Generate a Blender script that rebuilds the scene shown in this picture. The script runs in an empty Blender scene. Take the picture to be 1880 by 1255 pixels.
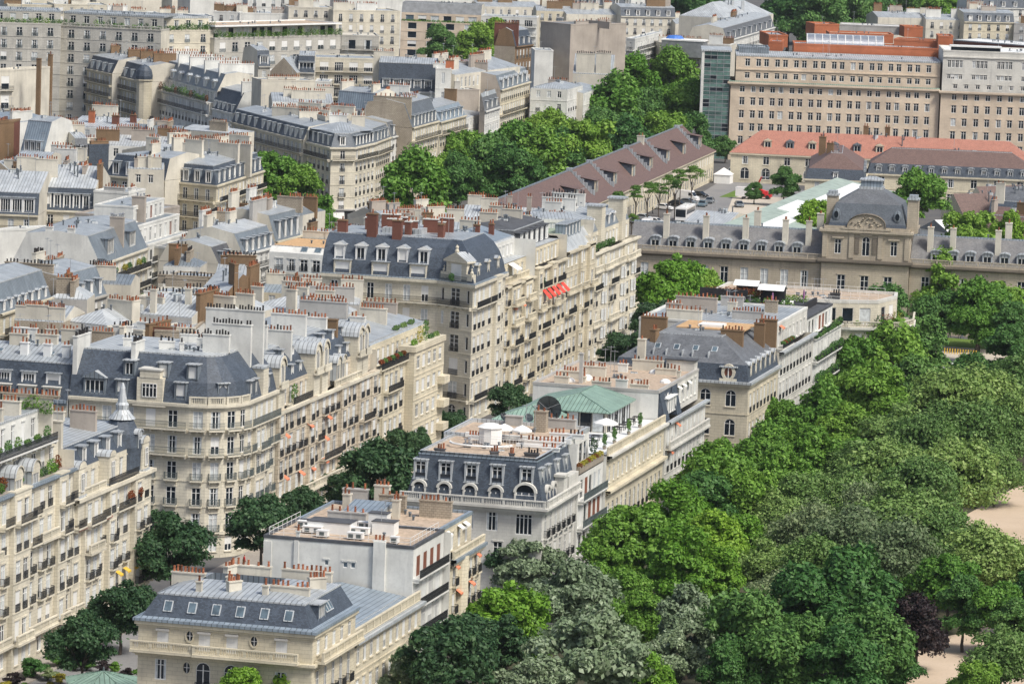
import bpy,math,random
import numpy as np
from mathutils import Vector,Matrix
SC=bpy.context.scene
COL=SC.collection
random.seed(7)
rnd=random.Random(11)
PI=math.pi
# camera
CAM_H,FPX,PITCH,ROLL,YAW=105.0,8600.0,0.1253,0.0355,0.249
_cp,_sp=math.cos(PITCH),math.sin(PITCH)
_F0=Vector((0,_cp,-_sp));_U0=Vector((0,_sp,_cp));_X0=Vector((1,0,0))
_c,_s=math.cos(ROLL),math.sin(ROLL)
_rot=Matrix.Rotation(YAW,3,'Z')
CF=_rot@_F0
CX=_rot@(_X0*_c+_U0*_s)
CU=_rot@(_U0*_c-_X0*_s)
CP=Vector((0,0,CAM_H))
cam_data=bpy.data.cameras.new('camera')
cam=bpy.data.objects.new('camera',cam_data)
COL.objects.link(cam)
m=Matrix((CX,CU,-CF)).transposed().to_4x4()
m.translation=CP
cam.matrix_world=m
cam_data.sensor_width=36.0
cam_data.lens=FPX*36.0/1880.0
cam_data.clip_start=1.0
cam_data.clip_end=9000.0
SC.camera=cam
# light
SUN_EL,SUN_AZ=math.radians(52),math.radians(118)
world=bpy.data.worlds.new('World');SC.world=world
world.use_nodes=True
wn=world.node_tree.nodes;wl=world.node_tree.links
sky=wn.new('ShaderNodeTexSky');sky.sky_type='NISHITA'
sky.sun_disc=False
sky.sun_elevation=SUN_EL;sky.sun_rotation=SUN_AZ
sky.dust_density=4.0;sky.air_density=1.0;sky.ozone_density=1.0
wl.new(sky.outputs['Color'],wn['Background'].inputs['Color'])
wn['Background'].inputs['Strength'].default_value=0.12
sl=bpy.data.lights.new('sun','SUN');sl.energy=3.0;sl.angle=math.radians(12)
sl.color=(1.0,0.965,0.88)
sun=bpy.data.objects.new('sun',sl);COL.objects.link(sun)
_d=Vector((math.sin(SUN_AZ)*math.cos(SUN_EL),math.cos(SUN_AZ)*math.cos(SUN_EL),math.sin(SUN_EL)))
sun.rotation_euler=_d.to_track_quat('Z','Y').to_euler()
SC.view_settings.view_transform='Standard'
SC.view_settings.look='None'
SC.view_settings.exposure=0.15
SC.view_settings.gamma=1.0
HAZE=.00003
SC.cycles.max_bounces=5
SC.cycles.diffuse_bounces=3
SC.cycles.glossy_bounces=2
SC.cycles.transmission_bounces=2
SC.cycles.transparent_max_bounces=4
SC.cycles.use_denoising=True
def _ray(px,py):
 return CX*((px-940)/FPX)-CU*((py-627.5)/FPX)+CF
def E(px,py,z=0.0):
 """Ground plan position of something at height z that the photograph shows at px, py."""
 d=_ray(px,py);t=(z-CAM_H)/d.z
 return(d.x*t,d.y*t)
def onx(px,py,x):
 """y, z of a point on the facade plane x = const."""
 d=_ray(px,py);t=x/d.x
 return(d.y*t,CAM_H+d.z*t)
def ony(px,py,y):
 d=_ray(px,py);t=y/d.y
 return(d.x*t,CAM_H+d.z*t)
 # materials
MATS={}
def _mat(name):
 mt=bpy.data.materials.new(name);mt.use_nodes=True
 nt=mt.node_tree;b=nt.nodes['Principled BSDF']
 MATS[name]=mt
 return mt,nt,b
def _n(nt,t,**kw):
 n=nt.nodes.new(t)
 for k,v in kw.items():
  if k in n.inputs:n.inputs[k].default_value=v
  else:setattr(n,k,v)
 return n
def _mix(nt,a,b,fac,mode='MIX'):
 n=nt.nodes.new('ShaderNodeMix');n.data_type='RGBA';n.blend_type=mode
 for sock,val in((n.inputs[6],a),(n.inputs[7],b),(n.inputs[0],fac)):
  if hasattr(val,'is_output'):nt.links.new(val,sock)
  elif isinstance(val,(int,float)):sock.default_value=val
  else:sock.default_value=(*val,1)
 return n.outputs[2]
def _ramp(nt,src,p0,p1,c0=0.0,c1=1.0):
 r=nt.nodes.new('ShaderNodeMapRange');r.clamp=True
 r.inputs[1].default_value=p0;r.inputs[2].default_value=p1
 r.inputs[3].default_value=c0;r.inputs[4].default_value=c1
 nt.links.new(src,r.inputs[0]);return r.outputs[0]
def _uv(nt,sx=1,sy=1):
 tc=nt.nodes.new('ShaderNodeTexCoord');mp=nt.nodes.new('ShaderNodeMapping')
 mp.inputs['Scale'].default_value=(sx,sy,1)
 nt.links.new(tc.outputs['UV'],mp.inputs['Vector']);return mp.outputs['Vector']
def _obj(nt,s=1.0,sz=None):
 g=nt.nodes.new('ShaderNodeNewGeometry');mp=nt.nodes.new('ShaderNodeMapping')
 mp.inputs['Scale'].default_value=(s,s,sz if sz else s)
 nt.links.new(g.outputs['Position'],mp.inputs['Vector']);return mp.outputs['Vector']
def _noise(nt,vec,scale,detail=3,rough=.55):
 n=_n(nt,'ShaderNodeTexNoise',Scale=scale,Detail=detail,Roughness=rough)
 nt.links.new(vec,n.inputs['Vector']);return n.outputs['Fac']
def _rand(nt):
 o=nt.nodes.new('ShaderNodeObjectInfo');return o.outputs['Random']
def stone(name,col,dirt=.35,joint=.12,ash=(1.1,.42),rough=.85):
 """Dressed stone or render: faint courses, blotches, soot streaks running down."""
 mt,nt,b=_mat(name)
 c=_mix(nt,[x*.80 for x in col],[min(1,x*1.13)for x in col],_ramp(nt,_noise(nt,_obj(nt),.22,4),.3,.7))
 st=_noise(nt,_obj(nt,1.0,.12),1.1,4,.6)
 c=_mix(nt,c,[col[0]*.45,col[1]*.46,col[2]*.5],_ramp(nt,st,.52,.78,0,dirt))
 fine=_noise(nt,_obj(nt),3.2,3)
 c=_mix(nt,c,[x*.72 for x in col],_ramp(nt,fine,.48,.75,0,.35))
 if joint:
  br=_n(nt,'ShaderNodeTexBrick',Scale=1.0)
  br.inputs['Brick Width'].default_value=ash[0];br.inputs['Row Height'].default_value=ash[1]
  br.inputs['Mortar Size'].default_value=.02;br.inputs['Bias'].default_value=0
  br.inputs['Color1'].default_value=(1,1,1,1);br.inputs['Color2'].default_value=(.86,.86,.86,1)
  br.inputs['Mortar'].default_value=(.35,.33,.3,1)
  nt.links.new(_uv(nt),br.inputs['Vector'])
  c=_mix(nt,c,br.outputs['Color'],min(1,joint*4),'MULTIPLY')
 nt.links.new(c,b.inputs['Base Color'])
 b.inputs['Roughness'].default_value=rough
 b.inputs['Specular IOR Level'].default_value=.25
 return mt
def sheetroof(name,col,seam=.6,rough=.42,dark=.55,metal=0.0):
 """Zinc or copper in standing seam strips."""
 mt,nt,b=_mat(name)
 uv=_uv(nt)
 sep=nt.nodes.new('ShaderNodeSeparateXYZ');nt.links.new(uv,sep.inputs[0])
 md=_n(nt,'ShaderNodeMath',operation='PINGPONG');md.inputs[1].default_value=seam/2
 nt.links.new(sep.outputs[0],md.inputs[0])
 br=_n(nt,'ShaderNodeTexBrick',Scale=1.0)
 br.inputs['Brick Width'].default_value=2.4;br.inputs['Row Height'].default_value=seam
 br.inputs['Mortar Size'].default_value=0;br.inputs['Color1'].default_value=(1,1,1,1);br.inputs['Color2'].default_value=(.78,.8,.82,1)
 sw=nt.nodes.new('ShaderNodeCombineXYZ');nt.links.new(sep.outputs[1],sw.inputs[0]);nt.links.new(sep.outputs[0],sw.inputs[1])
 nt.links.new(sw.outputs[0],br.inputs['Vector'])
 c=_mix(nt,[x*.74 for x in col],[min(1,x*1.12)for x in col],_ramp(nt,_noise(nt,_obj(nt),.5,5,.65),.3,.7))
 c=_mix(nt,c,br.outputs['Color'],.8,'MULTIPLY')
 c=_mix(nt,c,[x*.6 for x in col],_ramp(nt,_noise(nt,uv,1.7,3),.55,.8,0,.5))
 c=_mix(nt,[x*dark*.5 for x in col],c,_ramp(nt,md.outputs[0],.02,.07))
 nt.links.new(c,b.inputs['Base Color'])
 b.inputs['Roughness'].default_value=rough;b.inputs['Metallic'].default_value=metal
 return mt
def tiles(name,col,bw=.24,rh=.16,var=.35,rough=.6,streak=.35,light=None):
 mt,nt,b=_mat(name)
 br=_n(nt,'ShaderNodeTexBrick',Scale=1.0)
 br.inputs['Brick Width'].default_value=bw;br.inputs['Row Height'].default_value=rh
 br.inputs['Mortar Size'].default_value=.012
 br.inputs['Color1'].default_value=(*[x*(1-var)for x in col],1);br.inputs['Color2'].default_value=(*[x*(1+var)for x in col],1)
 br.inputs['Mortar'].default_value=(*[x*.5 for x in col],1)
 nt.links.new(_uv(nt),br.inputs['Vector'])
 c=br.outputs['Color']
 lt=light or[min(1,x*2.0+.02)for x in col]
 c=_mix(nt,c,lt,_ramp(nt,_noise(nt,_obj(nt),.55,5,.7),.5,.8,0,streak))
 c=_mix(nt,c,[x*.55 for x in col],_ramp(nt,_noise(nt,_obj(nt,1,.3),.9,4,.6),.5,.8,0,.5))
 nt.links.new(c,b.inputs['Base Color']);b.inputs['Roughness'].default_value=rough
 return mt
def plain(name,col,rough=.6,var=.15,metal=0.0,scale=1.0,spec=.5,each=0):
 mt,nt,b=_mat(name)
 c=_mix(nt,[x*(1-var)for x in col],[min(1,x*(1+var))for x in col],_ramp(nt,_noise(nt,_obj(nt),scale,4),.3,.7))
 if each:c=_mix(nt,c,[x*(1-each)for x in col],_rand(nt))
 nt.links.new(c,b.inputs['Base Color'])
 b.inputs['Roughness'].default_value=rough;b.inputs['Metallic'].default_value=metal
 b.inputs['Specular IOR Level'].default_value=spec
 return mt
def ground_mat(name,col,col2,scale=.15,rough=.95,fine=.6):
 mt,nt,b=_mat(name)
 c=_mix(nt,col,col2,_ramp(nt,_noise(nt,_obj(nt),scale,6,.65),.35,.65))
 c=_mix(nt,c,[x*.7 for x in col],_ramp(nt,_noise(nt,_obj(nt),2.5,4),.5,.75,0,fine))
 nt.links.new(c,b.inputs['Base Color']);b.inputs['Roughness'].default_value=rough
 b.inputs['Specular IOR Level'].default_value=.2
 return mt
def leafmat(name,cols,trans=.22,rough=.55):
 """cols: dark, mid, light leaf colours; every leaf picks one, every tree shifts a little."""
 mt,nt,b=_mat(name)
 at=nt.nodes.new('ShaderNodeAttribute');at.attribute_name='leaf'
 cr=nt.nodes.new('ShaderNodeValToRGB')
 e=cr.color_ramp.elements
 e[0].position=.0;e[0].color=(*cols[0],1);e[1].position=1.0;e[1].color=(*cols[2],1)
 x=e.new(.5);x.color=(*cols[1],1)
 nt.links.new(at.outputs['Fac'],cr.inputs[0])
 hs=_n(nt,'ShaderNodeHueSaturation')
 nt.links.new(cr.outputs[0],hs.inputs['Color'])
 nt.links.new(_ramp(nt,_rand(nt),0,1,.485,.515),hs.inputs['Hue'])
 nt.links.new(_ramp(nt,_rand(nt),0,1,1.08,.68),hs.inputs['Value'])
 nt.links.new(hs.outputs[0],b.inputs['Base Color'])
 b.inputs['Roughness'].default_value=rough
 b.inputs['Specular IOR Level'].default_value=.3
 tr=nt.nodes.new('ShaderNodeBsdfTranslucent');nt.links.new(hs.outputs[0],tr.inputs['Color'])
 mx=nt.nodes.new('ShaderNodeMixShader');mx.inputs[0].default_value=trans
 nt.links.new(b.outputs[0],mx.inputs[1]);nt.links.new(tr.outputs[0],mx.inputs[2])
 nt.links.new(mx.outputs[0],nt.nodes['Material Output'].inputs['Surface'])
 return mt
stone('stone_warm',(.61,.555,.43));stone('stone_pale',(.68,.635,.52));stone('stone_grey',(.50,.485,.44),.4)
stone('stone_cream',(.67,.61,.47),.35);stone('stone_white',(.64,.63,.585),.4,.06)
stone('stone_old',(.48,.42,.33),.5);stone('stone_beige',(.66,.55,.43),.18,.06)
stone('stone_rust',(.61,.54,.43),.4,.25,(2.4,.62))
stone('plaster_white',(.69,.69,.655),.4,0);stone('plaster_cream',(.62,.585,.50),.4,0);stone('plaster_grey',(.45,.44,.42),.4,0)
stone('plaster_tan',(.40,.355,.31),.3,0);stone('rubble',(.44,.38,.30),.4,.2,(.5,.28));stone('brick_red',(.27,.115,.085),.4,.22,(.24,.09))
stone('brick_orange',(.50,.17,.085),.12,.1,(.5,.15));stone('brick_brown',(.33,.22,.13),.35,.22,(.24,.09));stone('stone_dark',(.22,.19,.155),.5)
tiles('slate',(.062,.08,.108));tiles('slate_grey',(.13,.14,.155),var=.25,streak=.5);tiles('slate_blue',(.12,.14,.165),var=.2)
tiles('slate_old',(.19,.19,.195),var=.2,streak=.8,light=(.30,.29,.27));tiles('tile_red',(.44,.195,.14),var=.16,streak=.3,light=(.52,.27,.2));tiles('tile_brown',(.165,.105,.09),var=.28,streak=.25,light=(.22,.15,.13))
sheetroof('zinc',(.42,.455,.485));sheetroof('zinc_dark',(.21,.245,.28));sheetroof('zinc_blue',(.29,.35,.41));sheetroof('zinc_pale',(.53,.56,.58))
sheetroof('copper',(.27,.40,.33),.55,.6,.5);sheetroof('hall_green',(.40,.48,.42),1.2,.6,1.6)
plain('gravel',(.46,.365,.28),.95,.28,scale=2.0,spec=.1);plain('felt_dark',(.075,.08,.09),.8,.3,scale=.8);plain('felt_grey',(.20,.21,.22),.8,.25,scale=.6)
plain('felt_green',(.27,.33,.25),.9,.25,scale=.5);plain('gravel_orange',(.55,.36,.2),.95,.2,scale=2.0,spec=.1)
plain('white_paint',(.78,.78,.76),.45,.06);plain('white_roof',(.80,.81,.80),.5,.05);plain('iron',(.018,.02,.024),.5,.2);plain('iron_grey',(.10,.125,.13),.5,.2)
plain('terracotta',(.40,.155,.085),.85,.35,scale=3.0,spec=.1,each=.65);plain('pot_black',(.018,.016,.017),.7,.3);plain('pot_metal',(.55,.57,.6),.3,.1,.7)
plain('glass',(.012,.018,.026),.08,.5,spec=.4);plain('glass_blue',(.10,.14,.17),.1,.4,spec=.8);plain('curtain',(.52,.55,.56),.35,.25,scale=2.0);plain('blind',(.74,.74,.72),.5,.05)
plain('shutter_brown',(.20,.07,.04),.6,.2);plain('awning_orange',(.70,.24,.13),.7,.1);plain('awning_yellow',(.72,.48,.06),.7,.1);plain('awning_red',(.80,.07,.045),.7,.08);plain('awning_white',(.8,.79,.75),.7,.05)
plain('bark',(.075,.06,.048),.9,.3,scale=3.0);plain('wood_dark',(.02,.019,.022),.7,.3);plain('steel',(.45,.47,.49),.4,.15,.4)
plain('glass_green',(.06,.12,.11),.12,.6,scale=.35,spec=.8);plain('glass_green_pale',(.12,.21,.19),.2,.25,spec=.8);plain('rubber',(.02,.02,.021),.8,.2)
plain('paint_white',(.78,.78,.78),.25,.03);plain('paint_black',(.02,.021,.024),.25,.1);plain('paint_grey',(.16,.18,.2),.25,.1);plain('paint_silver',(.42,.45,.48),.25,.1);plain('paint_bluegrey',(.13,.19,.23),.25,.1);plain('paint_red',(.60,.03,.035),.35,.1)
plain('cloth_red',(.62,.025,.03),.9,.1);plain('cloth_dark',(.025,.027,.035),.9,.2);plain('cloth_blue',(.06,.10,.2),.9,.2);plain('skin',(.45,.26,.18),.6,.05);plain('hair',(.03,.02,.015),.8,.1);plain('cloth_pink',(.30,.13,.27),.8,.1)
plain('canvas',(.80,.80,.78),.8,.04);plain('planter',(.30,.26,.21),.9,.2);plain('sheet_blue',(.05,.17,.55),.6,.1)
ground_mat('asphalt',(.10,.10,.105),(.14,.135,.13));ground_mat('paving',(.30,.27,.24),(.36,.33,.29));ground_mat('sand',(.52,.41,.30),(.62,.50,.385),.06,.95,.3)
ground_mat('lawn',(.10,.17,.03),(.15,.23,.05));ground_mat('yard',(.50,.45,.38),(.58,.52,.44),.08,.95,.2);ground_mat('earth',(.055,.06,.035),(.09,.085,.055));ground_mat('road_mat',(.22,.22,.225),(.27,.265,.26),.1)
leafmat('leaf_mid',[(.091,.213,.027),(.165,.336,.046),(.287,.488,.085)]);leafmat('leaf_bright',[(.103,.241,.021),(.172,.356,.034),(.287,.494,.069)])
leafmat('leaf_dark',[(.026,.075,.033),(.050,.119,.046),(.099,.187,.072)]);leafmat('leaf_silver',[(.151,.216,.108),(.270,.362,.205),(.508,.594,.410)])
leafmat('leaf_olive',[(.108,.204,.050),(.186,.318,.078),(.324,.444,.156)]);leafmat('leaf_purple',[(.014,.012,.016),(.034,.022,.026),(.072,.042,.036)])
leafmat('leaf_fresh',[(.06,.15,.02),(.10,.23,.03),(.17,.32,.06)]);leafmat('leaf_rust',[(.16,.05,.015),(.26,.085,.025),(.33,.13,.04)]);leafmat('leaf_gold',[(.22,.22,.02),(.38,.36,.04),(.5,.46,.08)])
leafmat('leaf_green',[(.055,.149,.034),(.101,.236,.055),(.184,.345,.092)]);leafmat('leaf_grey',[(.123,.190,.078),(.213,.291,.129),(.336,.403,.224)])
def M(n):return MATS[n]
# meshes
class MB:
 """Collects faces and links them as ONE mesh object."""
 def __init__(s,tdir=None):
  s.v=[];s.f=[];s.mi=[];s.key={};s.mats=[];s.tdir=tdir;s.smooth=False;s.td=[]
 def vi(s,p):
  k=(round(p[0],3),round(p[1],3),round(p[2],3))
  i=s.key.get(k)
  if i is None:
   i=len(s.v);s.v.append(k);s.key[k]=i
  return i
 def face(s,pts,mat,tdir=None):
  ids=[]
  for p in pts:
   i=s.vi(p)
   if i not in ids:ids.append(i)
  if len(ids)<3:return
  if mat not in s.mats:s.mats.append(mat)
  s.f.append(ids);s.mi.append(s.mats.index(mat));s.td.append(tdir or s.tdir)
 def obox(s,o,t,n,a0,a1,b0,b1,z0,z1,mat,top=None,skip=''):
  """Box on the plan frame o + t*a + n*b."""
  P=lambda a,b,z:(o[0]+t[0]*a+n[0]*b,o[1]+t[1]*a+n[1]*b,z)
  q=[P(a0,b0,z0),P(a1,b0,z0),P(a1,b1,z0),P(a0,b1,z0),P(a0,b0,z1),P(a1,b0,z1),P(a1,b1,z1),P(a0,b1,z1)]
  fl={'k':(0,1,5,4),'r':(1,2,6,5),'f':(2,3,7,6),'l':(3,0,4,7),'t':(4,5,6,7),'b':(3,2,1,0)}
  cross=t[0]*n[1]-t[1]*n[0]
  for k,ix in fl.items():
   if k in skip:continue
   pts=[q[i]for i in ix]
   if cross<0:pts.reverse()
   s.face(pts,top if(top and k=='t')else mat)
 def box(s,x0,x1,y0,y1,z0,z1,mat,top=None,skip=''):
  s.obox((0,0),(1,0),(0,1),x0,x1,y0,y1,z0,z1,mat,top,skip)
 def prism(s,poly,z0,z1,mat,top=None,bottom=False):
  n=len(poly)
  for i in range(n):
   a,b=poly[i],poly[(i+1)%n]
   s.face([(a[0],a[1],z0),(b[0],b[1],z0),(b[0],b[1],z1),(a[0],a[1],z1)],mat)
  if top:s.face([(p[0],p[1],z1)for p in poly],top)
  if bottom:s.face([(p[0],p[1],z0)for p in reversed(poly)],mat)
 def loft(s,pa,za,pb,zb,mat):
  n=len(pa)
  for i in range(n):
   j=(i+1)%n
   s.face([(*pa[i],za),(*pa[j],za),(*pb[j],zb),(*pb[i],zb)],mat)
 def ring(s,poly,outs,z0,z1,mat):
  """A moulding that sticks out of the walls by outs[i] on edge i."""
  po=inset(poly,[-d for d in outs])
  n=len(poly)
  for i in range(n):
   j=(i+1)%n
   if outs[i]==0 and outs[(i-1)%n]==0 and outs[j]==0:continue
   a,b,c,d=poly[i],poly[j],po[j],po[i]
   if outs[i]:
    s.face([(*d,z0),(*c,z0),(*c,z1),(*d,z1)],mat)
   s.face([(*d,z1),(*c,z1),(*b,z1),(*a,z1)],mat)
   s.face([(*a,z0),(*b,z0),(*c,z0),(*d,z0)],mat)
 def tube(s,pts,r,mat,k=5):
  for a,b in zip(pts[:-1],pts[1:]):
   a=Vector(a);b=Vector(b);d=(b-a).normalized()
   u=d.orthogonal().normalized();w=d.cross(u)
   ra,rb=(r if not isinstance(r,tuple)else r[0]),(r if not isinstance(r,tuple)else r[1])
   A=[a+(u*math.cos(2*PI*i/k)+w*math.sin(2*PI*i/k))*ra for i in range(k)]
   B=[b+(u*math.cos(2*PI*i/k)+w*math.sin(2*PI*i/k))*rb for i in range(k)]
   for i in range(k):
    j=(i+1)%k
    s.face([A[i],A[j],B[j],B[i]],mat)
   s.face(B,mat);s.face(A[::-1],mat)
 def lathe(s,o,prof,mat,k=10,mats=None):
  for q in range(len(prof)-1):
   r0,z0=prof[q];r1,z1=prof[q+1]
   for i in range(k):
    a,b=2*PI*i/k,2*PI*(i+1)/k
    s.face([(o[0]+r0*math.cos(a),o[1]+r0*math.sin(a),o[2]+z0),(o[0]+r0*math.cos(b),o[1]+r0*math.sin(b),o[2]+z0),(o[0]+r1*math.cos(b),o[1]+r1*math.sin(b),o[2]+z1),(o[0]+r1*math.cos(a),o[1]+r1*math.sin(a),o[2]+z1)],mats[q]if mats else mat)
 def mesh(s,name,off=(0,0,0)):
  me=bpy.data.meshes.new(name)
  v=np.array(s.v,dtype=np.float64)if s.v else np.zeros((0,3))
  vo=v-np.array(off)
  me.from_pydata(vo.tolist(),[],s.f)
  for mt in s.mats:me.materials.append(M(mt))
  me.polygons.foreach_set('material_index',s.mi)
  uvl=me.uv_layers.new(name='UVMap')
  out=[]
  for ids,td in zip(s.f,s.td):
   P=[s.v[i]for i in ids]
   nx=ny=nz=0.0
   for a,b in zip(P,P[1:]+P[:1]):
    nx+=(a[1]-b[1])*(a[2]+b[2]);ny+=(a[2]-b[2])*(a[0]+b[0]);nz+=(a[0]-b[0])*(a[1]+b[1])
   l=math.sqrt(nx*nx+ny*ny+nz*nz)or 1
   nx/=l;ny/=l;nz/=l
   if abs(nz)>.985:
    t=(td[0],td[1],0)if td else(1,0,0)
   else:
    h=math.hypot(nx,ny)
    t=(-ny/h,nx/h,0)if h>1e-9 else(1,0,0)
   bx,by,bz=ny*t[2]-nz*t[1],nz*t[0]-nx*t[2],nx*t[1]-ny*t[0]
   for p in P:
    out+=[p[0]*t[0]+p[1]*t[1],p[0]*bx+p[1]*by+p[2]*bz]
  uvl.data.foreach_set('uv',out)
  if s.smooth:me.polygons.foreach_set('use_smooth',[True]*len(s.f))
  me.update()
  return me
 def build(s,name,parent=None):
  if not s.f:return None
  off=Vector((0,0,0))
  q=parent
  while q is not None:
   off+=Vector(q.location);q=q.parent
  o=bpy.data.objects.new(name,s.mesh(name,off));COL.objects.link(o)
  if parent:o.parent=parent
  return o
def inset(poly,ds):
 """Move every edge of a plan polygon (counter-clockwise) inwards by its own distance."""
 n=len(poly);out=[]
 if isinstance(ds,(int,float)):ds=[ds]*n
 L=[]
 for i in range(n):
  a,b=poly[i],poly[(i+1)%n]
  dx,dy=b[0]-a[0],b[1]-a[1];l=math.hypot(dx,dy)or 1
  nx,ny=-dy/l,dx/l
  L.append((nx,ny,nx*a[0]+ny*a[1]+ds[i]))
 for i in range(n):
  a1,b1,c1=L[i-1];a2,b2,c2=L[i]
  det=a1*b2-a2*b1
  if abs(det)<1e-3:
   out.append((poly[i][0]+a2*ds[i],poly[i][1]+b2*ds[i]))
  else:
   out.append(((c1*b2-c2*b1)/det,(a1*c2-a2*c1)/det))
 return out
LABELS={}
def tag(o,label,cat,group=None,kind=None):
 o['label']=label;o['category']=cat
 if group:o['group']=group
 if kind:o['kind']=kind
 return o
def thing(name,label,cat,loc=(0,0,0),rz=0.0,group=None):
 o=bpy.data.objects.new(name,None);COL.objects.link(o)
 o.empty_display_size=.1
 o.location=loc;o.rotation_euler=(0,0,rz)
 return tag(o,label,cat,group)
def struct(name,mb):
 o=mb.build(name);o['kind']='structure';return o
def place(name,me,parent,loc,rz=0.0,sc=None):
 """A part that shares mesh data; loc in world metres (parents are never rotated)."""
 o=bpy.data.objects.new(name,me);COL.objects.link(o)
 off=Vector((0,0,0));q=parent
 if parent is not None:
  o.parent=parent
  while q is not None:
   off+=Vector(q.location);q=q.parent
 o.location=Vector(loc)-off;o.rotation_euler=(0,0,rz)
 if sc:o.scale=sc if not isinstance(sc,(int,float))else(sc,)*3
 return o
CACHE={}
def cached(key,fn):
 if key not in CACHE:CACHE[key]=fn()
 return CACHE[key]
 # windows, railings, dormers (they face -y, base centre at the origin)
def arc(w,h,rise,k=6):
 """outline of an opening with an arched head, from bottom left round to bottom right"""
 pts=[(-w/2,0),(w/2,0),(w/2,h-rise)]
 for i in range(1,k):
  a=PI*i/k
  pts.append((w/2*math.cos(a),h-rise+rise*math.sin(a)))
 pts.append((-w/2,h-rise))
 return pts
def frame_mesh(w,h,kind,fm):
 mb=MB();y=.05;t=.075
 X,Y=(1,0),(0,1)
 if kind=='arch':
  o=arc(w,h,w*.42);c=(0,h*.5)
  i_=[(x*(1-2*t/w),z*(1-2*t/h)+t)for x,z in o]
  for k in range(len(o)):
   j=(k+1)%len(o)
   mb.face([(o[k][0],y,o[k][1]),(o[j][0],y,o[j][1]),(i_[j][0],y,i_[j][1]),(i_[k][0],y,i_[k][1])],fm)
 else:
  mb.box(-w/2,-w/2+t,y,y+.1,0,h,fm);mb.box(w/2-t,w/2,y,y+.1,0,h,fm)
  mb.box(-w/2+t,w/2-t,y+.001,y+.1,h-t,h,fm);mb.box(-w/2+t,w/2-t,y+.001,y+.1,0,t*1.4,fm)
 nm={'wide':3,'tri':3,'one':0}.get(kind,1)
 for i in range(nm):
  x=-w/2+w*(i+1)/(nm+1)
  mb.box(x-.055,x+.055,y-.012,y+.09,t*1.4,h-t-(.05 if kind!='arch' else .2),fm)
 if kind in('fr','arch','wide'):
  mb.box(-w/2+t,w/2-t,y+.012,y+.08,h*.70,h*.70+.06,fm)
 if kind=='grid':
  for k in(.25,.5,.75):mb.box(-w/2+t,w/2-t,y+.012,y+.08,h*k-.025,h*k+.025,fm)
 return mb.mesh('window')
def pane_mesh(w,h,kind,var):
 mb=MB();y=.12
 g='glass'
 if kind=='arch':
  o=arc(w,h,w*.42)
  mb.face([(x,y,z)for x,z in o],'curtain' if var==1 else g)
  return mb.mesh('pane')
 if var==1:
  mb.face([(-w/2,y,0),(w/2,y,0),(w/2,y,h),(-w/2,y,h)],'curtain')
 elif var==2:
  z=h*.45
  mb.face([(-w/2,y,0),(w/2,y,0),(w/2,y,z),(-w/2,y,z)],g);mb.box(-w/2,w/2,y-.06,y,z,h,'blind')
 elif var==3:
  mb.box(-w/2,w/2,y-.08,y,0,h,'blind')
 elif var==4:
  a=w*.24
  mb.face([(-w/2+a,y,0),(w/2-a,y,0),(w/2-a,y,h),(-w/2+a,y,h)],g)
  for sx in(-1,1):
   x0,x1=sorted((sx*w/2,sx*(w/2-a)))
   mb.face([(x0,y,0),(x1,y,0),(x1,y,h),(x0,y,h)],'curtain')
 elif var==5:
  mb.box(-w/2,w/2,y-.08,y,0,h,'shutter_brown')
 elif var==6:
  mb.face([(-w/2,y,0),(w/2,y,0),(w/2,y,h),(-w/2,y,h)],'glass_blue')
 else:
  mb.face([(-w/2,y,0),(w/2,y,0),(w/2,y,h),(-w/2,y,h)],g)
 return mb.mesh('pane')
def rail_mb(mb,L,h=1.0,mat='iron',pitch=.125,dens=.045,y=0.0,x0=None):
 """straight railing centred on the origin"""
 a=-L/2 if x0 is None else x0
 mb.box(a,a+L,y-.025,y+.025,h-.06,h,mat);mb.box(a,a+L,y-.02,y+.02,.08,.13,mat);mb.box(a,a+L,y-.02,y+.02,h*.55,h*.55+.035,mat)
 n=max(2,int(L/pitch))
 for i in range(n+1):
  x=a+dens/2+(L-dens)*i/n
  mb.box(x-dens/2,x+dens/2,y-.012,y+.012,.0,h-.05,mat,skip='tb')
def guard_mesh(w,mat='iron',fine=True):
 mb=MB()
 rail_mb(mb,w,.9,mat,.12 if fine else .24,.034 if fine else .07,-.05)
 return mb.mesh('window_guard')
def smallbalcony_mesh(w,mat='iron',stone_m='stone_pale',fine=True):
 mb=MB();d=.5
 mb.box(-w/2,w/2,-d,.05,-.2,0,stone_m)
 rail_mb(mb,w-.06,.92,mat,.12 if fine else .24,.034 if fine else .07,-d+.06)
 for sx in(-1,1):
  x=sx*(w/2-.05)
  mb.box(x-.02,x+.02,-d+.09,0,.9,.96,mat);mb.box(x-.02,x+.02,-d+.09,0,.08,.12,mat)
  for k in range(3):mb.box(x-.012,x+.012,-d+.15+.14*k,-d+.19+.14*k,.1,.92,mat)
 for sx in(-.36,.36):
  mb.face([(sx*w-.09,.0,-.2),(sx*w-.09,-d*.8,-.2),(sx*w-.09,0,-.65)],stone_m)
  mb.face([(sx*w+.09,.0,-.65),(sx*w+.09,-d*.8,-.2),(sx*w+.09,0,-.2)],stone_m)
  mb.face([(sx*w-.09,-d*.8,-.2),(sx*w+.09,-d*.8,-.2),(sx*w+.09,0,-.65),(sx*w-.09,0,-.65)],stone_m)
 return mb.mesh('balcony')
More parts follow.
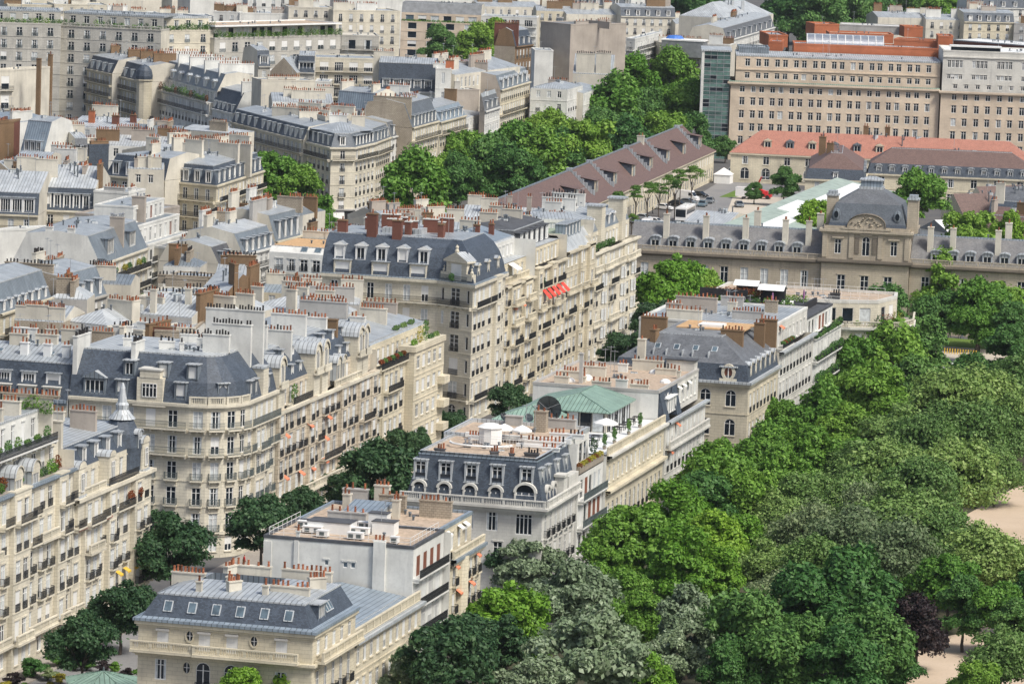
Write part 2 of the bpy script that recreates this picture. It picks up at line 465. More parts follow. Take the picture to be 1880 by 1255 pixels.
def dormer_mesh(w,h,d,kind='flat',cheek='zinc_dark',roof='zinc',front='white_paint',glass='glass',blind=False):
 mb=MB();ww,wh=w-.46,h-.42
 x0,x1=-w/2,w/2
 fz=.16
 z0,z1=fz,fz+wh
 a0,a1=-ww/2,ww/2
 for q in([(x0,0),(a0,0),(a0,h),(x0,h)],[(a1,0),(x1,0),(x1,h),(a1,h)],[(a0,0),(a1,0),(a1,z0),(a0,z0)],[(a0,z1),(a1,z1),(a1,h),(a0,h)]):
  mb.face([(x,0,z)for x,z in q],front)
 r=.14
 for q in([(a0,0,z0),(a0,r,z0),(a0,r,z1),(a0,0,z1)],[(a1,0,z1),(a1,r,z1),(a1,r,z0),(a1,0,z0)],[(a0,0,z1),(a0,r,z1),(a1,r,z1),(a1,0,z1)],[(a0,0,z0),(a1,0,z0),(a1,r,z0),(a0,r,z0)]):
  mb.face(q,front)
 mb.face([(a0,r,z0),(a1,r,z0),(a1,r,z1),(a0,r,z1)],'blind' if blind else glass)
 if not blind:
  n=1 if ww<1.5 else 3
  for i in range(n):
   x=a0+ww*(i+1)/(n+1)
   mb.box(x-.05,x+.05,r-.08,r-.005,z0,z1,'white_paint')
  mb.box(a0,a0+.07,r-.06,r-.004,z0,z1,'white_paint');mb.box(a1-.07,a1,r-.06,r-.004,z0,z1,'white_paint');mb.box(a0+.07,a1-.07,r-.055,r-.004,z1-.07,z1,'white_paint')
 mb.face([(x0,d,0),(x0,0,0),(x0,0,h),(x0,d,h)],cheek);mb.face([(x1,0,0),(x1,d,0),(x1,d,h),(x1,0,h)],cheek)
 ov=.14
 if kind=='flat':
  mb.box(x0-ov,x1+ov,-ov*1.6,d+.1,h,h+.12,roof)
 elif kind=='ped':
  mb.box(x0-ov,x1+ov,-ov*1.4,d,h,h+.1,front,roof)
  a,b,c=(x0-ov,h+.1),(x1+ov,h+.1),(0,h+.1+w*.28)
  mb.face([(a[0],-ov,a[1]),(b[0],-ov,b[1]),(c[0],-ov,c[1])],front)
  mb.face([(b[0],-ov,b[1]),(b[0],d,b[1]),(c[0],d+.4,c[1]),(c[0],-ov,c[1])],roof)
  mb.face([(c[0],-ov,c[1]),(c[0],d+.4,c[1]),(a[0],d,a[1]),(a[0],-ov,a[1])],roof)
 else:
  rise=w*(.5 if kind=='round' else .26)
  k=8;pts=[]
  for i in range(k+1):
   a=PI-PI*i/k
   pts.append(((w/2+ov)*math.cos(a),h+rise*math.sin(a)))
  mb.face([(x,-.02,z)for x,z in pts[::-1]],front)
  mb.face([(p[0],-ov*1.4,p[1]+.1)for p in pts[::-1]]+[(p[0],-ov*1.4,p[1]-.06)for p in pts],front)
  for a,b in zip(pts[:-1],pts[1:]):
   mb.face([(b[0],-ov*1.4,b[1]+.1),(b[0],d+.5,b[1]+.1),(a[0],d+.5,a[1]+.1),(a[0],-ov*1.4,a[1]+.1)],roof)
 return mb.mesh('dormer')
def skylight_mesh(w=.8,h=1.1,slope=1.0):
 """roof window lying on a slope that rises away from -y; slope = rise / run"""
 mb=MB();l=math.hypot(1,slope);uy,uz=1/l,slope/l;ny,nz=-slope/l,1/l
 P=lambda x,v,n:(x,v*uy+n*ny,v*uz+n*nz)
 for(a,b,v0,v1,n,mt)in((-w/2,w/2,0,h,.1,'zinc_pale'),(-w/2+.1,w/2-.1,.1,h-.1,.115,'glass_blue')):
  mb.face([P(a,v0,n),P(b,v0,n),P(b,v1,n),P(a,v1,n)],mt)
  if n==.1:
   mb.face([P(a,v0,-.05),P(b,v0,-.05),P(b,v0,n),P(a,v0,n)],mt);mb.face([P(b,v1,-.05),P(a,v1,-.05),P(a,v1,n),P(b,v1,n)],mt)
   mb.face([P(a,v1,-.05),P(a,v0,-.05),P(a,v0,n),P(a,v1,n)],mt);mb.face([P(b,v0,-.05),P(b,v1,-.05),P(b,v1,n),P(b,v0,n)],mt)
 return mb.mesh('skylight')
def pot_mesh(h,mat,cap=False):
 mb=MB()
 if cap:
  mb.lathe((0,0,0),[(.1,0),(.1,h*.7),(.22,h*.72),(.22,h),(.0,h*1.15)],mat,7)
 else:
  mb.lathe((0,0,0),[(.14,0),(.11,h*.85),(.14,h*.87),(.14,h),(.08,h),(.08,h*.8)],mat,6)
 return mb.mesh('chimney_pot')
 # buildings
class Bld:
 def __init__(s,name,label,poly,cat='building',group=None,wall='stone_warm',near=False,rail='iron',seed=None):
  cx=sum(p[0]for p in poly)/len(poly);cy=sum(p[1]for p in poly)/len(poly)
  s.root=thing(name,label,cat,(cx,cy,0),0,group)
  s.poly=poly;s.wallm=wall;s.near=near;s.rail=rail
  s.wall=MB();s.cnt={};s.over={};s.rng=random.Random(seed if seed is not None else label)
  s.roofs=[]
 def put(s,name,me,loc,rz=0.0,sub=None):
  s.cnt[name]=s.cnt.get(name,0)+1
  if s.cnt[name]>100:
   s.over.setdefault(name,[]).append((me,loc,rz))
   if sub:s.over[name].append((sub[1],loc,rz))
   return None
  o=place(name,me,s.root,loc,rz)
  if sub:place(sub[0],sub[1],o,loc).rotation_euler=(0,0,0)
  return o
 def edge(s,i):
  a,b=s.poly[i],s.poly[(i+1)%len(s.poly)]
  return a,b
 def facade(s,a,b,z0,z1,fl,bay=2.7,mar=.7,mat=None,kind='fr',var=(2,3,1,1.2,1.2,0),rail='g',n=None,orn=True,pil=None,frame='white_paint',w=None,courses=None,wh=None,skip=(),sill=None,ww=1.15):
  """fl: number of floors or a list of dicts per floor; rail: string per floor, g guard, c long balcony, b small balcony, s balustrade, - none"""
  mat=mat or s.wallm
  L=math.hypot(b[0]-a[0],b[1]-a[1]);t=((b[0]-a[0])/L,(b[1]-a[1])/L);nn=(t[1],-t[0])
  rz=math.atan2(t[1],t[0])
  nf=fl if isinstance(fl,int)else len(fl)
  fh=(z1-z0)/nf
  if len(rail)<nf:rail=rail+rail[-1]*(nf-len(rail))
  nb=n or max(1,round((L-2*mar)/bay))
  if L<2*mar+1.2:mar=max(.1,(L-1.4)/2)
  cw=(L-2*mar)/nb
  P=lambda x,y,z:(a[0]+t[0]*x+nn[0]*y,a[1]+t[1]*x+nn[1]*y,z)
  W=s.wall;tz=(t[0],t[1])
  for f in range(nf):
   za,zb=z0+f*fh,z0+(f+1)*fh
   W.face([P(0,0,za),P(mar,0,za),P(mar,0,zb),P(0,0,zb)],mat)
   W.face([P(L-mar,0,za),P(L,0,za),P(L,0,zb),P(L-mar,0,zb)],mat)
   d=fl[f]if not isinstance(fl,int)else{}
   k=d.get('kind',kind);rl=d.get('rail',rail[f])
   hw=min(d.get('ww',ww),cw-.35);hh=d.get('wh',wh or(fh*.70 if rl in 'gcsb' else fh*.58))
   sl=d.get('sill',sill if sill is not None else(.12 if rl in 'gcsb' else fh*.25))
   for i in range(nb):
    x0=mar+i*cw;x1=x0+cw;xc=(x0+x1)/2
    if k is None or k=='none' or(i in skip):
     W.face([P(x0,0,za),P(x1,0,za),P(x1,0,zb),P(x0,0,zb)],mat);continue
    l,r=xc-hw/2,xc+hw/2;zs,ze=za+sl,min(za+sl+hh,zb-.12)
    W.face([P(x0,0,za),P(l,0,za),P(l,0,zb),P(x0,0,zb)],mat);W.face([P(r,0,za),P(x1,0,za),P(x1,0,zb),P(r,0,zb)],mat)
    W.face([P(l,0,za),P(r,0,za),P(r,0,zs),P(l,0,zs)],mat);
    dp=-.16
    if k=='arch':
     o=arc(hw,ze-zs,hw*.42)
     oo=[(xc+x,zs+z)for x,z in o]
     top=[q for q in oo[2:]]
     ze2=max(q[1]for q in oo)
     W.face([P(l,0,zb),P(l,0,top[-1][1])]+[P(q[0],0,q[1])for q in top[::-1][1:-1]]+[P(r,0,top[0][1]),P(r,0,zb)],mat)
     for q in range(len(oo)):
      u,v=oo[q],oo[(q+1)%len(oo)]
      W.face([P(u[0],0,u[1]),P(v[0],0,v[1]),P(v[0],dp,v[1]),P(u[0],dp,u[1])],mat)
    else:
     W.face([P(l,0,ze),P(r,0,ze),P(r,0,zb),P(l,0,zb)],mat)
     W.face([P(l,0,zs),P(l,dp,zs),P(l,dp,ze),P(l,0,ze)],mat);W.face([P(r,0,ze),P(r,dp,ze),P(r,dp,zs),P(r,0,zs)],mat)
     W.face([P(l,0,ze),P(l,dp,ze),P(r,dp,ze),P(r,0,ze)],mat);W.face([P(l,0,zs),P(r,0,zs),P(r,dp,zs),P(l,dp,zs)],mat)
    v=s.rng.choices(range(len(var)),var)[0]
    wk=(round(hw,2),round(ze-zs,2))
    fme=cached(('fr',wk,k,frame),lambda:frame_mesh(wk[0],wk[1],k,frame))
    pme=cached(('pa',wk,k,v),lambda:pane_mesh(wk[0],wk[1],k,v))
    pos=P(xc,0,zs)
    if s.near:
     s.put('window',fme,pos,rz,('pane',pme))
    else:
     def both():
      me=fme.copy();return join_meshes([fme,pme],'window')
     s.put('window',cached(('fp',wk,k,v,frame),both),pos,rz)
    if orn:
     if k!='arch':
      W.obox(P(l,0,0)[:2],t,nn,-.14,hw+.14,-.03,.09,ze+.02,ze+.2,mat)
     if rl=='-':W.obox(P(l,0,0)[:2],t,nn,-.1,hw+.1,-.03,.12,zs-.14,zs-.012,mat)
    if rl=='g':
     gw=round(hw+.12,2)
     s.put('window_guard',cached(('g',gw,s.rail,s.near),lambda:guard_mesh(gw,s.rail,s.near)),P(xc,.02,zs),rz)
    elif rl=='b':
     gw=round(hw+.5,2)
     s.put('balcony',cached(('b',gw,s.rail,mat,s.near),lambda:smallbalcony_mesh(gw,s.rail,mat,s.near)),P(xc,0,zs-.03),rz)
   if rl=='c':
    s.longbalcony(P(.1,0,0)[:2],P(L-.1,0,0)[:2],za+.06,mat)
   elif rl=='s':
    s.balustrade(P(.05,0,0)[:2],P(L-.05,0,0)[:2],za+.05,mat)
   if courses is None or f in courses:
    if f>0 and rl not in 'cs':W.obox(a,t,nn,.012,L-.012,-.03,.08,za-.09,za+.07,mat)
  if pil:
   for i in range(nb+1):
    if i%pil:continue
    x=mar+i*cw
    W.obox(a,t,nn,max(.02,x-.22),min(L-.02,x+.22),-.03,.16,z0+fh,z1-.02,mat)
 def longbalcony(s,a,b,z,mat,depth=.85,rail=None):
  L=math.hypot(b[0]-a[0],b[1]-a[1]);t=((b[0]-a[0])/L,(b[1]-a[1])/L);nn=(t[1],-t[0])
  mb=MB();mb.obox(a,t,nn,0,L,-.05,depth,z-.2,z,mat)
  k=max(2,int(L/1.6))
  for i in range(k+1):
   x=.15+(L-.3)*i/k
   mb.obox(a,t,nn,x-.1,x+.1,-.04,depth*.8,z-.5,z-.21,mat)
  o=mb.build('balcony',s.root)
  r=MB();rail_mb(r,L-.08,.95,rail or s.rail,.125 if s.near else .25,.034 if s.near else .075)
  me=r.mesh('railing')
  mid=((a[0]+b[0])/2+nn[0]*(depth-.06),(a[1]+b[1])/2+nn[1]*(depth-.06),z)
  place('railing',me,o,mid,math.atan2(t[1],t[0]))
  for e in(a,b):
   pass
  return o
 def balustrade(s,a,b,z,mat,depth=.75,slab=True,h=.95):
  L=math.hypot(b[0]-a[0],b[1]-a[1]);t=((b[0]-a[0])/L,(b[1]-a[1])/L);nn=(t[1],-t[0])
  mb=MB()
  if slab:
   mb.obox(a,t,nn,0,L,-.05,depth+.12,z-.28,z,mat)
  y0,y1=depth-.25,depth
  mb.obox(a,t,nn,0,L,y0,y1,z+.002,z+.16,mat);mb.obox(a,t,nn,0,L,y0-.03,y1+.03,z+h-.16,z+h,mat)
  k=max(1,round(L/2.6));seg=L/k
  for i in range(k+1):
   x=min(max(i*seg,.16),L-.16)
   mb.obox(a,t,nn,x-.16,x+.16,y0,y1,z+.162,z+h-.162,mat)
  for i in range(k):
   q=max(2,int((seg-.5)/(.24 if s.near else .4)))
   for j in range(q):
    x=i*seg+.3+(seg-.6)*(j+.5)/q
    mb.obox(a,t,nn,x-.06,x+.06,y0+.06,y1-.06,z+.162,z+h-.162,mat,skip='tb')
  return mb.build('balustrade',s.root)
 def blank(s,a,b,z0,z1,mat):
  s.wall.face([(a[0],a[1],z0),(b[0],b[1],z0),(b[0],b[1],z1),(a[0],a[1],z1)],mat)
 def cornice(s,z,outs,h=.4,mat=None,poly=None):
  outs=outs if not isinstance(outs,(int,float))else[outs]*len(s.poly)
  s.wall.ring(poly or s.poly,outs,z-h,z,mat or s.wallm)
  s.wall.ring(poly or s.poly,[o*.5 for o in outs],z-h*1.7,z-h-.002,mat or s.wallm)
 def mansard(s,z,prof,mats,top='zinc',ridge=.6,gable='plaster_cream',sides=None,lip='zinc_pale',poly=None,name='roof',ridge_in=None):
  """prof: list of (inset, height) steps; sides[i] False = party wall gable."""
  poly=poly or s.poly;n=len(poly);sides=sides or[True]*n
  mb=MB(tdir=_edir(poly));cur=poly;cz=z
  for(d,h),mt in zip(prof,mats):
   nx=inset(cur,[d if sides[i]else 0 for i in range(n)])
   for i in range(n):
    j=(i+1)%n
    mb.face([(*cur[i],cz),(*cur[j],cz),(*nx[j],cz+h),(*nx[i],cz+h)],mt if sides[i]else gable)
   cur=nx;cz+=h
  if lip:mb.ring(cur,[.1 if sides[i]else .0 for i in range(n)],cz-.12,cz+.06,lip)
  xs=[p[0]for p in cur];ys=[p[1]for p in cur]
  if ridge and n==4:
   e0=math.hypot(cur[1][0]-cur[0][0],cur[1][1]-cur[0][1]);e1=math.hypot(cur[2][0]-cur[1][0],cur[2][1]-cur[1][1])
   mid=lambda p,q,f=.5:(p[0]+(q[0]-p[0])*f,p[1]+(q[1]-p[1])*f)
   r=list(cur)
   if e0<e1 and(sides[1]or sides[3]):r=[r[1],r[2],r[3],r[0]];sd=[sides[1],sides[2],sides[3],sides[0]]
   else:sd=sides
   e0=math.hypot(r[1][0]-r[0][0],r[1][1]-r[0][1]);e1=math.hypot(r[2][0]-r[1][0],r[2][1]-r[1][1])
   f0=min(.45,(ridge_in if ridge_in is not None else e1*.5)/e0)
   A,B_=mid(r[3],r[0]),mid(r[1],r[2])
   A2=mid(A,B_,f0 if sd[3]else 0);B2=mid(A,B_,1-(f0 if sd[1]else 0))
   zr=cz+ridge
   mb.face([(*r[0],cz),(*r[1],cz),(*B2,zr),(*A2,zr)],top);mb.face([(*r[2],cz),(*r[3],cz),(*A2,zr),(*B2,zr)],top)
   mb.face([(*r[1],cz),(*r[2],cz),(*B2,zr)],top if sd[1]else gable);mb.face([(*r[3],cz),(*r[0],cz),(*A2,zr)],top if sd[3]else gable)
   s.ztop=zr
  else:
   mb.face([(*p,cz)for p in cur],top);s.ztop=cz
  s.top=cur;s.roofz=cz
  mb.build(name,s.root)
 def flat(s,z,mat='gravel',par=.5,pm=None,thick=.35,poly=None):
  poly=poly or s.poly;pm=pm or s.wallm
  mb=MB(tdir=_edir(poly));inn=inset(poly,thick);out=inset(poly,-.06)
  n=len(poly)
  mb.loft(out,z-.1,out,z+par,pm);mb.loft(out,z+par,inn,z+par+.003,pm)
  for i in range(n):
   j=(i+1)%n
   mb.face([(*inn[j],z),(*inn[i],z),(*inn[i],z+par+.003),(*inn[j],z+par+.003)],pm)
  mb.face([(*p,z)for p in inn],mat)
  for i in range(n):
   j=(i+1)%n
   mb.face([(*poly[i],z-.1),(*poly[j],z-.1),(*out[j],z-.1),(*out[i],z-.1)],pm)
  mb.build('roof',s.root);s.roofz=z;s.ztop=z;s.top=inn
 def dormers(s,i,z,n,w,h,d,kind='flat',mar=1.0,back=.3,cheek='zinc_dark',roof='zinc',front='white_paint',poly=None,blind=.15,glass='glass',skip=()):
  poly=poly or s.poly
  a,b=poly[i],poly[(i+1)%len(poly)]
  L=math.hypot(b[0]-a[0],b[1]-a[1]);t=((b[0]-a[0])/L,(b[1]-a[1])/L);nn=(t[1],-t[0])
  for k in range(n):
   if k in skip:continue
   x=mar+(L-2*mar)*(k+.5)/n
   bl=s.rng.random()<blind
   me=cached(('dm',w,h,d,kind,cheek,roof,front,glass,bl),lambda:dormer_mesh(w,h,d,kind,cheek,roof,front,glass,bl))
   s.put('dormer',me,(a[0]+t[0]*x-nn[0]*back,a[1]+t[1]*x-nn[1]*back,z),math.atan2(t[1],t[0]))
 def skylights(s,i,z,n,slope,back,mar=1.5,w=.8,h=1.1,poly=None):
  poly=poly or s.poly
  a,b=poly[i],poly[(i+1)%len(poly)]
  L=math.hypot(b[0]-a[0],b[1]-a[1]);t=((b[0]-a[0])/L,(b[1]-a[1])/L);nn=(t[1],-t[0])
  me=cached(('sk',w,h,round(slope,2)),lambda:skylight_mesh(w,h,slope))
  for k in range(n):
   x=mar+(L-2*mar)*(k+.5)/n
   s.put('skylight',me,(a[0]+t[0]*x-nn[0]*back,a[1]+t[1]*x-nn[1]*back,z),math.atan2(t[1],t[0]))
 def chimney(s,x,y,z0,z1,L,ang=0.0,th=.7,mat='plaster_cream',pots=None,pot='terracotta',ph=.55,cap=None):
  """a stack with its row of pots; ang = direction of the long side"""
  t=(math.cos(ang),math.sin(ang));nn=(t[1],-t[0])
  mb=MB()
  mb.obox((x,y),t,nn,-L/2,L/2,-th/2,th/2,z0,z1,mat)
  mb.obox((x,y),t,nn,-L/2-.08,L/2+.08,-th/2-.08,th/2+.08,z1+.001,z1+.16,cap or('brick_brown' if mat.startswith('brick')else mat))
  o=mb.build('chimney',s.root)
  k=pots if pots is not None else max(2,int(L/.48))
  for i in range(k):
   if s.rng.random()<.08 and k>3:continue
   h=s.rng.choice((ph*.75,ph,ph,ph*1.25))
   pm=pot if s.rng.random()>.07 else 'pot_black'
   me=cached(('pot',round(h,2),pm),lambda:pot_mesh(round(h,2),pm,pm=='pot_metal'))
   q=-L/2+L*(i+.5)/k
   place('chimney_pot',me,o,(x+t[0]*q+nn[0]*s.rng.uniform(-.06,.06),y+t[1]*q+nn[1]*s.rng.uniform(-.06,.06),z1+.16))
  return o
 def edge_chimneys(s,i,zs,zt,n=1,L=3.5,mar=1.0,back=.45,**kw):
  a,b=s.edge(i)
  l=math.hypot(b[0]-a[0],b[1]-a[1]);t=((b[0]-a[0])/l,(b[1]-a[1])/l);nn=(t[1],-t[0])
  for k in range(n):
   x=mar+(l-2*mar)*(k+.5)/n+s.rng.uniform(-.4,.4)
   s.chimney(a[0]+t[0]*x-nn[0]*back,a[1]+t[1]*x-nn[1]*back,zs,zt+s.rng.uniform(-.3,.5),L*s.rng.uniform(.8,1.15),math.atan2(t[1],t[0]),**kw)
 def awning(s,a,b,x,z,w=1.5,out=.7,drop=.6,mat='awning_orange'):
  L=math.hypot(b[0]-a[0],b[1]-a[1]);t=((b[0]-a[0])/L,(b[1]-a[1])/L)
  def mk():
   mb=MB()
   mb.face([(-w/2,-out,-drop),(w/2,-out,-drop),(w/2,0,0),(-w/2,0,0)],mat);mb.face([(-w/2,.0,-.04),(w/2,0,-.04),(w/2,-out+.02,-drop-.04),(-w/2,-out+.02,-drop-.04)],mat)
   mb.box(-w/2,w/2,-out-.015,-out,-drop-.2,-drop,mat)
   return mb.mesh('awning')
  s.put('awning',cached(('aw',w,out,drop,mat),mk),(a[0]+t[0]*x+t[1]*.06,a[1]+t[1]*x-t[0]*.06,z),math.atan2(t[1],t[0]))
 def plantbox(s,x,y,z,w=1.2,mat='leaf_mid',h=.7,ang=0.0):
  s.put('plant',bush_mesh(mat,w,h,s.rng.randint(0,2)),(x,y,z),ang)
 def roofbits(s):
  tp=getattr(s,'top',None)
  if not tp:return
  n=len(tp);A=abs(sum(tp[i][0]*tp[(i+1)%n][1]-tp[(i+1)%n][0]*tp[i][1]for i in range(n)))/2
  hh=round(s.ztop-s.roofz,1)
  def pick():
   w=[s.rng.random()**.7+.05 for _ in tp];k=sum(w)
   return sum(p[0]*q for p,q in zip(tp,w))/k,sum(p[1]*q for p,q in zip(tp,w))/k
  def aerial(h):
   mb=MB();mb.tube([(0,0,0),(0,0,h)],.035,'steel',4);mb.tube([(-.6,0,h-.2),(.6,0,h-.2)],.022,'steel',4)
   for i in range(5):mb.tube([(-.5+i*.25,-.3,h-.2),(-.5+i*.25,.3,h-.2)],.015,'steel',3)
   return mb.mesh('aerial')
  def vent(h):
   mb=MB();mb.lathe((0,0,0),[(.14,0),(.14,h),(.24,h+.02),(.2,h+.16),(0,h+.2)],'zinc_dark',6);return mb.mesh('roof_vent')
  def hatch(h):
   mb=MB();mb.box(-.5,.5,-.4,.4,0,h,'zinc_pale',skip='b');mb.box(-.42,.42,-.32,.32,h+.001,h+.03,'glass_blue');return mb.mesh('roof_hatch')
  for k in range(min(7,1+int(A/45))):s.put('roof_vent',cached(('vent',hh),lambda:vent(hh+.45)),(*pick(),s.roofz-.05))
  for k in range(min(4,1+int(A/90))):s.put('roof_hatch',cached(('hatch',hh),lambda:hatch(hh+.18)),(*pick(),s.roofz-.05),s.rng.random())
  h=round(hh+s.rng.choice((2.4,3.2,4.0)),1)
  for k in range(min(3,1+int(A/160))):s.put('aerial',cached(('aer',h),lambda:aerial(h)),(*pick(),s.roofz-.1),s.rng.random()*3)
 def done(s,wallname='wall'):
  s.wall.build(wallname,s.root)
  if s.root.get('group')is None:s.roofbits()
  for name,lst in s.over.items():
   mb=merge_placed(lst,name,s.root)
   mb['kind']='stuff'
  return s
def _edir(poly):
 a,b=poly[0],poly[1];l=math.hypot(b[0]-a[0],b[1]-a[1])
 return((b[0]-a[0])/l,(b[1]-a[1])/l)
def _mesh_data(me):
 v=np.empty(len(me.vertices)*3);me.vertices.foreach_get('co',v)
 ls=np.empty(len(me.polygons),dtype=int);me.polygons.foreach_get('loop_total',ls)
 lv=np.empty(len(me.loops),dtype=int);me.loops.foreach_get('vertex_index',lv)
 mi=np.empty(len(me.polygons),dtype=int);me.polygons.foreach_get('material_index',mi)
 uv=np.empty(len(me.loops)*2);me.uv_layers[0].data.foreach_get('uv',uv)
 return v.reshape(-1,3),ls,lv,mi,uv
def _assemble(items,name):
 mats=[];V=[];F=[];MI=[];UV=[];nv=0
 for me,tr,rz in items:
  v,ls,lv,mi,uv=_mesh_data(me)
  c,s_=math.cos(rz),math.sin(rz)
  V.append(np.stack([v[:,0]*c-v[:,1]*s_+tr[0],v[:,0]*s_+v[:,1]*c+tr[1],v[:,2]+tr[2]],1))
  p=0
  for k in ls:
   F.append((lv[p:p+k]+nv).tolist());p+=k
  mp=[]
  for mt in me.materials:
   if mt not in mats:mats.append(mt)
   mp.append(mats.index(mt))
  MI+=[mp[k]for k in mi];UV.append(uv);nv+=len(v)
 out=bpy.data.meshes.new(name)
 out.from_pydata(np.concatenate(V).tolist(),[],F)
 for mt in mats:out.materials.append(mt)
 out.polygons.foreach_set('material_index',MI)
 out.uv_layers.new(name='UVMap').data.foreach_set('uv',np.concatenate(UV))
 out.update()
 return out
def join_meshes(ms,name):
 return _assemble([(m_,(0,0,0),0)for m_ in ms],name)
def merge_placed(lst,name,root):
 rl=root.location
 me=_assemble([(m_,(l[0]-rl[0],l[1]-rl[1],l[2]-rl[2]),rz)for m_,l,rz in lst],name)
 o=bpy.data.objects.new(name,me);COL.objects.link(o);o.parent=root
 return o
 # plants
def leaf_cloud(pts,nrm,size,seed,mat,name,jit=.7,aspect=.62):
 r=np.random.RandomState(seed);n=len(pts)
 d=nrm+r.normal(0,jit,(n,3));d/=np.linalg.norm(d,axis=1)[:,None]+1e-9
 u=np.cross(d,r.normal(0,1,(n,3)));u/=np.linalg.norm(u,axis=1)[:,None]+1e-9
 w=np.cross(d,u)
 s=size*r.uniform(.6,1.35,n)[:,None]
 a=u*s;b=w*s*aspect
 V=np.stack([pts-a,pts-b*.9+a*.1,pts+a,pts+b+a*.1],1).reshape(-1,3)
 V[1::4]+=d*s*.12;V[3::4]+=d*s*.12
 me=bpy.data.meshes.new(name)
 me.vertices.add(len(V));me.vertices.foreach_set('co',V.ravel())
 me.loops.add(4*n);me.loops.foreach_set('vertex_index',np.arange(4*n))
 me.polygons.add(n);me.polygons.foreach_set('loop_start',np.arange(0,4*n,4))
 at=me.attributes.new('leaf','FLOAT','FACE')
 at.data.foreach_set('value',r.beta(2.0,2.2,n))
 me.materials.append(M(mat));me.update(calc_edges=True);me.validate()
 return me
def crown_mesh(mat,seed,n=9000,R=5.0,H=9.0,leaf=.34,blobs=26,loose=.0,flat=1.0,rough=.35,jit=.7):
 """Crown about R wide and H tall, base at z=0, built of leafy boughs of uneven size."""
 def mk():
  r=np.random.RandomState(seed)
  k=blobs
  g=r.normal(0,1,(k,3));g/=np.linalg.norm(g,axis=1)[:,None]
  rad=r.uniform(.25,.95,(k,1))**.6
  c=g*rad*r.uniform(.75,1.0,(1,3))
  c[:,2]=np.clip(c[:,2],-.72,1)
  br=np.clip(r.lognormal(math.log(.23),.35,k),.11,.46)
  st=r.uniform(.7,1.35,(k,3));st[:,2]*=.8
  wgt=br**2;wgt/=wgt.sum()
  idx=r.choice(k,n,p=wgt)
  q=r.normal(0,1,(n,3));q/=np.linalg.norm(q,axis=1)[:,None]
  q[:,2]=np.where(q[:,2]<-.45,-q[:,2]*.6,q[:,2])
  rr=br[idx][:,None]*(r.uniform(.35,1.0+loose,(n,1))**.5+np.abs(r.normal(0,.09+loose*.5,(n,1))))
  lump=1+.22*np.sin(q[:,:1]*7+idx[:,None])*np.cos(q[:,1:2]*6+idx[:,None]*2)
  p=c[idx]+q*st[idx]*rr*lump
  egg=1.0-.2*np.clip(p[:,2:3],-1,1)
  P=np.concatenate([p[:,:2]*egg*R,(p[:,2:3]*.5+.5)*H],1)
  nr=q+np.array([0,0,.35])
  return leaf_cloud(P,nr,leaf,seed+5,mat,'crown',jit)
 return cached(('crown',mat,seed,n,R,H,leaf),mk)
def bush_mesh(mat,w=1.0,h=.8,seed=0):
 def mk():
  r=np.random.RandomState(seed+90);n=260
  q=r.normal(0,1,(n,3));q/=np.linalg.norm(q,axis=1)[:,None]
  p=q*(r.uniform(.3,1,(n,1))**.4)*(1+.25*np.sin(q[:,:1]*6+seed)*np.cos(q[:,2:3]*5))
  P=np.stack([p[:,0]*w*.5,p[:,1]*.42,(p[:,2]*.5+.5)*h],1)
  return leaf_cloud(P,q,.12,seed,mat,'plant',.8)
 return cached(('bush',mat,w,h,seed),mk)
def trunk_mesh(seed,h=6.0,r0=.28,spread=2.6,limbs=6,top=9.0):
 def mk():
  rr=random.Random(seed);mb=MB()
  pts=[(0,0,0)];x=y=0
  for i in range(1,5):
   x+=rr.uniform(-.12,.12);y+=rr.uniform(-.12,.12);pts.append((x,y,h*i/4))
  for i in range(4):
   mb.tube([pts[i],pts[i+1]],(r0*(1-.13*i),r0*(1-.13*(i+1))),'bark',7)
  for i in range(limbs):
   a=2*PI*i/limbs+rr.uniform(-.4,.4);z=h*rr.uniform(.6,1)
   p1=(x+math.cos(a)*spread*.45,y+math.sin(a)*spread*.45,z+(top-z)*.4)
   p2=(x+math.cos(a)*spread,y+math.sin(a)*spread,z+(top-z)*rr.uniform(.7,1))
   mb.tube([(x*.8,y*.8,z),p1],(r0*.45,r0*.3),'bark',5);mb.tube([p1,p2],(r0*.3,r0*.1),'bark',5)
  return mb.mesh('trunk')
 return cached(('trunk',seed,h,r0,spread,limbs,top),mk)
KIND={'mid':('leaf_mid',24000,.28,44,.06,2.0,.20,4),'bright':('leaf_bright',24000,.27,46,.06,1.95,.20,3),'dark':('leaf_dark',20000,.26,36,.12,2.0,.22,3),'silver':('leaf_silver',24000,.27,30,.03,1.8,.16,3),'olive':('leaf_olive',24000,.22,60,.3,1.6,.22,4),'purple':('leaf_purple',16000,.27,34,.12,2.2,.12,1),'green':('leaf_green',24000,.27,40,.06,2.0,.16,4),'grey':('leaf_grey',20000,.2,60,.4,1.6,.22,3),'small':('leaf_fresh',2600,.30,16,.15,1.5,.6,2),}
tree_n=[0]
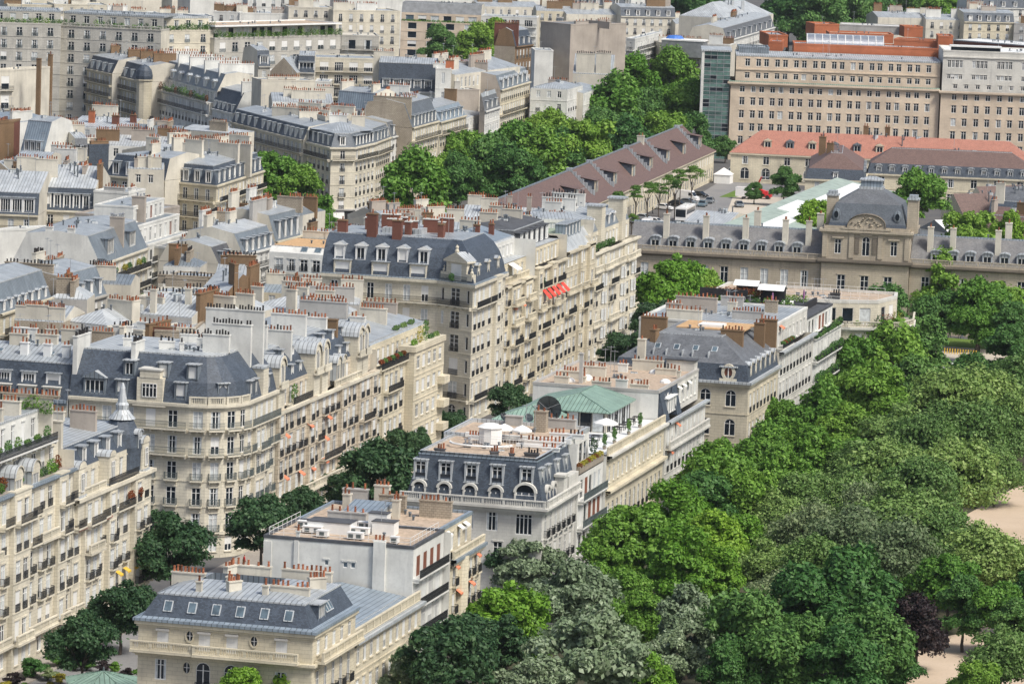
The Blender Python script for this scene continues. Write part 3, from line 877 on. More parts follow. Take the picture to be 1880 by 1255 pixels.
def tree(px,py,rpx,kind,label,group=None,hz=None,cat='tree',zc=None,name=None,sq=1.0):
 """px, py: where the middle of the crown shows; rpx: its half width there."""
 mat,n,leaf,blobs,loose,asp,tsh,ns=KIND[kind]
 z=8.0 if zc is None else zc
 for _ in range(4):
  x,y=E(px,py,z);d=math.hypot(math.hypot(x,y),CAM_H-z)
  R=rpx*1.2/(FPX/d);H=R*asp*sq
  tot=H/(1-tsh)if zc is None else zc+H/2
  if zc is None:z=tot-H/2
 tree_n[0]+=1
 sd=tree_n[0]%ns
 root=thing(name or 'tree',label,cat,(x,y,0),0,group)
 base=max(.3,z-H/2)
 cm=crown_mesh(mat,100+sd*7+len(mat),n,5.0,5.0*asp,leaf,blobs,loose)
 c=place('crown',cm,root,(x,y,base),rnd.uniform(0,6.28),(R/5.0*rnd.uniform(.92,1.12),R/5.0*rnd.uniform(.92,1.12),H/(5.0*asp)))
 th=base+H*.35
 tm=trunk_mesh(sd,6.0,.3,2.6,6,8.6)
 k=R/5.0
 place('trunk',tm,root,(x,y,0),rnd.uniform(0,6.28),(max(.55,k),max(.55,k),(base+H*.45)/8.0))
 return root
def box_quad(L,C,R):
 """plan from left, front and right eave corners (already in metres); the back corner closes the parallelogram"""
 return[L,C,R,(L[0]+R[0]-C[0],L[1]+R[1]-C[1])]
def rect(x0,x1,y0,y1):
 return[(x0,y0),(x1,y0),(x1,y1),(x0,y1)]
def deep(L,C,d):
 dx,dy=C[0]-L[0],C[1]-L[1];l=math.hypot(dx,dy)
 return[L,C,(C[0]-dy/l*d,C[1]+dx/l*d),(L[0]-dy/l*d,L[1]+dx/l*d)]
 # ground
g=MB();g.face([(-3000,-200,0),(2600,-200,0),(2600,4200,0),(-3000,4200,0)],'asphalt');struct('ground',g)
g=MB();g.face([(-132,380,.004),(140,380,.004),(140,742,.004),(-132,742,.004)],'earth');struct('park_ground',g)
g=MB();g.face([(*E(u,v,0),.008)for u,v in((1960,1040),(1960,850),(1880,885),(1800,930),(1690,990),(1730,1050))],'sand');struct('sand_path',g)
g=MB();g.face([(*E(u,v,0),.009)for u,v in((1560,1275),(1880,1290),(1960,1120),(1880,1110),(1780,1160),(1660,1180))],'sand');struct('sand_path',g)
g=MB();g.face([(-181,380,.004),(-154.6,380,.004),(-154.6,840,.004),(-181,840,.004)],'road_mat');struct('avenue_road',g)
for x0,x1 in((-181.4,-177.5),(-158.5,-154.8)):
 g=MB();g.box(x0,x1,440,668,0,.13,'paving',skip='b');struct('pavement',g)
def zat(px,py,dist):
 d=_ray(px,py);return CAM_H+d.z*dist/math.hypot(d.x,d.y)
def storey(B,a,b,z0,z1,ops,mat=None):
 """ops: (x, sill, w, h, kind, pane, rail) along the wall a-b, one storey high"""
 mat=mat or B.wallm
 L=math.hypot(b[0]-a[0],b[1]-a[1]);t=((b[0]-a[0])/L,(b[1]-a[1])/L);nn=(t[1],-t[0])
 P=lambda x,y,z:(a[0]+t[0]*x+nn[0]*y,a[1]+t[1]*x+nn[1]*y,z)
 W=B.wall;rz=math.atan2(t[1],t[0]);cur=0
 for(xc,s,w,h,k,v,rl)in sorted(ops):
  l,r=xc-w/2,xc+w/2;zs,ze=z0+s,min(z1-.05,z0+s+h);dp=-.16
  W.face([P(cur,0,z0),P(l,0,z0),P(l,0,z1),P(cur,0,z1)],mat);cur=r
  W.face([P(l,0,z0),P(r,0,z0),P(r,0,zs),P(l,0,zs)],mat)
  if k=='oval':
   zc=(zs+ze)/2;q=12
   ov=[(xc+w/2*math.cos(2*PI*i/q),zc+(ze-zs)/2*math.sin(2*PI*i/q))for i in range(q)]
   W.face([P(l,0,zs),P(r,0,zs)]+[P(ov[i%q][0],0,ov[i%q][1])for i in(12,11,10,9,8,7,6)],mat)
   W.face([P(r,0,ze),P(l,0,ze)]+[P(*(ov[i][0],0,ov[i][1]))for i in(6,5,4,3,2,1,0)],mat)
   W.face([P(l,0,ze),P(r,0,ze),P(r,0,z1),P(l,0,z1)],mat)
   for i in range(q):
    u,w_=ov[i],ov[(i+1)%q]
    W.face([P(u[0],0,u[1]),P(w_[0],0,w_[1]),P(w_[0],dp,w_[1]),P(u[0],dp,u[1])],mat)
    m1=lambda p,f:(xc+(p[0]-xc)*f,zc+(p[1]-zc)*f)
    A,B2,C,D=m1(u,1.0),m1(w_,1.0),m1(w_,1.3),m1(u,1.3)
    W.face([P(A[0],.09,A[1]),P(B2[0],.09,B2[1]),P(C[0],.09,C[1]),P(D[0],.09,D[1])][::-1],mat);W.face([P(D[0],.09,D[1]),P(C[0],.09,C[1]),P(C[0],-.02,C[1]),P(D[0],-.02,D[1])][::-1],mat)
   def mk(w=w,h=ze-zs):
    mb=MB();o=[(w/2*math.cos(2*PI*i/12),h/2+h/2*math.sin(2*PI*i/12))for i in range(12)]
    mb.face([(x,.13,z)for x,z in o],'glass');mb.box(-.035,.035,.07,.12,.04,h-.04,'white_paint');mb.box(-w/2+.04,w/2-.04,.08,.12,h/2-.03,h/2+.03,'white_paint')
    return mb.mesh('oval_window')
   B.put('oval_window',mk(),P(xc,0,zs),rz)
  else:
   if k=='arch':
    o=arc(w,ze-zs,w*.42);oo=[(xc+x,zs+z)for x,z in o];top=oo[2:]
    W.face([P(l,0,z1),P(l,0,top[-1][1])]+[P(q[0],0,q[1])for q in top[::-1][1:-1]]+[P(r,0,top[0][1]),P(r,0,z1)],mat)
    for q in range(len(oo)):
     u,v_=oo[q],oo[(q+1)%len(oo)]
     W.face([P(u[0],0,u[1]),P(v_[0],0,v_[1]),P(v_[0],dp,v_[1]),P(u[0],dp,u[1])],mat)
   else:
    W.face([P(l,0,ze),P(r,0,ze),P(r,0,z1),P(l,0,z1)],mat)
    W.face([P(l,0,zs),P(l,dp,zs),P(l,dp,ze),P(l,0,ze)],mat);W.face([P(r,0,ze),P(r,dp,ze),P(r,dp,zs),P(r,0,zs)],mat)
    W.face([P(l,0,ze),P(l,dp,ze),P(r,dp,ze),P(r,0,ze)],mat);W.face([P(l,0,zs),P(r,0,zs),P(r,dp,zs),P(l,dp,zs)],mat)
    W.obox(P(l,0,0)[:2],t,nn,-.14,w+.14,-.03,.1,ze+.02,ze+.2,mat)
   o=B.put('window',cached(('fr',(w,h),k,'white_paint'),lambda:frame_mesh(w,h,k,'white_paint')),P(xc,0,zs),rz,('pane',cached(('pa',(w,h),k,v),lambda:pane_mesh(w,h,k,v))))
   if rl=='g':
    gw=round(w+.12,2);B.put('window_guard',cached(('g',gw,B.rail,True),lambda:guard_mesh(gw,B.rail,True)),P(xc,.02,zs),rz)
   elif rl=='b':
    gw=round(w+.5,2);B.put('balcony',cached(('b',gw,B.rail,mat,True),lambda:smallbalcony_mesh(gw,B.rail,mat,True)),P(xc,0,zs-.03),rz)
 W.face([P(cur,0,z0),P(L,0,z0),P(L,0,z1),P(cur,0,z1)],mat)
def clutter(mb,x,y,z,w,d,h,mat='white_paint',top='felt_dark'):
 mb.box(x-w/2,x+w/2,y-d/2,y+d/2,z,z+h,mat,skip='b');mb.box(x-w/2-.08,x+w/2+.08,y-d/2-.08,y+d/2+.08,z+h+.001,z+h+.08,top)
def acunit(B,x,y,z,w=1.6,d=.7,h=.7,rz=0.0):
 def mk():
  mb=MB();mb.box(-w/2,w/2,-d/2,d/2,.15,h,'white_paint');mb.box(-w/2-.05,w/2+.05,-d/2-.05,d/2+.05,h,h+.06,'white_paint')
  for s_ in(-1,1):mb.box(s_*w*.35-.06,s_*w*.35+.06,-d/2,d/2,0,.15,'iron')
  n=max(1,int(w/.8))
  for i in range(n):
   cx=-w/2+w*(i+.5)/n
   mb.box(cx-.28,cx+.28,-d/2-.02,-d/2-.005,.24,h-.12,'iron_grey')
  return mb.mesh('air_conditioner')
 B.put('air_conditioner',cached(('ac',w,d,h),mk),(x,y,z),rz)
def dish(label,x,y,z,r=.9,ang=0.0,mat='iron_grey',tilt=.9,mesh=False):
 t=thing('satellite_dish',label,'satellite dish',(x,y,z))
 mb=MB();k=18;ca,sa=math.cos(ang),math.sin(ang)
 def P(u,v,w):
  vy=v*math.cos(tilt-1.57)-w*math.sin(tilt-1.57)*-1
  X_,Y_,Z_=u,-w*math.sin(tilt)-v*math.cos(tilt),v*math.sin(tilt)-w*math.cos(tilt)*-1
  return(x+X_*ca-Y_*sa,y+X_*sa+Y_*ca,z+r*1.25+Z_)
 rings=[0,.35,.7,1.0]
 for a,b in zip(rings[:-1],rings[1:]):
  for i in range(k):
   u0,u1=2*PI*i/k,2*PI*(i+1)/k
   f=lambda q,u:P(r*q*math.cos(u),r*q*math.sin(u),r*.32*q*q)
   f2=lambda q,u:P(r*q*math.cos(u),r*q*math.sin(u),r*.32*q*q-.05)
   mb.face([f(a,u0),f(b,u0),f(b,u1),f(a,u1)],mat);mb.face([f2(a,u1),f2(b,u1),f2(b,u0),f2(a,u0)],mat)
 mb.build('reflector',t)
 s=MB();s.tube([(x,y,z),(x,y,z+r*1.2)],.07,'steel',6)
 for i in range(8):
  u=2*PI*i/8
  s.tube([P(0,0,.02),P(r*math.cos(u),r*math.sin(u),r*.34)],.03,'iron' if mesh else 'steel',4)
 for i in range(3):
  u=2*PI*i/3+.5
  s.tube([P(r*.95*math.cos(u),r*.95*math.sin(u),r*.3),P(0,0,r*.8)],.025,'steel',4)
 s.build('mast',t)
 return t
def parasol(label,x,y,z,r=1.4,h=2.4,mat='canvas',closed=False):
 t=thing('parasol',label,'parasol',(x,y,z))
 p=MB();p.tube([(x,y,z),(x,y,z+h)],.04,'steel',6);p.lathe((x,y,z),[(.3,0),(.3,.08),(.05,.12)],'iron',8);p.build('pole',t)
 c=MB()
 if closed:c.lathe((x,y,z),[(.14,h-1.5),(.2,h-.9),(.1,h-.1),(.0,h+.05)],mat,8)
 else:c.lathe((x,y,z),[(r,h-.75),(r,h-.55),(r*.55,h-.2),(.0,h+.1)],mat,8)
 c.build('canopy',t)
 return t
def potted(label,x,y,z,h=1.2,mat='leaf_green',group=None,w=.7):
 t=thing('potted_plant',label,'potted plant',(x,y,z),0,group)
 p=MB();p.lathe((x,y,z),[(.2,0),(.28,.4),(.24,.4),(.0,.34)],'planter',9);p.build('pot',t)
 place('foliage',bush_mesh(mat,w,h,int(x*7)%3),t,(x,y,z+.36))
 return t
def artic(B,a,b,z0,z1,nf,segs,**kw):
 """A facade in bays: segs = (length, how far it stands out, rails per storey, windows across)"""
 L=math.hypot(b[0]-a[0],b[1]-a[1]);t=((b[0]-a[0])/L,(b[1]-a[1])/L);nn=(t[1],-t[0])
 tot=sum(s_[0]for s_ in segs);pos=0;mat=kw.get('mat')or B.wallm
 P=lambda x,o:(a[0]+t[0]*x+nn[0]*o,a[1]+t[1]*x+nn[1]*o)
 for ln,out,rail,n in segs:
  l=ln/tot*L;k=dict(kw)
  B.facade(P(pos,out),P(pos+l,out),z0,z1,nf,n=n,rail=rail,mar=.35,**k)
  if out>0:
   for x in(pos,pos+l):
    q=[(*P(x,0),z0),(*P(x,out),z0),(*P(x,out),z1),(*P(x,0),z1)]
    B.wall.face(q if x==pos else q[::-1],mat)
   B.wall.obox(P(pos,0),t,nn,-.08,l+.08,-.3,out+.12,z1,z1+.22,mat)
  pos+=l
  # the row between the avenue and the park
XL,XR=-154.5,-135.6
OPEN=(3,3,.6,.8,1.0,0)
# mansion with slate mansard and a ring of zinc round its court
y0,y1=454.6,470.2
B=Bld('mansion','cream stone mansion with slate mansard and zinc roof round a small court, nearest the viewer',rect(XL,XR,y0,y1),wall='stone_cream',near=True)
a,b=B.edge(0)
sc=(XR-XL)/1585.0
px=lambda v:(v-95)*sc
storey(B,a,b,11.35,14.5,[(px(320),.25,1.25,1.75,'fr',3,'-'),(px(565),1.15,.75,1.1,'oval',0,'-'),(px(700),.25,1.25,1.75,'fr',3,'-'),(px(952),.25,1.25,1.75,'fr',3,'-'),(px(1150),1.15,.75,1.1,'oval',0,'-'),(px(1400),.25,1.25,1.75,'fr',3,'-')])
storey(B,a,b,6.9,11.35,[(px(305),1.3,1.25,2.2,'fr',4,'-'),(px(545),2.2,.8,1.2,'oval',0,'-'),(px(695),.5,1.55,3.0,'arch',0,'g'),(px(950),.5,1.55,3.0,'arch',0,'g'),(px(1135),2.2,.8,1.2,'oval',0,'-'),(px(1400),.6,1.3,2.6,'fr',4,'g')])
B.facade(a,b,0,6.9,2,bay=3.1,rail='-b',var=OPEN)
for v in(320,700,952,1400):
 x=a[0]+px(v);w=.72
 B.wall.box(x-w,x+w,y0-.3,y0-.02,13.4,13.62,'plaster_grey')
c,d=B.edge(1)
B.facade(c,d,0,6.9,2,bay=3.0,rail='-b',var=OPEN);B.facade(c,d,6.9,11.35,1,bay=3.0,rail='b',var=OPEN);B.facade(c,d,11.35,14.5,1,bay=2.6,rail='-',var=OPEN,sill=.5,wh=1.6)
for i in(2,3):B.facade(*B.edge(i),0,14.5,4,bay=3.2,rail='-',var=OPEN)
B.balustrade((XL-.55,y0-.25),(XL+6.2,y0-.25),11.4,'stone_cream',.8);B.balustrade((XL+6.3,y0-.5),(XR-1.2,y0-.5),11.4,'stone_cream',.75);B.balustrade((XR+.2,y0+.5),(XR+.2,y1-.4),11.4,'stone_cream',.9)
B.cornice(11.15,.45,.3);B.cornice(14.62,[.5,.5,.1,.5],.3,mat='zinc_blue');B.cornice(14.3,[.35,.35,.05,.35],.35)
prof=[(.25,.12),(1.35,2.35)]
cur=inset(B.poly,.0);r=MB(tdir=(1,0));z=14.62
p1=inset(cur,.25);r.loft(cur,z,p1,z+.15,'zinc_blue')
p2=inset(p1,[1.45,1.3,.8,1.3]);r.loft(p1,z+.15,p2,17.0,'slate_grey_dark' if 'slate_grey_dark' in MATS else 'slate')
B.roofz=17.0
p3=inset(p2,[.5,.5,.5,.5]);r.loft(p2,17.0,p3,17.18,'zinc')
court=[(-150.2,462.3),(-142.2,462.3),(-142.2,466.2),(-150.2,466.2)]
r.loft(p3,17.18,court,17.75,'zinc');r.loft(court,17.75,court,13.2,'zinc_dark')
r.face([(x,y,13.2)for x,y in court],'zinc_dark');r.ring(p2,[.12]*4,16.88,17.05,'zinc_pale');r.build('roof',B.root)
me=cached('mw',lambda:frame_mesh(1.0,1.4,'fr','white_paint'))
for x in(-148.6,-146.2,-144.0):B.put('window',me,(x,466.0,14.6),0,('pane',cached('mwp',lambda:pane_mesh(1.0,1.4,'fr',0))))
B.skylights(0,15.3,6,1.54,.56,mar=1.6,w=.95,h=1.25)
B.put('dormer',dormer_mesh(2.6,1.9,1.8,'flat','slate','zinc_pale','zinc_blue'),(XR-.45,y0+4.6,14.85),PI/2);B.skylights(1,15.4,3,1.7,.58,mar=6.5)
for x,y,L,an,n in((-152.0,463.2,3.6,0,9),(-145.6,458.9,1.6,.9,5),(-139.8,460.0,4.2,0,8),(-148.8,467.4,1.8,1.3,4),(-138.3,464.6,1.9,.7,5),(-147.3,470.0,4.5,0,8),(-141.0,469.9,5.5,0,11)):
 B.chimney(x,y,16.4,18.0 if n>5 else 18.3,L,an,.6,'plaster_cream',n)
for x,y in((-149.0,457.7),(-142.0,458.4),(-147.0,461.7)):B.chimney(x,y,17.0,18.2,.6,0,.55,'plaster_cream',1)
B.done()
# low wing behind the mansion
y0,y1=470.4,497.2
B=Bld('apartment_building','low cream wing with blue zinc roof and balustraded cornice between mansion and white wall',rect(XL,XR-.2,y0,y1),wall='stone_cream',near=True)
a,b=B.edge(1)
B.facade(a,b,0,10.6,3,bay=2.6,rail='---',var=OPEN,ww=1.2,wh=1.9);B.facade(*B.edge(3),0,10.6,3,bay=3,rail='-');B.blank(*B.edge(0),0,10.6,'plaster_cream');B.blank(*B.edge(2),0,10.6,'plaster_white')
B.cornice(10.7,[0,.6,0,.4],.35,mat='zinc_pale');B.cornice(10.4,[0,.4,0,.3],.3)
B.balustrade((XR-.75,y0+.2),(XR-.75,y1-.2),10.7,'stone_cream',.5,slab=False,h=1.15)
B.mansard(10.6,[(2.2,.45)],['zinc_blue'],top='zinc_blue',ridge=1.0,sides=[False,True,False,True])
B.chimney(-141.5,479.0,10.6,14.0,3.4,0,1.8,'plaster_white',9);B.chimney(-141,471.6,10.6,14.0,1.5,.2,.7,'plaster_cream',3)
B.done()
# modern white block: blank wall to the viewer, balconies to the park
y0,y1=497.6,510.4;xr=-137.0
B=Bld('apartment_building','flat roofed modern block with a big blank white end wall and brown shutters facing park',rect(XL,xr,y0,y1),wall='plaster_white',near=True)
a,b=B.edge(0);z=16.4
storey(B,a,b,0,13.2,[],'plaster_white');storey(B,a,b,13.2,14.9,[(7.4,.5,.5,.65,'one',6,'-'),(9.6,.4,.55,.7,'one',6,'-'),(10.5,.4,.55,.7,'one',6,'-')],'plaster_white');storey(B,a,b,14.9,z,[],'plaster_white')
B.wall.obox(a,(1,0),(0,-1),.02,.95,-.02,.22,0,z-.4,'plaster_white');B.wall.obox(a,(1,0),(0,-1),3.6,4.1,-.02,.2,0,z-.1,'plaster_white');B.wall.obox(a,(1,0),(0,-1),12.9,14.3,-.02,.35,9.6,z+.5,'plaster_white')
c,d=B.edge(1)
B.facade(c,d,0,12.9,4,bay=3.1,rail='-ccc',kind='wide',ww=1.9,var=(2,1,1,0,2,1),mat='plaster_white',orn=False)
B.facade(c,d,12.9,z,1,bay=3.0,rail='c',kind='one',ww=1.5,var=(0,0,0,0,0,1),orn=False,sill=.1,wh=2.3)
for i in(2,3):B.facade(*B.edge(i),0,z,5,bay=3.4,rail='-')
B.flat(z,'gravel',.25,'felt_dark')
r=MB()
clutter(r,-148.5,504.2,z,5.0,3.0,1.3);clutter(r,-142.6,505.5,z,2.6,2.0,1.5);clutter(r,-143.8,507.2,z,2.2,1.6,2.1)
r.build('roof_hut',B.root)
for x,y,w in((-151.3,505.4,3.2),(-150.2,502.2,2.2),(-145.2,503.8,2.4),(-144.6,500.4,1.8),(-148.4,500.2,1.3),(-139.8,499.6,.9),(-145.6,507.8,1.6)):acunit(B,x,y,z,w,.9,.8,0)
for k,(p,q)in enumerate((((XL+.5,y0+.5),(xr-.5,y0+.5)),((XL+.4,y0+.6),(XL+.4,y1-.3)),((xr-.6,y0+.6),(xr-.6,y1-.3)))):
 m_=MB();L=math.hypot(q[0]-p[0],q[1]-p[1]);n=int(L/1.6)
 for h in(.55,1.05):m_.tube([(*p,z+h),(*q,z+h)],.03,'white_paint',4)
 for i in range(n+1):
  f=i/n;m_.tube([(p[0]+(q[0]-p[0])*f,p[1]+(q[1]-p[1])*f,z),(p[0]+(q[0]-p[0])*f,p[1]+(q[1]-p[1])*f,z+1.06)],.028,'white_paint',4)
 m_.build('safety_rail',B.root)
B.chimney(-141.0,497.7,z+.1,z+.5,1.3,0,.4,'plaster_white',3);B.chimney(-150.6,497.9,z,z+.8,.4,0,.3,'plaster_white',1)
B.done()
# cream building sharing the flat roof
y0,y1=510.6,524.6;xr=-136.2
B=Bld('apartment_building','cream stone building with a rounded bay and balustraded top terrace, behind the white block',rect(XL,xr,y0,y1),wall='stone_cream',near=True)
c,d=B.edge(1)
B.facade(c,d,0,13.0,4,bay=2.35,rail='-bbb',var=OPEN,ww=1.05)
for k,yy in enumerate((515.2,)):
 for i in range(6):
  a0,a1=-1.57+PI*i/6,-1.57+PI*(i+1)/6
  B.wall.face([(xr+1.0*math.cos(a0),yy+1.1*math.sin(a0),0),(xr+1.0*math.cos(a1),yy+1.1*math.sin(a1),0),(xr+1.0*math.cos(a1),yy+1.1*math.sin(a1),13),(xr+1.0*math.cos(a0),yy+1.1*math.sin(a0),13)],'stone_cream')
B.cornice(13.1,[0,.75,0,.3],.35,mat='zinc_blue');B.cornice(12.75,[0,.5,0,.2],.4);B.balustrade((xr-.15,y0+.1),(xr-.15,y1-.1),13.1,'stone_cream',.6,slab=False)
at=rect(XL,xr-1.3,y0,y1)
B.facade(at[1],at[2],13.0,16.3,1,bay=2.9,rail='-',var=OPEN,sill=.3,wh=2.1)
B.blank((XL,y0),(xr,y0),0,16.3,'plaster_white');B.blank((xr,y1),(XL,y1),0,13,'plaster_cream');B.blank(at[2],at[3],13,16.3,'plaster_cream');B.facade(*B.edge(3),0,16.3,5,bay=3,rail='-')
B.poly2=at;B.flat(16.3,'gravel',.3,'zinc_blue',poly=at)
for x,y,L,n,m_,zt in((-151.5,523.8,3.0,4,'plaster_grey',18.2),(-146.3,521.5,3.2,4,'rubble',18.2),(-140.6,519.8,3.8,8,'rubble',18.2),(-144.6,517.0,.8,2,'plaster_cream',18.4),(-145.2,519.6,.6,1,'plaster_cream',18.0),(-151.2,519.2,.9,2,'plaster_cream',18.3),(-148.2,523.6,1.8,4,'plaster_cream',18.9),(-149,512,4.6,5,'plaster_grey',17.4)):
 B.chimney(x,y,16.2,zt,L,0,.8,m_,n)
r=MB();r.prism([(-150.2,513.6),(-145.6,513.6),(-145.6,519),(-150.2,519)],16.3,17.2,'plaster_cream');r.face([(-150.2,513.6,17.2),(-145.6,513.6,17.2),(-145.6,519,17.9),(-150.2,519,17.9)],'zinc_blue');r.face([(-145.6,513.6,17.2),(-145.6,519,17.2),(-145.6,519,17.9)],'zinc_blue');r.face([(-150.2,519,17.2),(-150.2,513.6,17.2),(-150.2,519,17.9)],'zinc_blue');r.face([(-145.6,519,17.2),(-150.2,519,17.2),(-150.2,519,17.9),(-145.6,519,17.9)],'zinc_blue');r.build('roof_lantern',B.root)
for yy in(513.3,518.6,521):B.awning(at[1],at[2],yy-y0,15.9,1.4,.6,.35,'awning_white')
for yy,zz in((512.3,12.4),(513.9,9.2),(519.5,9.3),(521.8,12.3)):B.awning(c,d,yy-y0,zz,1.2,.6,.4,'awning_orange')
B.done()
# big slate mansard with five dormers and a tan roof
y0,y1=556.6,573.9;xr=-136.9
B=Bld('apartment_building','white stone building under a tall dark slate mansard with five dormers and tan roof',rect(XL,xr,y0,y1),wall='stone_white',near=True)
a,b=B.edge(0)
W_=xr-XL;q=lambda v:(v-110)/(1250-110)*W_
xs=[q(215),q(425),q(640),q(855),q(1100)]
storey(B,a,b,8.3,12.2,[(xs[0],.6,1.3,2.6,'fr',4,'-'),(xs[1],.6,1.3,2.6,'fr',4,'-'),(xs[2],.6,1.3,2.6,'fr',4,'-'),(xs[3]-.3,.6,1.5,2.6,'fr',4,'-'),(xs[4],.4,2.1,3.0,'wide',0,'-')])
B.facade(a,b,0,8.3,2,n=5,rail='-',var=OPEN)
c,d=B.edge(1)
B.facade(c,d,0,12.2,3,bay=2.6,rail='-bb',var=OPEN);B.blank(*B.edge(2),0,17.9,'plaster_white');B.facade(*B.edge(3),0,12.2,3,bay=3,rail='-')
B.cornice(12.25,[.9,.9,0,.9],.3);B.cornice(11.95,[.55,.55,0,.55],.4)
B.balustrade((XL-.6,y0-.05),(xr+.6,y0-.05),12.25,'stone_white',.75,slab=False);B.balustrade((xr+.05,y0),(xr+.05,y1-.3),12.25,'stone_white',.75,slab=False)
B.mansard(12.3,[(1.25,5.5)],['slate'],top='gravel',ridge=0,sides=[True,True,False,True],gable='plaster_white',lip='zinc_blue')
tp=B.top;r=MB();r.ring(tp,[-.3,-.3,0,-.3],17.8,18.15,'zinc_pale');r.build('roof_kerb',B.root)
def dw_mesh(w,h,kind,wide=False):
 mb=MB();d_=1.7;mt='zinc_pale' if kind=='flat' else 'stone_white';gl='glass'
 t=.22
 mb.box(-w/2,-w/2+t,0,d_,0,h,mt);mb.box(w/2-t,w/2,0,d_,0,h,mt);mb.box(-w/2+t,w/2-t,.002,d_,0,.15,mt)
 if kind=='flat':
  mb.box(-w/2+t,w/2-t,.002,d_,h-t,h,mt);mb.box(-w/2-.1,w/2+.1,-.12,d_,h,h+.14,'zinc_pale');mb.box(-w/2-.1,w/2+.1,-.1,d_,-.12,-.002,'zinc_pale')
 else:
  k=10;R=w/2+.12
  o=[(R*math.cos(PI*i/k),h-.1+R*.85*math.sin(PI*i/k))for i in range(k+1)];n_=[((w/2-t)*math.cos(PI*i/k),h-.1+(w/2-t)*.85*math.sin(PI*i/k))for i in range(k+1)]
  for i in range(k):
   mb.face([(o[i][0],-.06,o[i][1]),(n_[i][0],-.06,n_[i][1]),(n_[i+1][0],-.06,n_[i+1][1]),(o[i+1][0],-.06,o[i+1][1])][::-1],mt)
   mb.face([(o[i][0],-.06,o[i][1]),(o[i+1][0],-.06,o[i+1][1]),(o[i+1][0],d_,o[i+1][1]),(o[i][0],d_,o[i][1])][::-1],mt)
   mb.face([(n_[i][0],-.06,n_[i][1]),(n_[i+1][0],-.06,n_[i+1][1]),(n_[i+1][0],.3,n_[i+1][1]),(n_[i][0],.3,n_[i][1])],mt)
  mb.face([(p[0],.26,p[1])for p in n_][::-1],gl)
 mb.face([(-w/2+t,.26,.15),(w/2-t,.26,.15),(w/2-t,.26,h-.05),(-w/2+t,.26,h-.05)],gl)
 for x in((-.33*w*.5,.33*w*.5)if wide else(0,)):mb.box(x-.06,x+.06,.16,.25,.15,h-.15,'white_paint')
 for s_ in(-1,1):mb.box(s_*(w/2-t-.05)-.05,s_*(w/2-t-.05)+.05,.16,.25,.15,h-.15,'white_paint')
 mb.box(-w/2+t+.1,w/2-t-.1,.17,.245,h*.72,h*.72+.07,'white_paint')
 if kind=='flat':rail_mb(mb,w-2*t,.75,'iron',.12,.05,.08)
 return mb.mesh('dormer')
for i,x in enumerate(xs):
 B.put('dormer',cached('dwf',lambda:dw_mesh(1.75,2.35,'flat')),(a[0]+x,y0+.55,14.7),0)
 if i<4:B.put('dormer',cached('dwr',lambda:dw_mesh(1.8,1.55,'round')),(a[0]+x,y0+.12,12.35),0)
 else:B.put('dormer',cached('dwr2',lambda:dw_mesh(2.8,1.7,'round',True)),(a[0]+x,y0+.12,12.35),0)
for yy in(558.7,562.0,566.6,571.0):
 B.put('dormer',cached('dwf',lambda:None),(xr-.6,yy,14.5),PI/2)
for yy in(560.2,563.4):B.put('dormer',cached('dwr',lambda:None),(xr-.12,yy,12.35),PI/2)
B.wall.box(xr-.5,xr+.7,564.6,566.4,12.3,15.0,'stone_white');B.wall.box(xr-.6,xr+.85,564.4,566.6,15.0,15.3,'stone_white');B.wall.box(xr-.6,xr+.5,568.2,573.2,12.25,14.6,'stone_white')
r=MB();r.lathe((-147.2,569.5,17.9),[(1.5,0),(1.5,2.0),(1.7,2.05),(.9,2.5),(0,2.6)],'canvas',10);r.build('lift_house',B.root)
r=MB()
r.tube([(-147.5+4.0*math.cos(t_),566+2.4*math.sin(t_),18.3)for t_ in[PI+PI*i/10 for i in range(11)]],.16,'white_roof',5);r.box(-151.5,-137.6,573.2,573.7,17.9,18.5,'white_roof')
r.box(-143.5,-138.5,568.4,568.8,17.9,18.3,'white_roof');r.build('roof_upstand',B.root)
for x,y,L,an,n,pm in((-151.0,559.2,1.3,0,4,'terracotta'),(-144.2,560.2,1.0,.6,3,'terracotta'),(-139.6,561.0,1.8,0,5,'pot_black'),(-138.6,566.8,2.2,0,6,'terracotta'),(-149.5,572.4,2.6,0,7,'terracotta'),(-141.0,571.9,6.0,0,12,'terracotta'),(-149.0,565.0,.9,0,2,'pot_metal'),(-141.8,559.6,.6,.4,2,'terracotta')):
 B.chimney(x,y,17.8,18.2,L,an,.5,'white_roof' if n>5 else 'felt_dark',n,pm)
m_=MB();cx,cy=-145.2,566.0
for i in range(26):
 a_=PI+PI*i/25;m_.tube([(cx+3.6*math.cos(a_),cy+2.1*math.sin(a_),18.2),(cx+3.6*math.cos(a_),cy+2.1*math.sin(a_),19.3)],.025,'white_paint',4)
m_.tube([(cx+3.6*math.cos(PI+PI*i/12),cy+2.1*math.sin(PI+PI*i/12),19.3)for i in range(13)],.035,'white_paint',4);m_.tube([(cx-3.6,cy,19.3),(cx+3.6,cy,19.3)],.035,'white_paint',4)
m_.build('safety_rail',B.root)
B.done()
for i,(x,y)in enumerate(((-146.0,571.8),(-143.6,571.6))):
 parasol('%s white roof parasol beside the round lift house on the tan roof'%('left' if i==0 else 'right'),x,y,17.9,1.3,2.2)
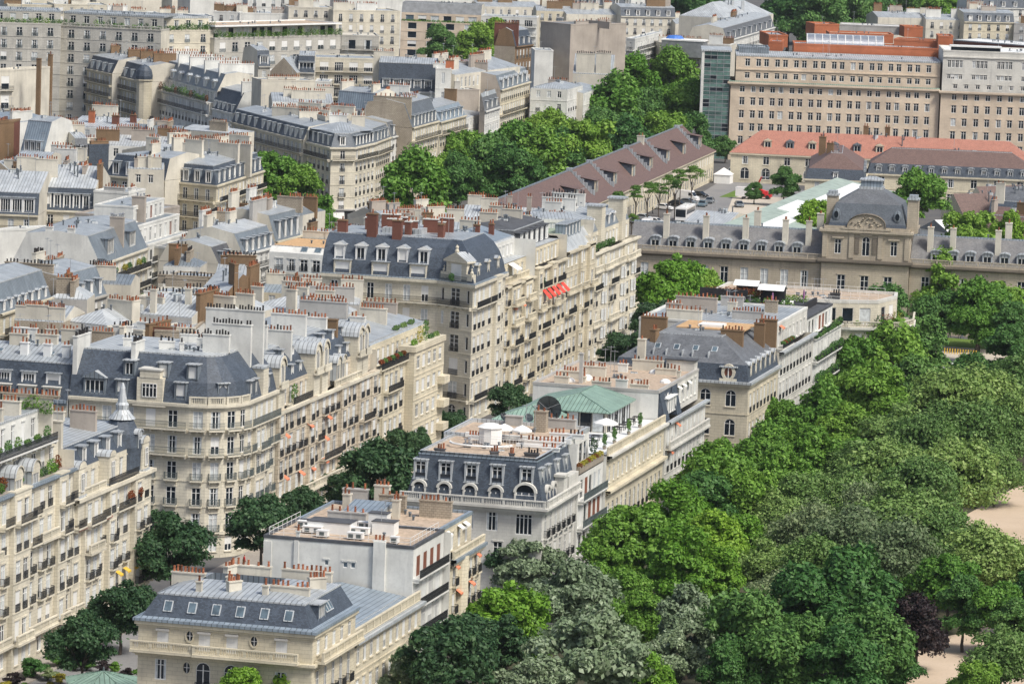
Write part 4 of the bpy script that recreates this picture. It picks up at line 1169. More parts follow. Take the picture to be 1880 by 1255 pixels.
 # narrow modern infill with grey balconies and a planted top terrace
y0,y1=574.1,587.6;xr=-136.6
B=Bld('apartment_building','narrow modern infill with grey balconies and planted terrace beside the tall slate mansard',rect(XL,xr,y0,y1),wall='plaster_white',near=True,rail='iron_grey')
c,d=B.edge(1)
B.facade(c,d,0,14.0,4,bay=2.6,rail='-ccc',kind='one',ww=1.6,var=(3,2,.5,.5,1,2),orn=False)
at=rect(XL,xr-2.0,y0,y1)
B.facade(at[1],at[2],14.0,17.8,1,bay=2.6,kind='one',rail='-',ww=1.9,var=(1,1,0,3,1,0),sill=.1,wh=2.6,orn=False)
B.blank(*B.edge(0),0,14,'plaster_white');B.blank(at[0],at[1],14,17.8,'plaster_white');B.blank(*B.edge(2),0,14,'plaster_white');B.blank(at[2],at[3],14,17.8,'plaster_white');B.facade(*B.edge(3),0,17.8,5,bay=3,rail='-')
r=MB();r.box(xr-2.0,xr,y0,y1,13.8,14.0,'paving');r.box(xr-.5,xr+.1,y0+.2,y1-.2,14.0,14.9,'planter');r.build('planter_terrace',B.root)
for i in range(9):B.plantbox(xr-.2,y0+1+i*1.45,14.7,1.5,'leaf_gold' if i%3 else 'leaf_rust',.6,PI/2)
B.flat(17.8,'gravel',.45,'zinc_pale',poly=at)
B.chimney(-144.0,583.0,17.8,20.4,1.6,0,1.3,'rubble',2);B.chimney(-148.5,586.6,17.8,19.0,2.2,0,.7,'plaster_grey',0);B.chimney(-142.5,586.9,17.8,19.0,4.4,0,.8,'plaster_grey',6)
B.chimney(-139.5,579.0,17.8,18.3,4.5,0,.5,'white_roof',9)
B.done()
potted('tall dark clipped yew on the planted terrace beside grey balconies',xr-1.0,586.3,14.0,2.8,'leaf_dark',w=1.1)
# long cream facade with roof terrace and green copper pavilions
y0,y1=587.8,622.0;xr=-136.2;zt=14.7
B=Bld('apartment_building','long cream building with balustraded roof terrace and green copper pavilion roofs',rect(XL,xr,y0,y1),wall='stone_cream',near=True)
c,d=B.edge(1)
B.facade(c,d,0,9.4,2,bay=2.5,rail='bg',kind='arch',var=OPEN,wh=3.3,ww=1.2);B.facade(c,d,9.9,14.3,1,bay=2.5,rail='-',var=OPEN,sill=.9,wh=2.1,ww=.95)
storey(B,c,d,9.4,9.9,[],'stone_cream')
B.cornice(9.9,[0,.7,0,0],.35);B.cornice(14.5,[0,.75,0,0],.3,mat='stone_white');B.cornice(14.2,[0,.45,0,0],.3)
for i in(0,2):B.blank(*B.edge(i),0,14.5,'plaster_white')
B.facade(*B.edge(3),0,14.5,4,bay=3,rail='-')
B.balustrade((xr-.35,y0+.1),(xr-.35,y1-.1),14.5,'stone_cream',.55,slab=False,h=1.1)
r=MB();r.face([(XL,y0,zt),(xr-.1,y0,zt),(xr-.1,y1,zt),(XL,y1,zt)],'white_roof');r.build('terrace_floor',B.root)
def pav(x0,x1,ya,yb,zw,zr,rx,open_=True):
 """glazed pavilion with a hipped copper roof"""
 w=MB();n=int((yb-ya)/1.5)
 w.box(x0+.2,x1-.2,ya+.2,yb-.2,zt,zw,'plaster_cream',skip='bt')
 for i in range(n):
  y=ya+.5+(yb-ya-1)*(i+.5)/n
  w.box(x1-.199,x1-.12,y-.5,y+.5,zt+.1,zw-.15,'curtain' if i%3 else 'glass');w.box(x1-.22,x1-.05,y+.53,y+.68,zt,zw,'wood_dark')
 n=int((x1-x0)/1.8)
 for i in range(n):
  x=x0+.5+(x1-x0-1)*(i+.5)/n
  w.box(x-.7,x+.7,ya+.12,ya+.199,zt+.1,zw-.15,'curtain' if i%2 else 'glass');w.box(x+.74,x+.86,ya+.08,ya+.22,zt,zw,'wood_dark')
 w.build('pavilion_wall',B.root)
 f=MB();e=rect(x0-.5,x1+.5,ya-.5,yb+.4);xm=x0+(x1-x0)*rx
 f.loft(e,zw,e,zw+.12,'copper');A,Cc=(xm,ya+(x1-x0)*.45),(xm,yb-.2)
 f.face([(*e[0],zw+.12),(*e[1],zw+.12),(*A,zr)],'copper');f.face([(*e[1],zw+.12),(*e[2],zw+.12),(*Cc,zr),(*A,zr)],'copper');f.face([(*e[2],zw+.12),(*e[3],zw+.12),(*Cc,zr)],'copper');f.face([(*e[3],zw+.12),(*e[0],zw+.12),(*A,zr),(*Cc,zr)],'copper')
 f.face([(*p,zw)for p in e[::-1]],'wood_dark')
 for u,v in((e[1],A),(e[0],A),(e[2],Cc)):f.tube([(*u,zw+.14),(*v,zr+.02)],.07,'copper',4)
 f.tube([(*A,zr+.02),(*Cc,zr+.02)],.08,'copper',4);f.build('copper_roof',B.root)
pav(-152.0,-140.6,606.5,620.6,17.4,19.2,.55);pav(-153.8,-146.5,597.6,606.0,16.8,18.6,.55);pav(-154.2,-142.5,588.4,597.0,16.2,17.4,.5)
B.done()
dish('large dark mesh satellite dish in front of the green copper roofs',-144.2,588.6,17.9,1.75,-.1,'iron_grey',1.45,True)
dish('small dark satellite dish left of the large mesh dish near the copper roofs',-150.2,588.2,18.0,.55,-.3,'iron_grey',1.3)
dish('small pale satellite dish just left of the large mesh dish',-147.0,588.9,17.9,.6,-.2,'steel',1.3)
parasol('white square parasol open on the terrace below the copper pavilion',-140.0,603.0,zt,1.7,2.5)
for i,(x,y)in enumerate(((-137.6,592.3),(-137.6,598.0),(-137.7,606.8),(-137.8,613.9))):
 potted(('clipped conifer in a pot on the long roof terrace, nearest the viewer','potted conifer on the roof terrace beside the white parasol','potted conifer at the middle of the copper pavilion front','potted conifer at the far end of the copper pavilion terrace')[i],x,y,zt,1.8,'leaf_green',None,.6)
def table(x,y,lab,grp='dark tables set out on the roof terrace'):
 t=thing('terrace_table',lab,'table',(x,y,zt),0,grp)
 m_=MB();m_.box(x-.55,x+.55,y-.55,y+.55,zt+.72,zt+.77,'wood_dark');m_.build('tabletop',t)
 for sx in(-1,1):
  for sy in(-1,1):
   m_=MB();m_.box(x+sx*.45-.04,x+sx*.45+.04,y+sy*.45-.04,y+sy*.45+.04,zt,zt+.719,'wood_dark');m_.build('leg',t)
for x,y in((-139.6,608.0),(-139.6,610.6),(-139.5,613.0),(-139.6,616.4),(-139.4,619.0),(-140.5,592.0),(-139.6,594.6),(-140.6,596.4),(-140.4,599.0)):table(x,y,'dark square table on the white roof terrace under the copper pavilions')
# flat tan roof with white gable
y0,y1=622.2,648.0;xr=-136.0
B=Bld('apartment_building','cream building with long tan roof and white gable above the copper pavilions',rect(XL-.5,xr,y0,y1),wall='stone_white',near=True)
c,d=B.edge(1)
B.facade(c,d,0,14.4,4,bay=2.5,rail='-bgs',var=(3,3,.6,.8,1,0));at=rect(XL-.5,xr-1.2,y0,y1)
B.blank(*B.edge(0),0,14.4,'plaster_white');B.blank(at[0],at[1],14.4,18.5,'plaster_white');B.blank(*B.edge(2),0,14.4,'plaster_cream');B.blank(at[2],at[3],14.4,18.5,'plaster_cream');B.facade(*B.edge(3),0,18.5,5,bay=3,rail='-')
B.facade(at[1],(at[1][0],y0+12),14.4,18.5,1,bay=2.2,rail='-',var=OPEN,mat='slate',orn=False);B.facade((at[1][0],y0+12),at[2],14.4,18.5,1,bay=2.4,rail='-',var=OPEN)
r=MB()
for yy in(623.6,631.2):
 r.face([(xr-.15,yy-1.2,14.5),(xr-.15,yy+1.6,14.5),(xr-1.1,yy+1.6,18.4),(xr-1.1,yy-1.2,18.4)],'slate');r.face([(xr-.15,yy-1.2,14.5),(xr-1.1,yy-1.2,18.4),(xr-1.25,yy-1.2,14.5)],'slate');r.face([(xr-.15,yy+1.6,14.5),(xr-1.25,yy+1.6,14.5),(xr-1.1,yy+1.6,18.4)],'slate')
r.build('slate_roof',B.root)
B.cornice(14.5,[0,.7,0,0],.3,mat='zinc_pale');B.cornice(10.9,[0,.5,0,0],.3)
for i in range(4):B.put('dormer',cached(('dm','a9'),lambda:dormer_mesh(1.2,2.1,1.2,'flat','zinc','white_roof')),(xr-.45,625.3+i*1.5,15.2),PI/2)
for yy in(634.5,637.5,641):B.awning(at[1],at[2],yy-y0,17.9,1.3,.5,.3,'awning_white')
for yy,zz in((624.5,10.4),(628.5,13.7)):B.awning(c,d,yy-y0,zz,1.2,.6,.4,'awning_orange')
B.flat(18.5,'gravel',.3,'plaster_grey',poly=at)
for x,y,L,n,zz in((-145.5,623.0,2.6,6,19.3),(-142.6,622.9,1.6,3,19.8),(-140.2,623.4,2.6,6,19.2),(-151.6,625.0,2.0,4,19.4),(-151.3,630.2,3.6,9,19.5),(-149.2,634.5,3.2,8,19.8),(-137.9,638.0,.5,1,19.5),(-149.0,627.4,.5,1,19.2),(-143.8,644.3,4.4,8,19.9),(-140.4,641.0,3.0,6,19.3),(-146.6,640.8,1.3,3,19.6)):
 B.chimney(x,y,18.4,zz,L,0,.7,'plaster_cream' if n!=3 else 'plaster_white',n)
B.chimney(-145.4,647.0,18.4,22.5,1.1,0,.9,'plaster_cream',1);B.chimney(-149.2,626.2,18.4,22.6,.5,0,.4,'plaster_grey',0)
r=MB()
for x,y in((-149.6,631.6),(-149.4,629.6),(-142.2,641.6),(-138.6,632.6),(-151.0,627.2)):
 r.lathe((x,y,18.5),[(.8,0),(.75,.25),(.45,.5),(0,.6)],'canvas',8)
r.build('skylight_dome',B.root)
r=MB();r.box(-141.5,xr-1.4,646.0,648.0,18.5,20.0,'stone_white');r.box(-141.7,xr-1.2,645.8,648.0,20.0,20.2,'felt_dark');r.build('roof_storey',B.root)
B.done()
# hotel particulier: slate mansard with oval dormer
y0,y1=675.5,698.0;xr=-135.4;z=13.5
B=Bld('apartment_building','honey stone town house with hipped slate mansard and one big oval stone dormer',rect(XL-1.5,xr,y0,y1),wall='stone_warm',near=True)
B.facade(*B.edge(0),0,z-.5,3,bay=3.6,rail='-',kind='arch',ww=1.6,var=(4,1,0,0,1,0));B.facade(*B.edge(1),0,z-.5,3,bay=2.6,rail='-bg',var=OPEN,wh=2.9);B.blank(*B.edge(2),0,z,'plaster_cream');B.facade(*B.edge(3),0,z-.5,3,bay=3,rail='-')
B.wall.prism(B.poly,z-.5,z,'stone_warm');B.cornice(z+.05,[.6,.6,0,.5],.35,mat='zinc_pale');B.cornice(z-.3,[.4,.4,0,.3],.35)
B.mansard(z,[(.55,2.5),(5.0,3.4)],['slate','slate_grey'],top='felt_grey',ridge=0,sides=[True,True,False,True],gable='brick_brown')
B.skylights(0,z+3.9,4,.68,2.56,mar=4.5,w=.9,h=1.2);B.dormers(1,z+.3,6,1.2,1.9,1.2,'round',mar=.6,back=.15,front='stone_pale',roof='zinc_pale')
def oval_dormer():
 mb=MB();k=16
 o=[(1.05*math.cos(2*PI*i/k),1.25+1.25*math.sin(2*PI*i/k))for i in range(k)];n_=[(.62*math.cos(2*PI*i/k),1.2+.85*math.sin(2*PI*i/k))for i in range(k)]
 for i in range(k):
  j=(i+1)%k
  mb.face([(o[i][0],0,o[i][1]),(o[j][0],0,o[j][1]),(n_[j][0],0,n_[j][1]),(n_[i][0],0,n_[i][1])],'stone_pale');mb.face([(o[j][0],0,o[j][1]),(o[i][0],0,o[i][1]),(o[i][0],1.4,o[i][1]),(o[j][0],1.4,o[j][1])],'stone_pale')
  mb.face([(n_[i][0],0,n_[i][1]),(n_[j][0],0,n_[j][1]),(n_[j][0],.25,n_[j][1]),(n_[i][0],.25,n_[i][1])],'stone_pale')
 mb.face([(x,.24,zz)for x,zz in n_],'shutter_brown');mb.box(-.07,.07,.1,.22,.38,2.0,'white_paint')
 mb.box(-1.35,1.35,-.1,1.2,1.95,2.15,'zinc_pale',skip='');mb.box(-1.3,1.3,-.05,1.0,-.1,.3,'stone_pale')
 return mb.mesh('dormer')
B.put('dormer',oval_dormer(),(ony(1337,682,y0)[0],y0-.05,z+.1),0)
for x in(-151.6,-147.2,-143.2):
 r=MB();w=1.3;ya=y0+2.0
 r.box(x-w,x+w,ya-.6,ya+1.6,z+2.6,z+3.1,'zinc_pale');r.box(x-w+.2,x+w-.2,ya+.6,ya+.7,z+3.0,z+3.9,'glass_blue');r.box(x-w,x-w+.15,ya-.6,ya+2,z+3.1,z+4.0,'zinc_pale');r.box(x+w-.15,x+w,ya-.6,ya+2,z+3.1,z+4.0,'zinc_pale');r.build('roof_balcony',B.root)
for x,y,L,an,zt_ in((-150.9,y0+4.4,1.5,1.4,19.9),(-140.0,y0+9,3.4,0,20.0),(-137.6,y1-4.6,1.6,0,20.2),(-137.0,y1-1,2.6,0,20.4),(-154.6,y1-2,4.0,0,19.8)):
 B.chimney(x,y,z+2,zt_,L,an,.9,'brick_brown')
r=MB();r.box(-149.5,-139,688.5,697.5,19.42,19.6,'gravel_orange',skip='b');r.box(-146.5,-142.8,690.2,693.6,19.605,19.95,'white_roof');r.build('flat_roof',B.root)
B.done()
# pale building with zinc roof and flower boxes
y0,y1=698.2,725.8;z=15.4
B=Bld('apartment_building','pale stone building with zinc terrace roof and red flower boxes, behind slate town house',rect(XL-3,xr,y0,y1),wall='stone_white',near=True)
B.facade(*B.edge(1),0,z,4,bay=2.7,rail='-ggg',var=OPEN,ww=1.35);at=rect(XL-3,xr-1.1,y0,y1)
B.facade(at[1],at[2],z,19.2,1,bay=3.0,rail='-',var=OPEN,sill=.3,wh=2.2);B.blank(*B.edge(0),0,z,'plaster_cream');B.blank(at[0],at[1],z,19.2,'plaster_white');B.blank(*B.edge(2),0,z,'plaster_cream');B.blank(at[2],at[3],z,19.2,'plaster_cream');B.facade(*B.edge(3),0,19.2,5,bay=3,rail='-')
B.cornice(z+.05,[0,.8,0,0],.3,mat='zinc_pale');B.longbalcony((xr-1.05,y0+2.5),(xr-1.05,y0+11.5),z+.25,'stone_white',1.2)
for i in range(7):B.plantbox(xr+.0,y0+3.2+i*1.2,z+.9,1.1,'leaf_rust' if i%2 else 'leaf_green',.5,PI/2)
B.flat(19.2,'zinc',.25,'plaster_white',poly=at)
B.awning(at[1],at[2],5.5,18.9,1.8,.6,.35,'awning_orange')
for x,y,L,n,zz,m_ in((-151,701.0,5.5,8,20.6,'plaster_cream'),(-142,706.0,5.0,11,20.4,'plaster_grey'),(-140.6,717,2.0,3,21.0,'rubble'),(-151.5,712,6.5,10,21.4,'plaster_tan'),(-148,722.5,3.6,6,20.6,'plaster_grey'),(-153.6,705,2.4,5,21.0,'plaster_tan'),(-146.4,715,1.4,3,20.6,'plaster_cream')):
 B.chimney(x,y,19.0,zz,L,0,.7,m_,n)
B.done()
# modern dark roofed building with planted balconies
y0,y1=726.0,750.5;z=17.1
B=Bld('apartment_building','modern building with dark flat roof, planted balconies and a black fenced roof garden',rect(XL-5,xr,y0,y1),wall='plaster_white',near=True)
B.facade(*B.edge(1),0,14.2,4,bay=2.8,rail='-ccc',kind='wide',ww=1.7,var=(3,1,1,0,1,0),orn=False);at=rect(XL-5,xr-1.6,y0,y1)
B.facade(at[1],at[2],14.2,z,1,bay=3,rail='-',kind='one',ww=1.9,var=(3,1,0,0,1,1),sill=.1,wh=2.3,orn=False);B.longbalcony((xr-1.5,y0+.2),(xr-1.5,y1-.3),14.3,'plaster_white',1.9)
for zz in(4,7.4,10.9,14.3):
 for i in range(10):B.plantbox(xr+(.3 if zz>14 else .6),y0+1.3+i*2.3+B.rng.uniform(-.5,.5),zz,1.2+B.rng.random(),'leaf_green',.6+B.rng.random()*.9,PI/2)
B.blank(*B.edge(0),0,14.2,'plaster_cream');B.blank(at[0],at[1],14.2,z,'plaster_white');B.blank(*B.edge(2),0,14.2,'plaster_white');B.blank(at[2],at[3],14.2,z,'plaster_white');B.facade(*B.edge(3),0,z,5,bay=3,rail='-')
B.flat(z,'felt_dark',.3,'felt_dark',poly=at)
r=MB();r.box(-158,-139.5,737.0,737.4,z,z+1.1,'wood_dark');r.box(-139.9,-139.5,737.4,750,z,z+1.1,'wood_dark');r.box(-158,-150,744.5,744.8,z,z+2.2,'wood_dark');r.build('garden_fence',B.root)
r=MB();r.box(-157,-154.6,728,731,z,z+2.2,'white_paint');r.box(-153.5,-150,729,731.5,z,z+1.6,'wood_dark');r.box(-148,-143,731,733,z,z+.6,'felt_dark');r.box(-145,-141.8,727.5,729.5,z,z+1.2,'felt_dark');r.build('roof_hut',B.root)
B.chimney(-143.3,728.4,z,z+1.5,3.0,0,.7,'plaster_grey',6);B.chimney(-150,727.0,z,z+.9,6.0,0,.5,'brick_red',11)
for i in range(11):B.plantbox(-157+i*1.5,740+(i*7%5),z,1.6,('leaf_green','leaf_mid','leaf_bright')[i%3],1.3)
for i in range(6):B.plantbox(-157+i*1.6,746.5,z+.9,2.2,'leaf_rust',1.5)
for i in range(6):B.plantbox(-149.5+i*1.6,748,z+.4,2.0,'leaf_bright',1.2)
r=MB()
for x0,x1,yy in((-148.6,-144.2,747.0),(-153.6,-149.4,751.5)):
 r.face([(x0,yy-1.6,z+2.3),(x1,yy-1.6,z+2.3),(x1,yy,z+3.1),(x0,yy,z+3.1)],'white_roof');r.face([(x1,yy+1.6,z+2.3),(x0,yy+1.6,z+2.3),(x0,yy,z+3.1),(x1,yy,z+3.1)],'white_roof')
 r.box(x0+.2,x1-.2,yy+.3,yy+1.4,z,z+2.4,'wood_dark')
r.build('garden_pavilion',B.root);B.done()
dish('pale satellite dish on the dark flat roof below the black fenced garden',-149.6,735.2,z,1.15,.5,'canvas',.75)
parasol('closed mauve parasol at the left of the rooftop garden',-145.0,740.2,z,1,2.6,'cloth_pink',True);parasol('closed mauve parasol beside white pavilion at right of rooftop garden',-141.2,747.2,z,1,2.6,'cloth_pink',True)
def lounger(x,y,lab):
 t=thing('sun_lounger',lab,'sun lounger',(x,y,z));m_=MB();m_.box(x-.3,x+.3,y-1,y+.3,z+.3,z+.38,'canvas');m_.build('seat',t)
 m_=MB();m_.face([(x-.3,y+.3,z+.38),(x+.3,y+.3,z+.38),(x+.3,y+.9,z+.95),(x-.3,y+.9,z+.95)],'canvas');m_.face([(x-.3,y+.3,z+.3),(x-.3,y+.95,z+.9),(x+.3,y+.95,z+.9),(x+.3,y+.3,z+.3)],'canvas');m_.build('backrest',t)
 m_=MB();[m_.box(x+sx*.26-.03,x+sx*.26+.03,y+sy-.03,y+sy+.03,z,z+.299,'steel')for sx in(-1,1)for sy in(-.9,.2)];m_.build('legs',t)
lounger(-143.9,743.0,'pale sun lounger on the rooftop garden, left of the pair');lounger(-142.6,743.6,'pale sun lounger on the rooftop garden, right of the pair')
# end building with curved terrace over the park
y0,y1=751.0,770.0
P_=[(XL-4,y0),(-134.5,y0),(-126.5,y0+3.5),(-125.5,y0+9),(-127,y1),(XL-4,y1)]
B=Bld('apartment_building','end building with tan roof and broad balustraded terrace full of shrubs, facing the school',P_,wall='stone_pale',near=True)
for i in(0,1,2,3):B.facade(*B.edge(i),0,13.4,4,bay=2.9,rail='-bbb',var=OPEN)
B.blank(*B.edge(4),0,13.4,'plaster_cream');B.blank(*B.edge(5),0,13.4,'plaster_cream');B.cornice(13.6,[.5,.7,.7,.7,0,0],.4,mat='stone_white')
for i in(0,1,2,3):
 a,b=B.edge(i);B.balustrade(a,b,13.6,'stone_pale',.5,slab=False)
r=MB();r.face([(*p,13.55)for p in P_],'paving');r.build('terrace_floor',B.root)
at=inset(P_,[1.2,3.2,4.2,2.6,0,0])
for i in(0,1,2,3):B.facade(at[i],at[(i+1)%6],13.55,17.2,1,bay=3,rail='-',kind='one',ww=1.9,var=(2,1,0,2,0,0),sill=.1,wh=2.7,orn=False)
B.wall.prism([at[3],at[4],at[5],at[0]],13.55,17.2,'plaster_cream')
B.flat(17.2,'gravel',.45,'stone_white',.5,poly=at)
for(x,y,w,h,m_)in((-128.6,755.2,2.2,2.2,'leaf_rust'),(-127.4,757.6,2.6,2.4,'leaf_gold'),(-129.6,753.8,1.8,2.0,'leaf_dark'),(-128.9,754.4,1.2,1.2,'leaf_bright'),(-136,752,1.2,1.4,'leaf_green'),(-133,752.3,1.2,1.0,'leaf_bright')):B.plantbox(x,y,13.6,w,m_,h)
for k,yy in enumerate((752.5,762.0,768.5)):
 m_=MB()
 p,q=(-150,yy),(-131.5,yy)
 for h in(.6,1.1):m_.tube([(*p,17.2+h),(*q,17.2+h)],.035,'white_paint',4)
 for i in range(13):m_.tube([(p[0]+(q[0]-p[0])*i/12,yy,17.2),(p[0]+(q[0]-p[0])*i/12,yy,18.3)],.03,'white_paint',4)
 m_.build('safety_rail',B.root)
B.chimney(-138,758,17.2,18.1,1.6,0,.5,'felt_dark',4,pot='pot_black');B.done()
# the row on the far side of the avenue
XW=-181.6
STREET=(1.3,5,.6,1.8,1.6,0)
WK=dict(var=STREET,ww=1.4)
# nearest balcony building at the left edge
y0,y1=449.0,509.3;z=20.6
B=Bld('apartment_building','cream stone building with stacked iron balconies and two planted attic terraces, nearest on left',rect(-196,XW,y0,y1),wall='stone_pale',near=True)
c,d=B.edge(1)
artic(B,c,d,0,z,6,[(3.4,.0,'-sbbgc',1),(5.6,.6,'-sgggc',2),(3.6,0,'-sbbcc',1),(6.2,0,'-sbbsg',2)]*3+[(3.2,.5,'-sggcc',1),(2.8,0,'-sbbbc',1)],**WK);B.blank(*B.edge(0),0,z,'plaster_cream');B.blank(*B.edge(2),0,z,'plaster_cream');B.blank(*B.edge(3),0,z,'plaster_cream')
B.cornice(z+.1,[0,.55,0,0],.3,mat='zinc_blue');B.cornice(3.4,[0,.5,0,0],.4)
a1=rect(-196,XW-1.9,y0,y1);a2=rect(-196,XW-4.2,y0,y1)
B.facade(a1[1],a1[2],z+.1,z+3.5,1,bay=3.0,rail='-',var=(3,2,1,.5,1,0),sill=.1,wh=2.5,ww=1.5);B.facade(a2[1],a2[2],z+3.5,z+6.6,1,bay=3.2,rail='-',var=(2,2,1,1,1,0),sill=.1,wh=2.3,mat='plaster_white')
B.longbalcony((XW-1.7,y0+.2),(XW-1.7,y1-3),z+3.7,'plaster_white',.9)
B.blank(a1[2],a1[3],z,z+3.5,'plaster_cream');B.blank(a2[2],a2[3],z+3.5,z+6.6,'plaster_cream')
r=MB();r.face([(-196,y0,z+.12),(XW-.0,y0,z+.12),(XW,y1,z+.12),(-196,y1,z+.12)],'paving');r.face([(-196,y0,z+3.6),(XW-1.75,y0,z+3.6),(XW-1.75,y1,z+3.6),(-196,y1,z+3.6)],'zinc');r.build('terrace_floor',B.root)
B.flat(z+6.6,'zinc',.15,'zinc_pale',poly=a2)
B.wall.box(-196,XW-2.6,y1-.5,y1,z+3.5,z+8.0,'plaster_cream');B.wall.box(-196.2,XW-2.4,y1-.6,y1+.1,z+8.0,z+8.2,'rubble')
for k in range(5):B.chimney(-194.6+k*2.5,y1-.25,z+8.0,z+8.25,2.3,0,.5,'rubble',5)
for x,yy,L,n,pm in((-188.5,499,3.0,6,'pot_black'),(-187.6,494.2,2.0,4,'terracotta'),(-190.4,489.0,3.4,7,'terracotta'),(-187.3,503.2,2.6,6,'terracotta'),(-186.8,497.0,2.0,4,'terracotta'),(-191,479,3,6,'terracotta')):B.chimney(x,yy,z+6.5,z+8.2,L,0,.7,'plaster_cream',n,pm)
for i in range(15):
 yy=482+i*1.75;B.plantbox(XW-.75+rnd.uniform(-.3,.3),yy,z+.2,1.3+rnd.random(),('leaf_green','leaf_mid','leaf_rust','leaf_dark','leaf_fresh')[i*3%5],.7+rnd.random()*1.3,PI/2)
for i in range(8):B.plantbox(XW-2.2,484+i*3.2,z+3.7,1.5,('leaf_fresh','leaf_green')[i%2],.8+rnd.random()*.8,PI/2)
for i in range(6):B.plantbox(XW-3.2-i*1.6,y1-.75,z+5.6+rnd.random()*1.2,2.2,'leaf_mid',1.6)
for yy in(491.0,496.5):
 me=cached('attic_round',lambda:dormer_mesh(2.6,2.1,1.6,'round','zinc','zinc_pale','stone_pale'));
 B.put('dormer',me,(XW+.12,yy,z-.6),PI/2)
B.done()
# corner building with dome
y0,y1=509.6,536.9;z=16.7
B=Bld('apartment_building','ornate cream corner building with slate dome turret and stone loggia dormers, left',rect(-196,XW,y0,y1),wall='stone_pale',near=True)
c,d=B.edge(1)
artic(B,c,d,0,z,5,[(3.0,0,'-sggc',1),(5.2,.5,'-sbsc',2),(3.0,0,'-sgbc',1),(2.6,.6,'-bbbg',1),(6.4,0,'-gbgc',2),(3.2,.6,'-bbbg',1),(3.4,.3,'-cbbg',1)],**WK);B.facade(d,B.edge(2)[1],0,z,5,bay=2.8,rail='-',var=STREET);B.blank(*B.edge(0),0,z+6,'plaster_cream');B.blank(*B.edge(3),0,z,'plaster_cream')
B.cornice(z+.1,[0,.8,.5,0],.4);at=rect(-196,XW-1.0,y0,y1-.6)
B.facade(at[1],at[2],z,z+3.1,1,bay=2.6,rail='-',var=STREET,sill=.1,wh=2.3);B.facade(at[2],at[3],z,z+3.1,1,bay=3,rail='-',var=STREET,sill=.1,wh=2.3)
B.longbalcony((XW-.3,y0+11),(XW-.3,y0+22),z+.15,'stone_pale',.9);B.balustrade((XW-.1,y0+.2),(XW-.1,y0+10.6),z+.1,'stone_pale',.5,slab=False)
r=MB();r.face([(-196,y0,z+.1),(XW+.1,y0,z+.1),(XW+.1,y1,z+.1),(-196,y1,z+.1)],'paving');r.build('terrace_floor',B.root)
B.poly_at=at
B.mansard(z+3.1,[(1.4,2.7)],['slate'],top='zinc',ridge=.6,sides=[False,True,True,False],gable='plaster_cream',poly=at)
B.dormers(1,z+3.3,6,1.5,2.1,1.5,'flat',mar=.8,back=.25,poly=at,front='white_paint',cheek='zinc_dark')
for yy,w in((511.6,2.4),(522.2,2.0),(534.4,2.4)):
 B.wall.box(XW-1.6,XW+.35,yy-w/2,yy+w/2,z-3.0,z+3.6,'stone_pale');B.wall.box(XW-1.7,XW+.5,yy-w/2-.15,yy+w/2+.15,z+.1,z+.4,'zinc_pale')
 r=MB();k=6
 for i in range(k):
  a0,a1_=PI*i/k,PI*(i+1)/k
  P0=lambda a_,x:(x,yy+(w/2+.1)*math.cos(a_),z+3.6+w*.36*math.sin(a_))
  r.face([P0(a0,XW+.45),P0(a1_,XW+.45),P0(a1_,XW-2.2),P0(a0,XW-2.2)],'zinc_pale');r.face([(XW+.44,yy,z+3.6),P0(a0,XW+.44),P0(a1_,XW+.44)],'stone_pale')
 r.build('dormer_roof',B.root)
 B.put('window',cached(('fp','lg'),lambda:join_meshes([frame_mesh(1.0,2.2,'fr','white_paint'),pane_mesh(1.0,2.2,'fr',0)],'window')),(XW+.56,yy,z+.8),PI/2)
r=MB();o=(XW-2.4,533.2,z+2.6)
r.lathe(o,[(2.5,-2.6),(2.55,0),(2.65,.6),(2.3,2.2),(1.55,3.7),(1.25,4.0)],'slate',8);r.build('dome',B.root)
r=MB();r.lathe(o,[(1.7,3.9),(1.15,4.5),(.75,5.0),(.85,5.6),(.6,5.9),(.5,6.6),(.35,7.6),(.12,8.2),(0,8.3)],'zinc_pale',10);r.build('finial',B.root)
for an in(-.4,1.1):B.put('dormer',cached('dome_d',lambda:dormer_mesh(1.3,1.6,.9,'round','zinc_dark','zinc_pale','zinc_pale')),(o[0]+2.45*math.sin(an+.4),o[1]-2.45*math.cos(an+.4),o[2]+.5),an+.4)
for x,yy,L,an,zz,n,m_ in((-187,y0+1.0,7,0,z+9.0,0,'plaster_cream'),(-186.2,525.5,3.2,0,z+8.2,7,'plaster_tan'),(-191.5,528.5,3.5,0,z+7.4,7,'plaster_cream'),(-188,518,3,0,z+7.4,6,'plaster_cream')):B.chimney(x,yy,z+4,zz,L,an,.7,m_,n)
for yy,zz in((531,5.9),(528.3,5.9),(525.5,5.9),(534.3,6.0)):B.awning(c,d,yy-y0,zz,1.2,.7,.4,'awning_yellow')
for yy in(529,532):B.plantbox(XW+.5,yy,z-3.3+.6,1.3,'leaf_rust',1.2,PI/2)
r=MB();r.box(XW+.02,XW+.75,y0+.3,y0+12,13.05,13.3,'tile_red');r.build('canopy',B.root)
B.done()
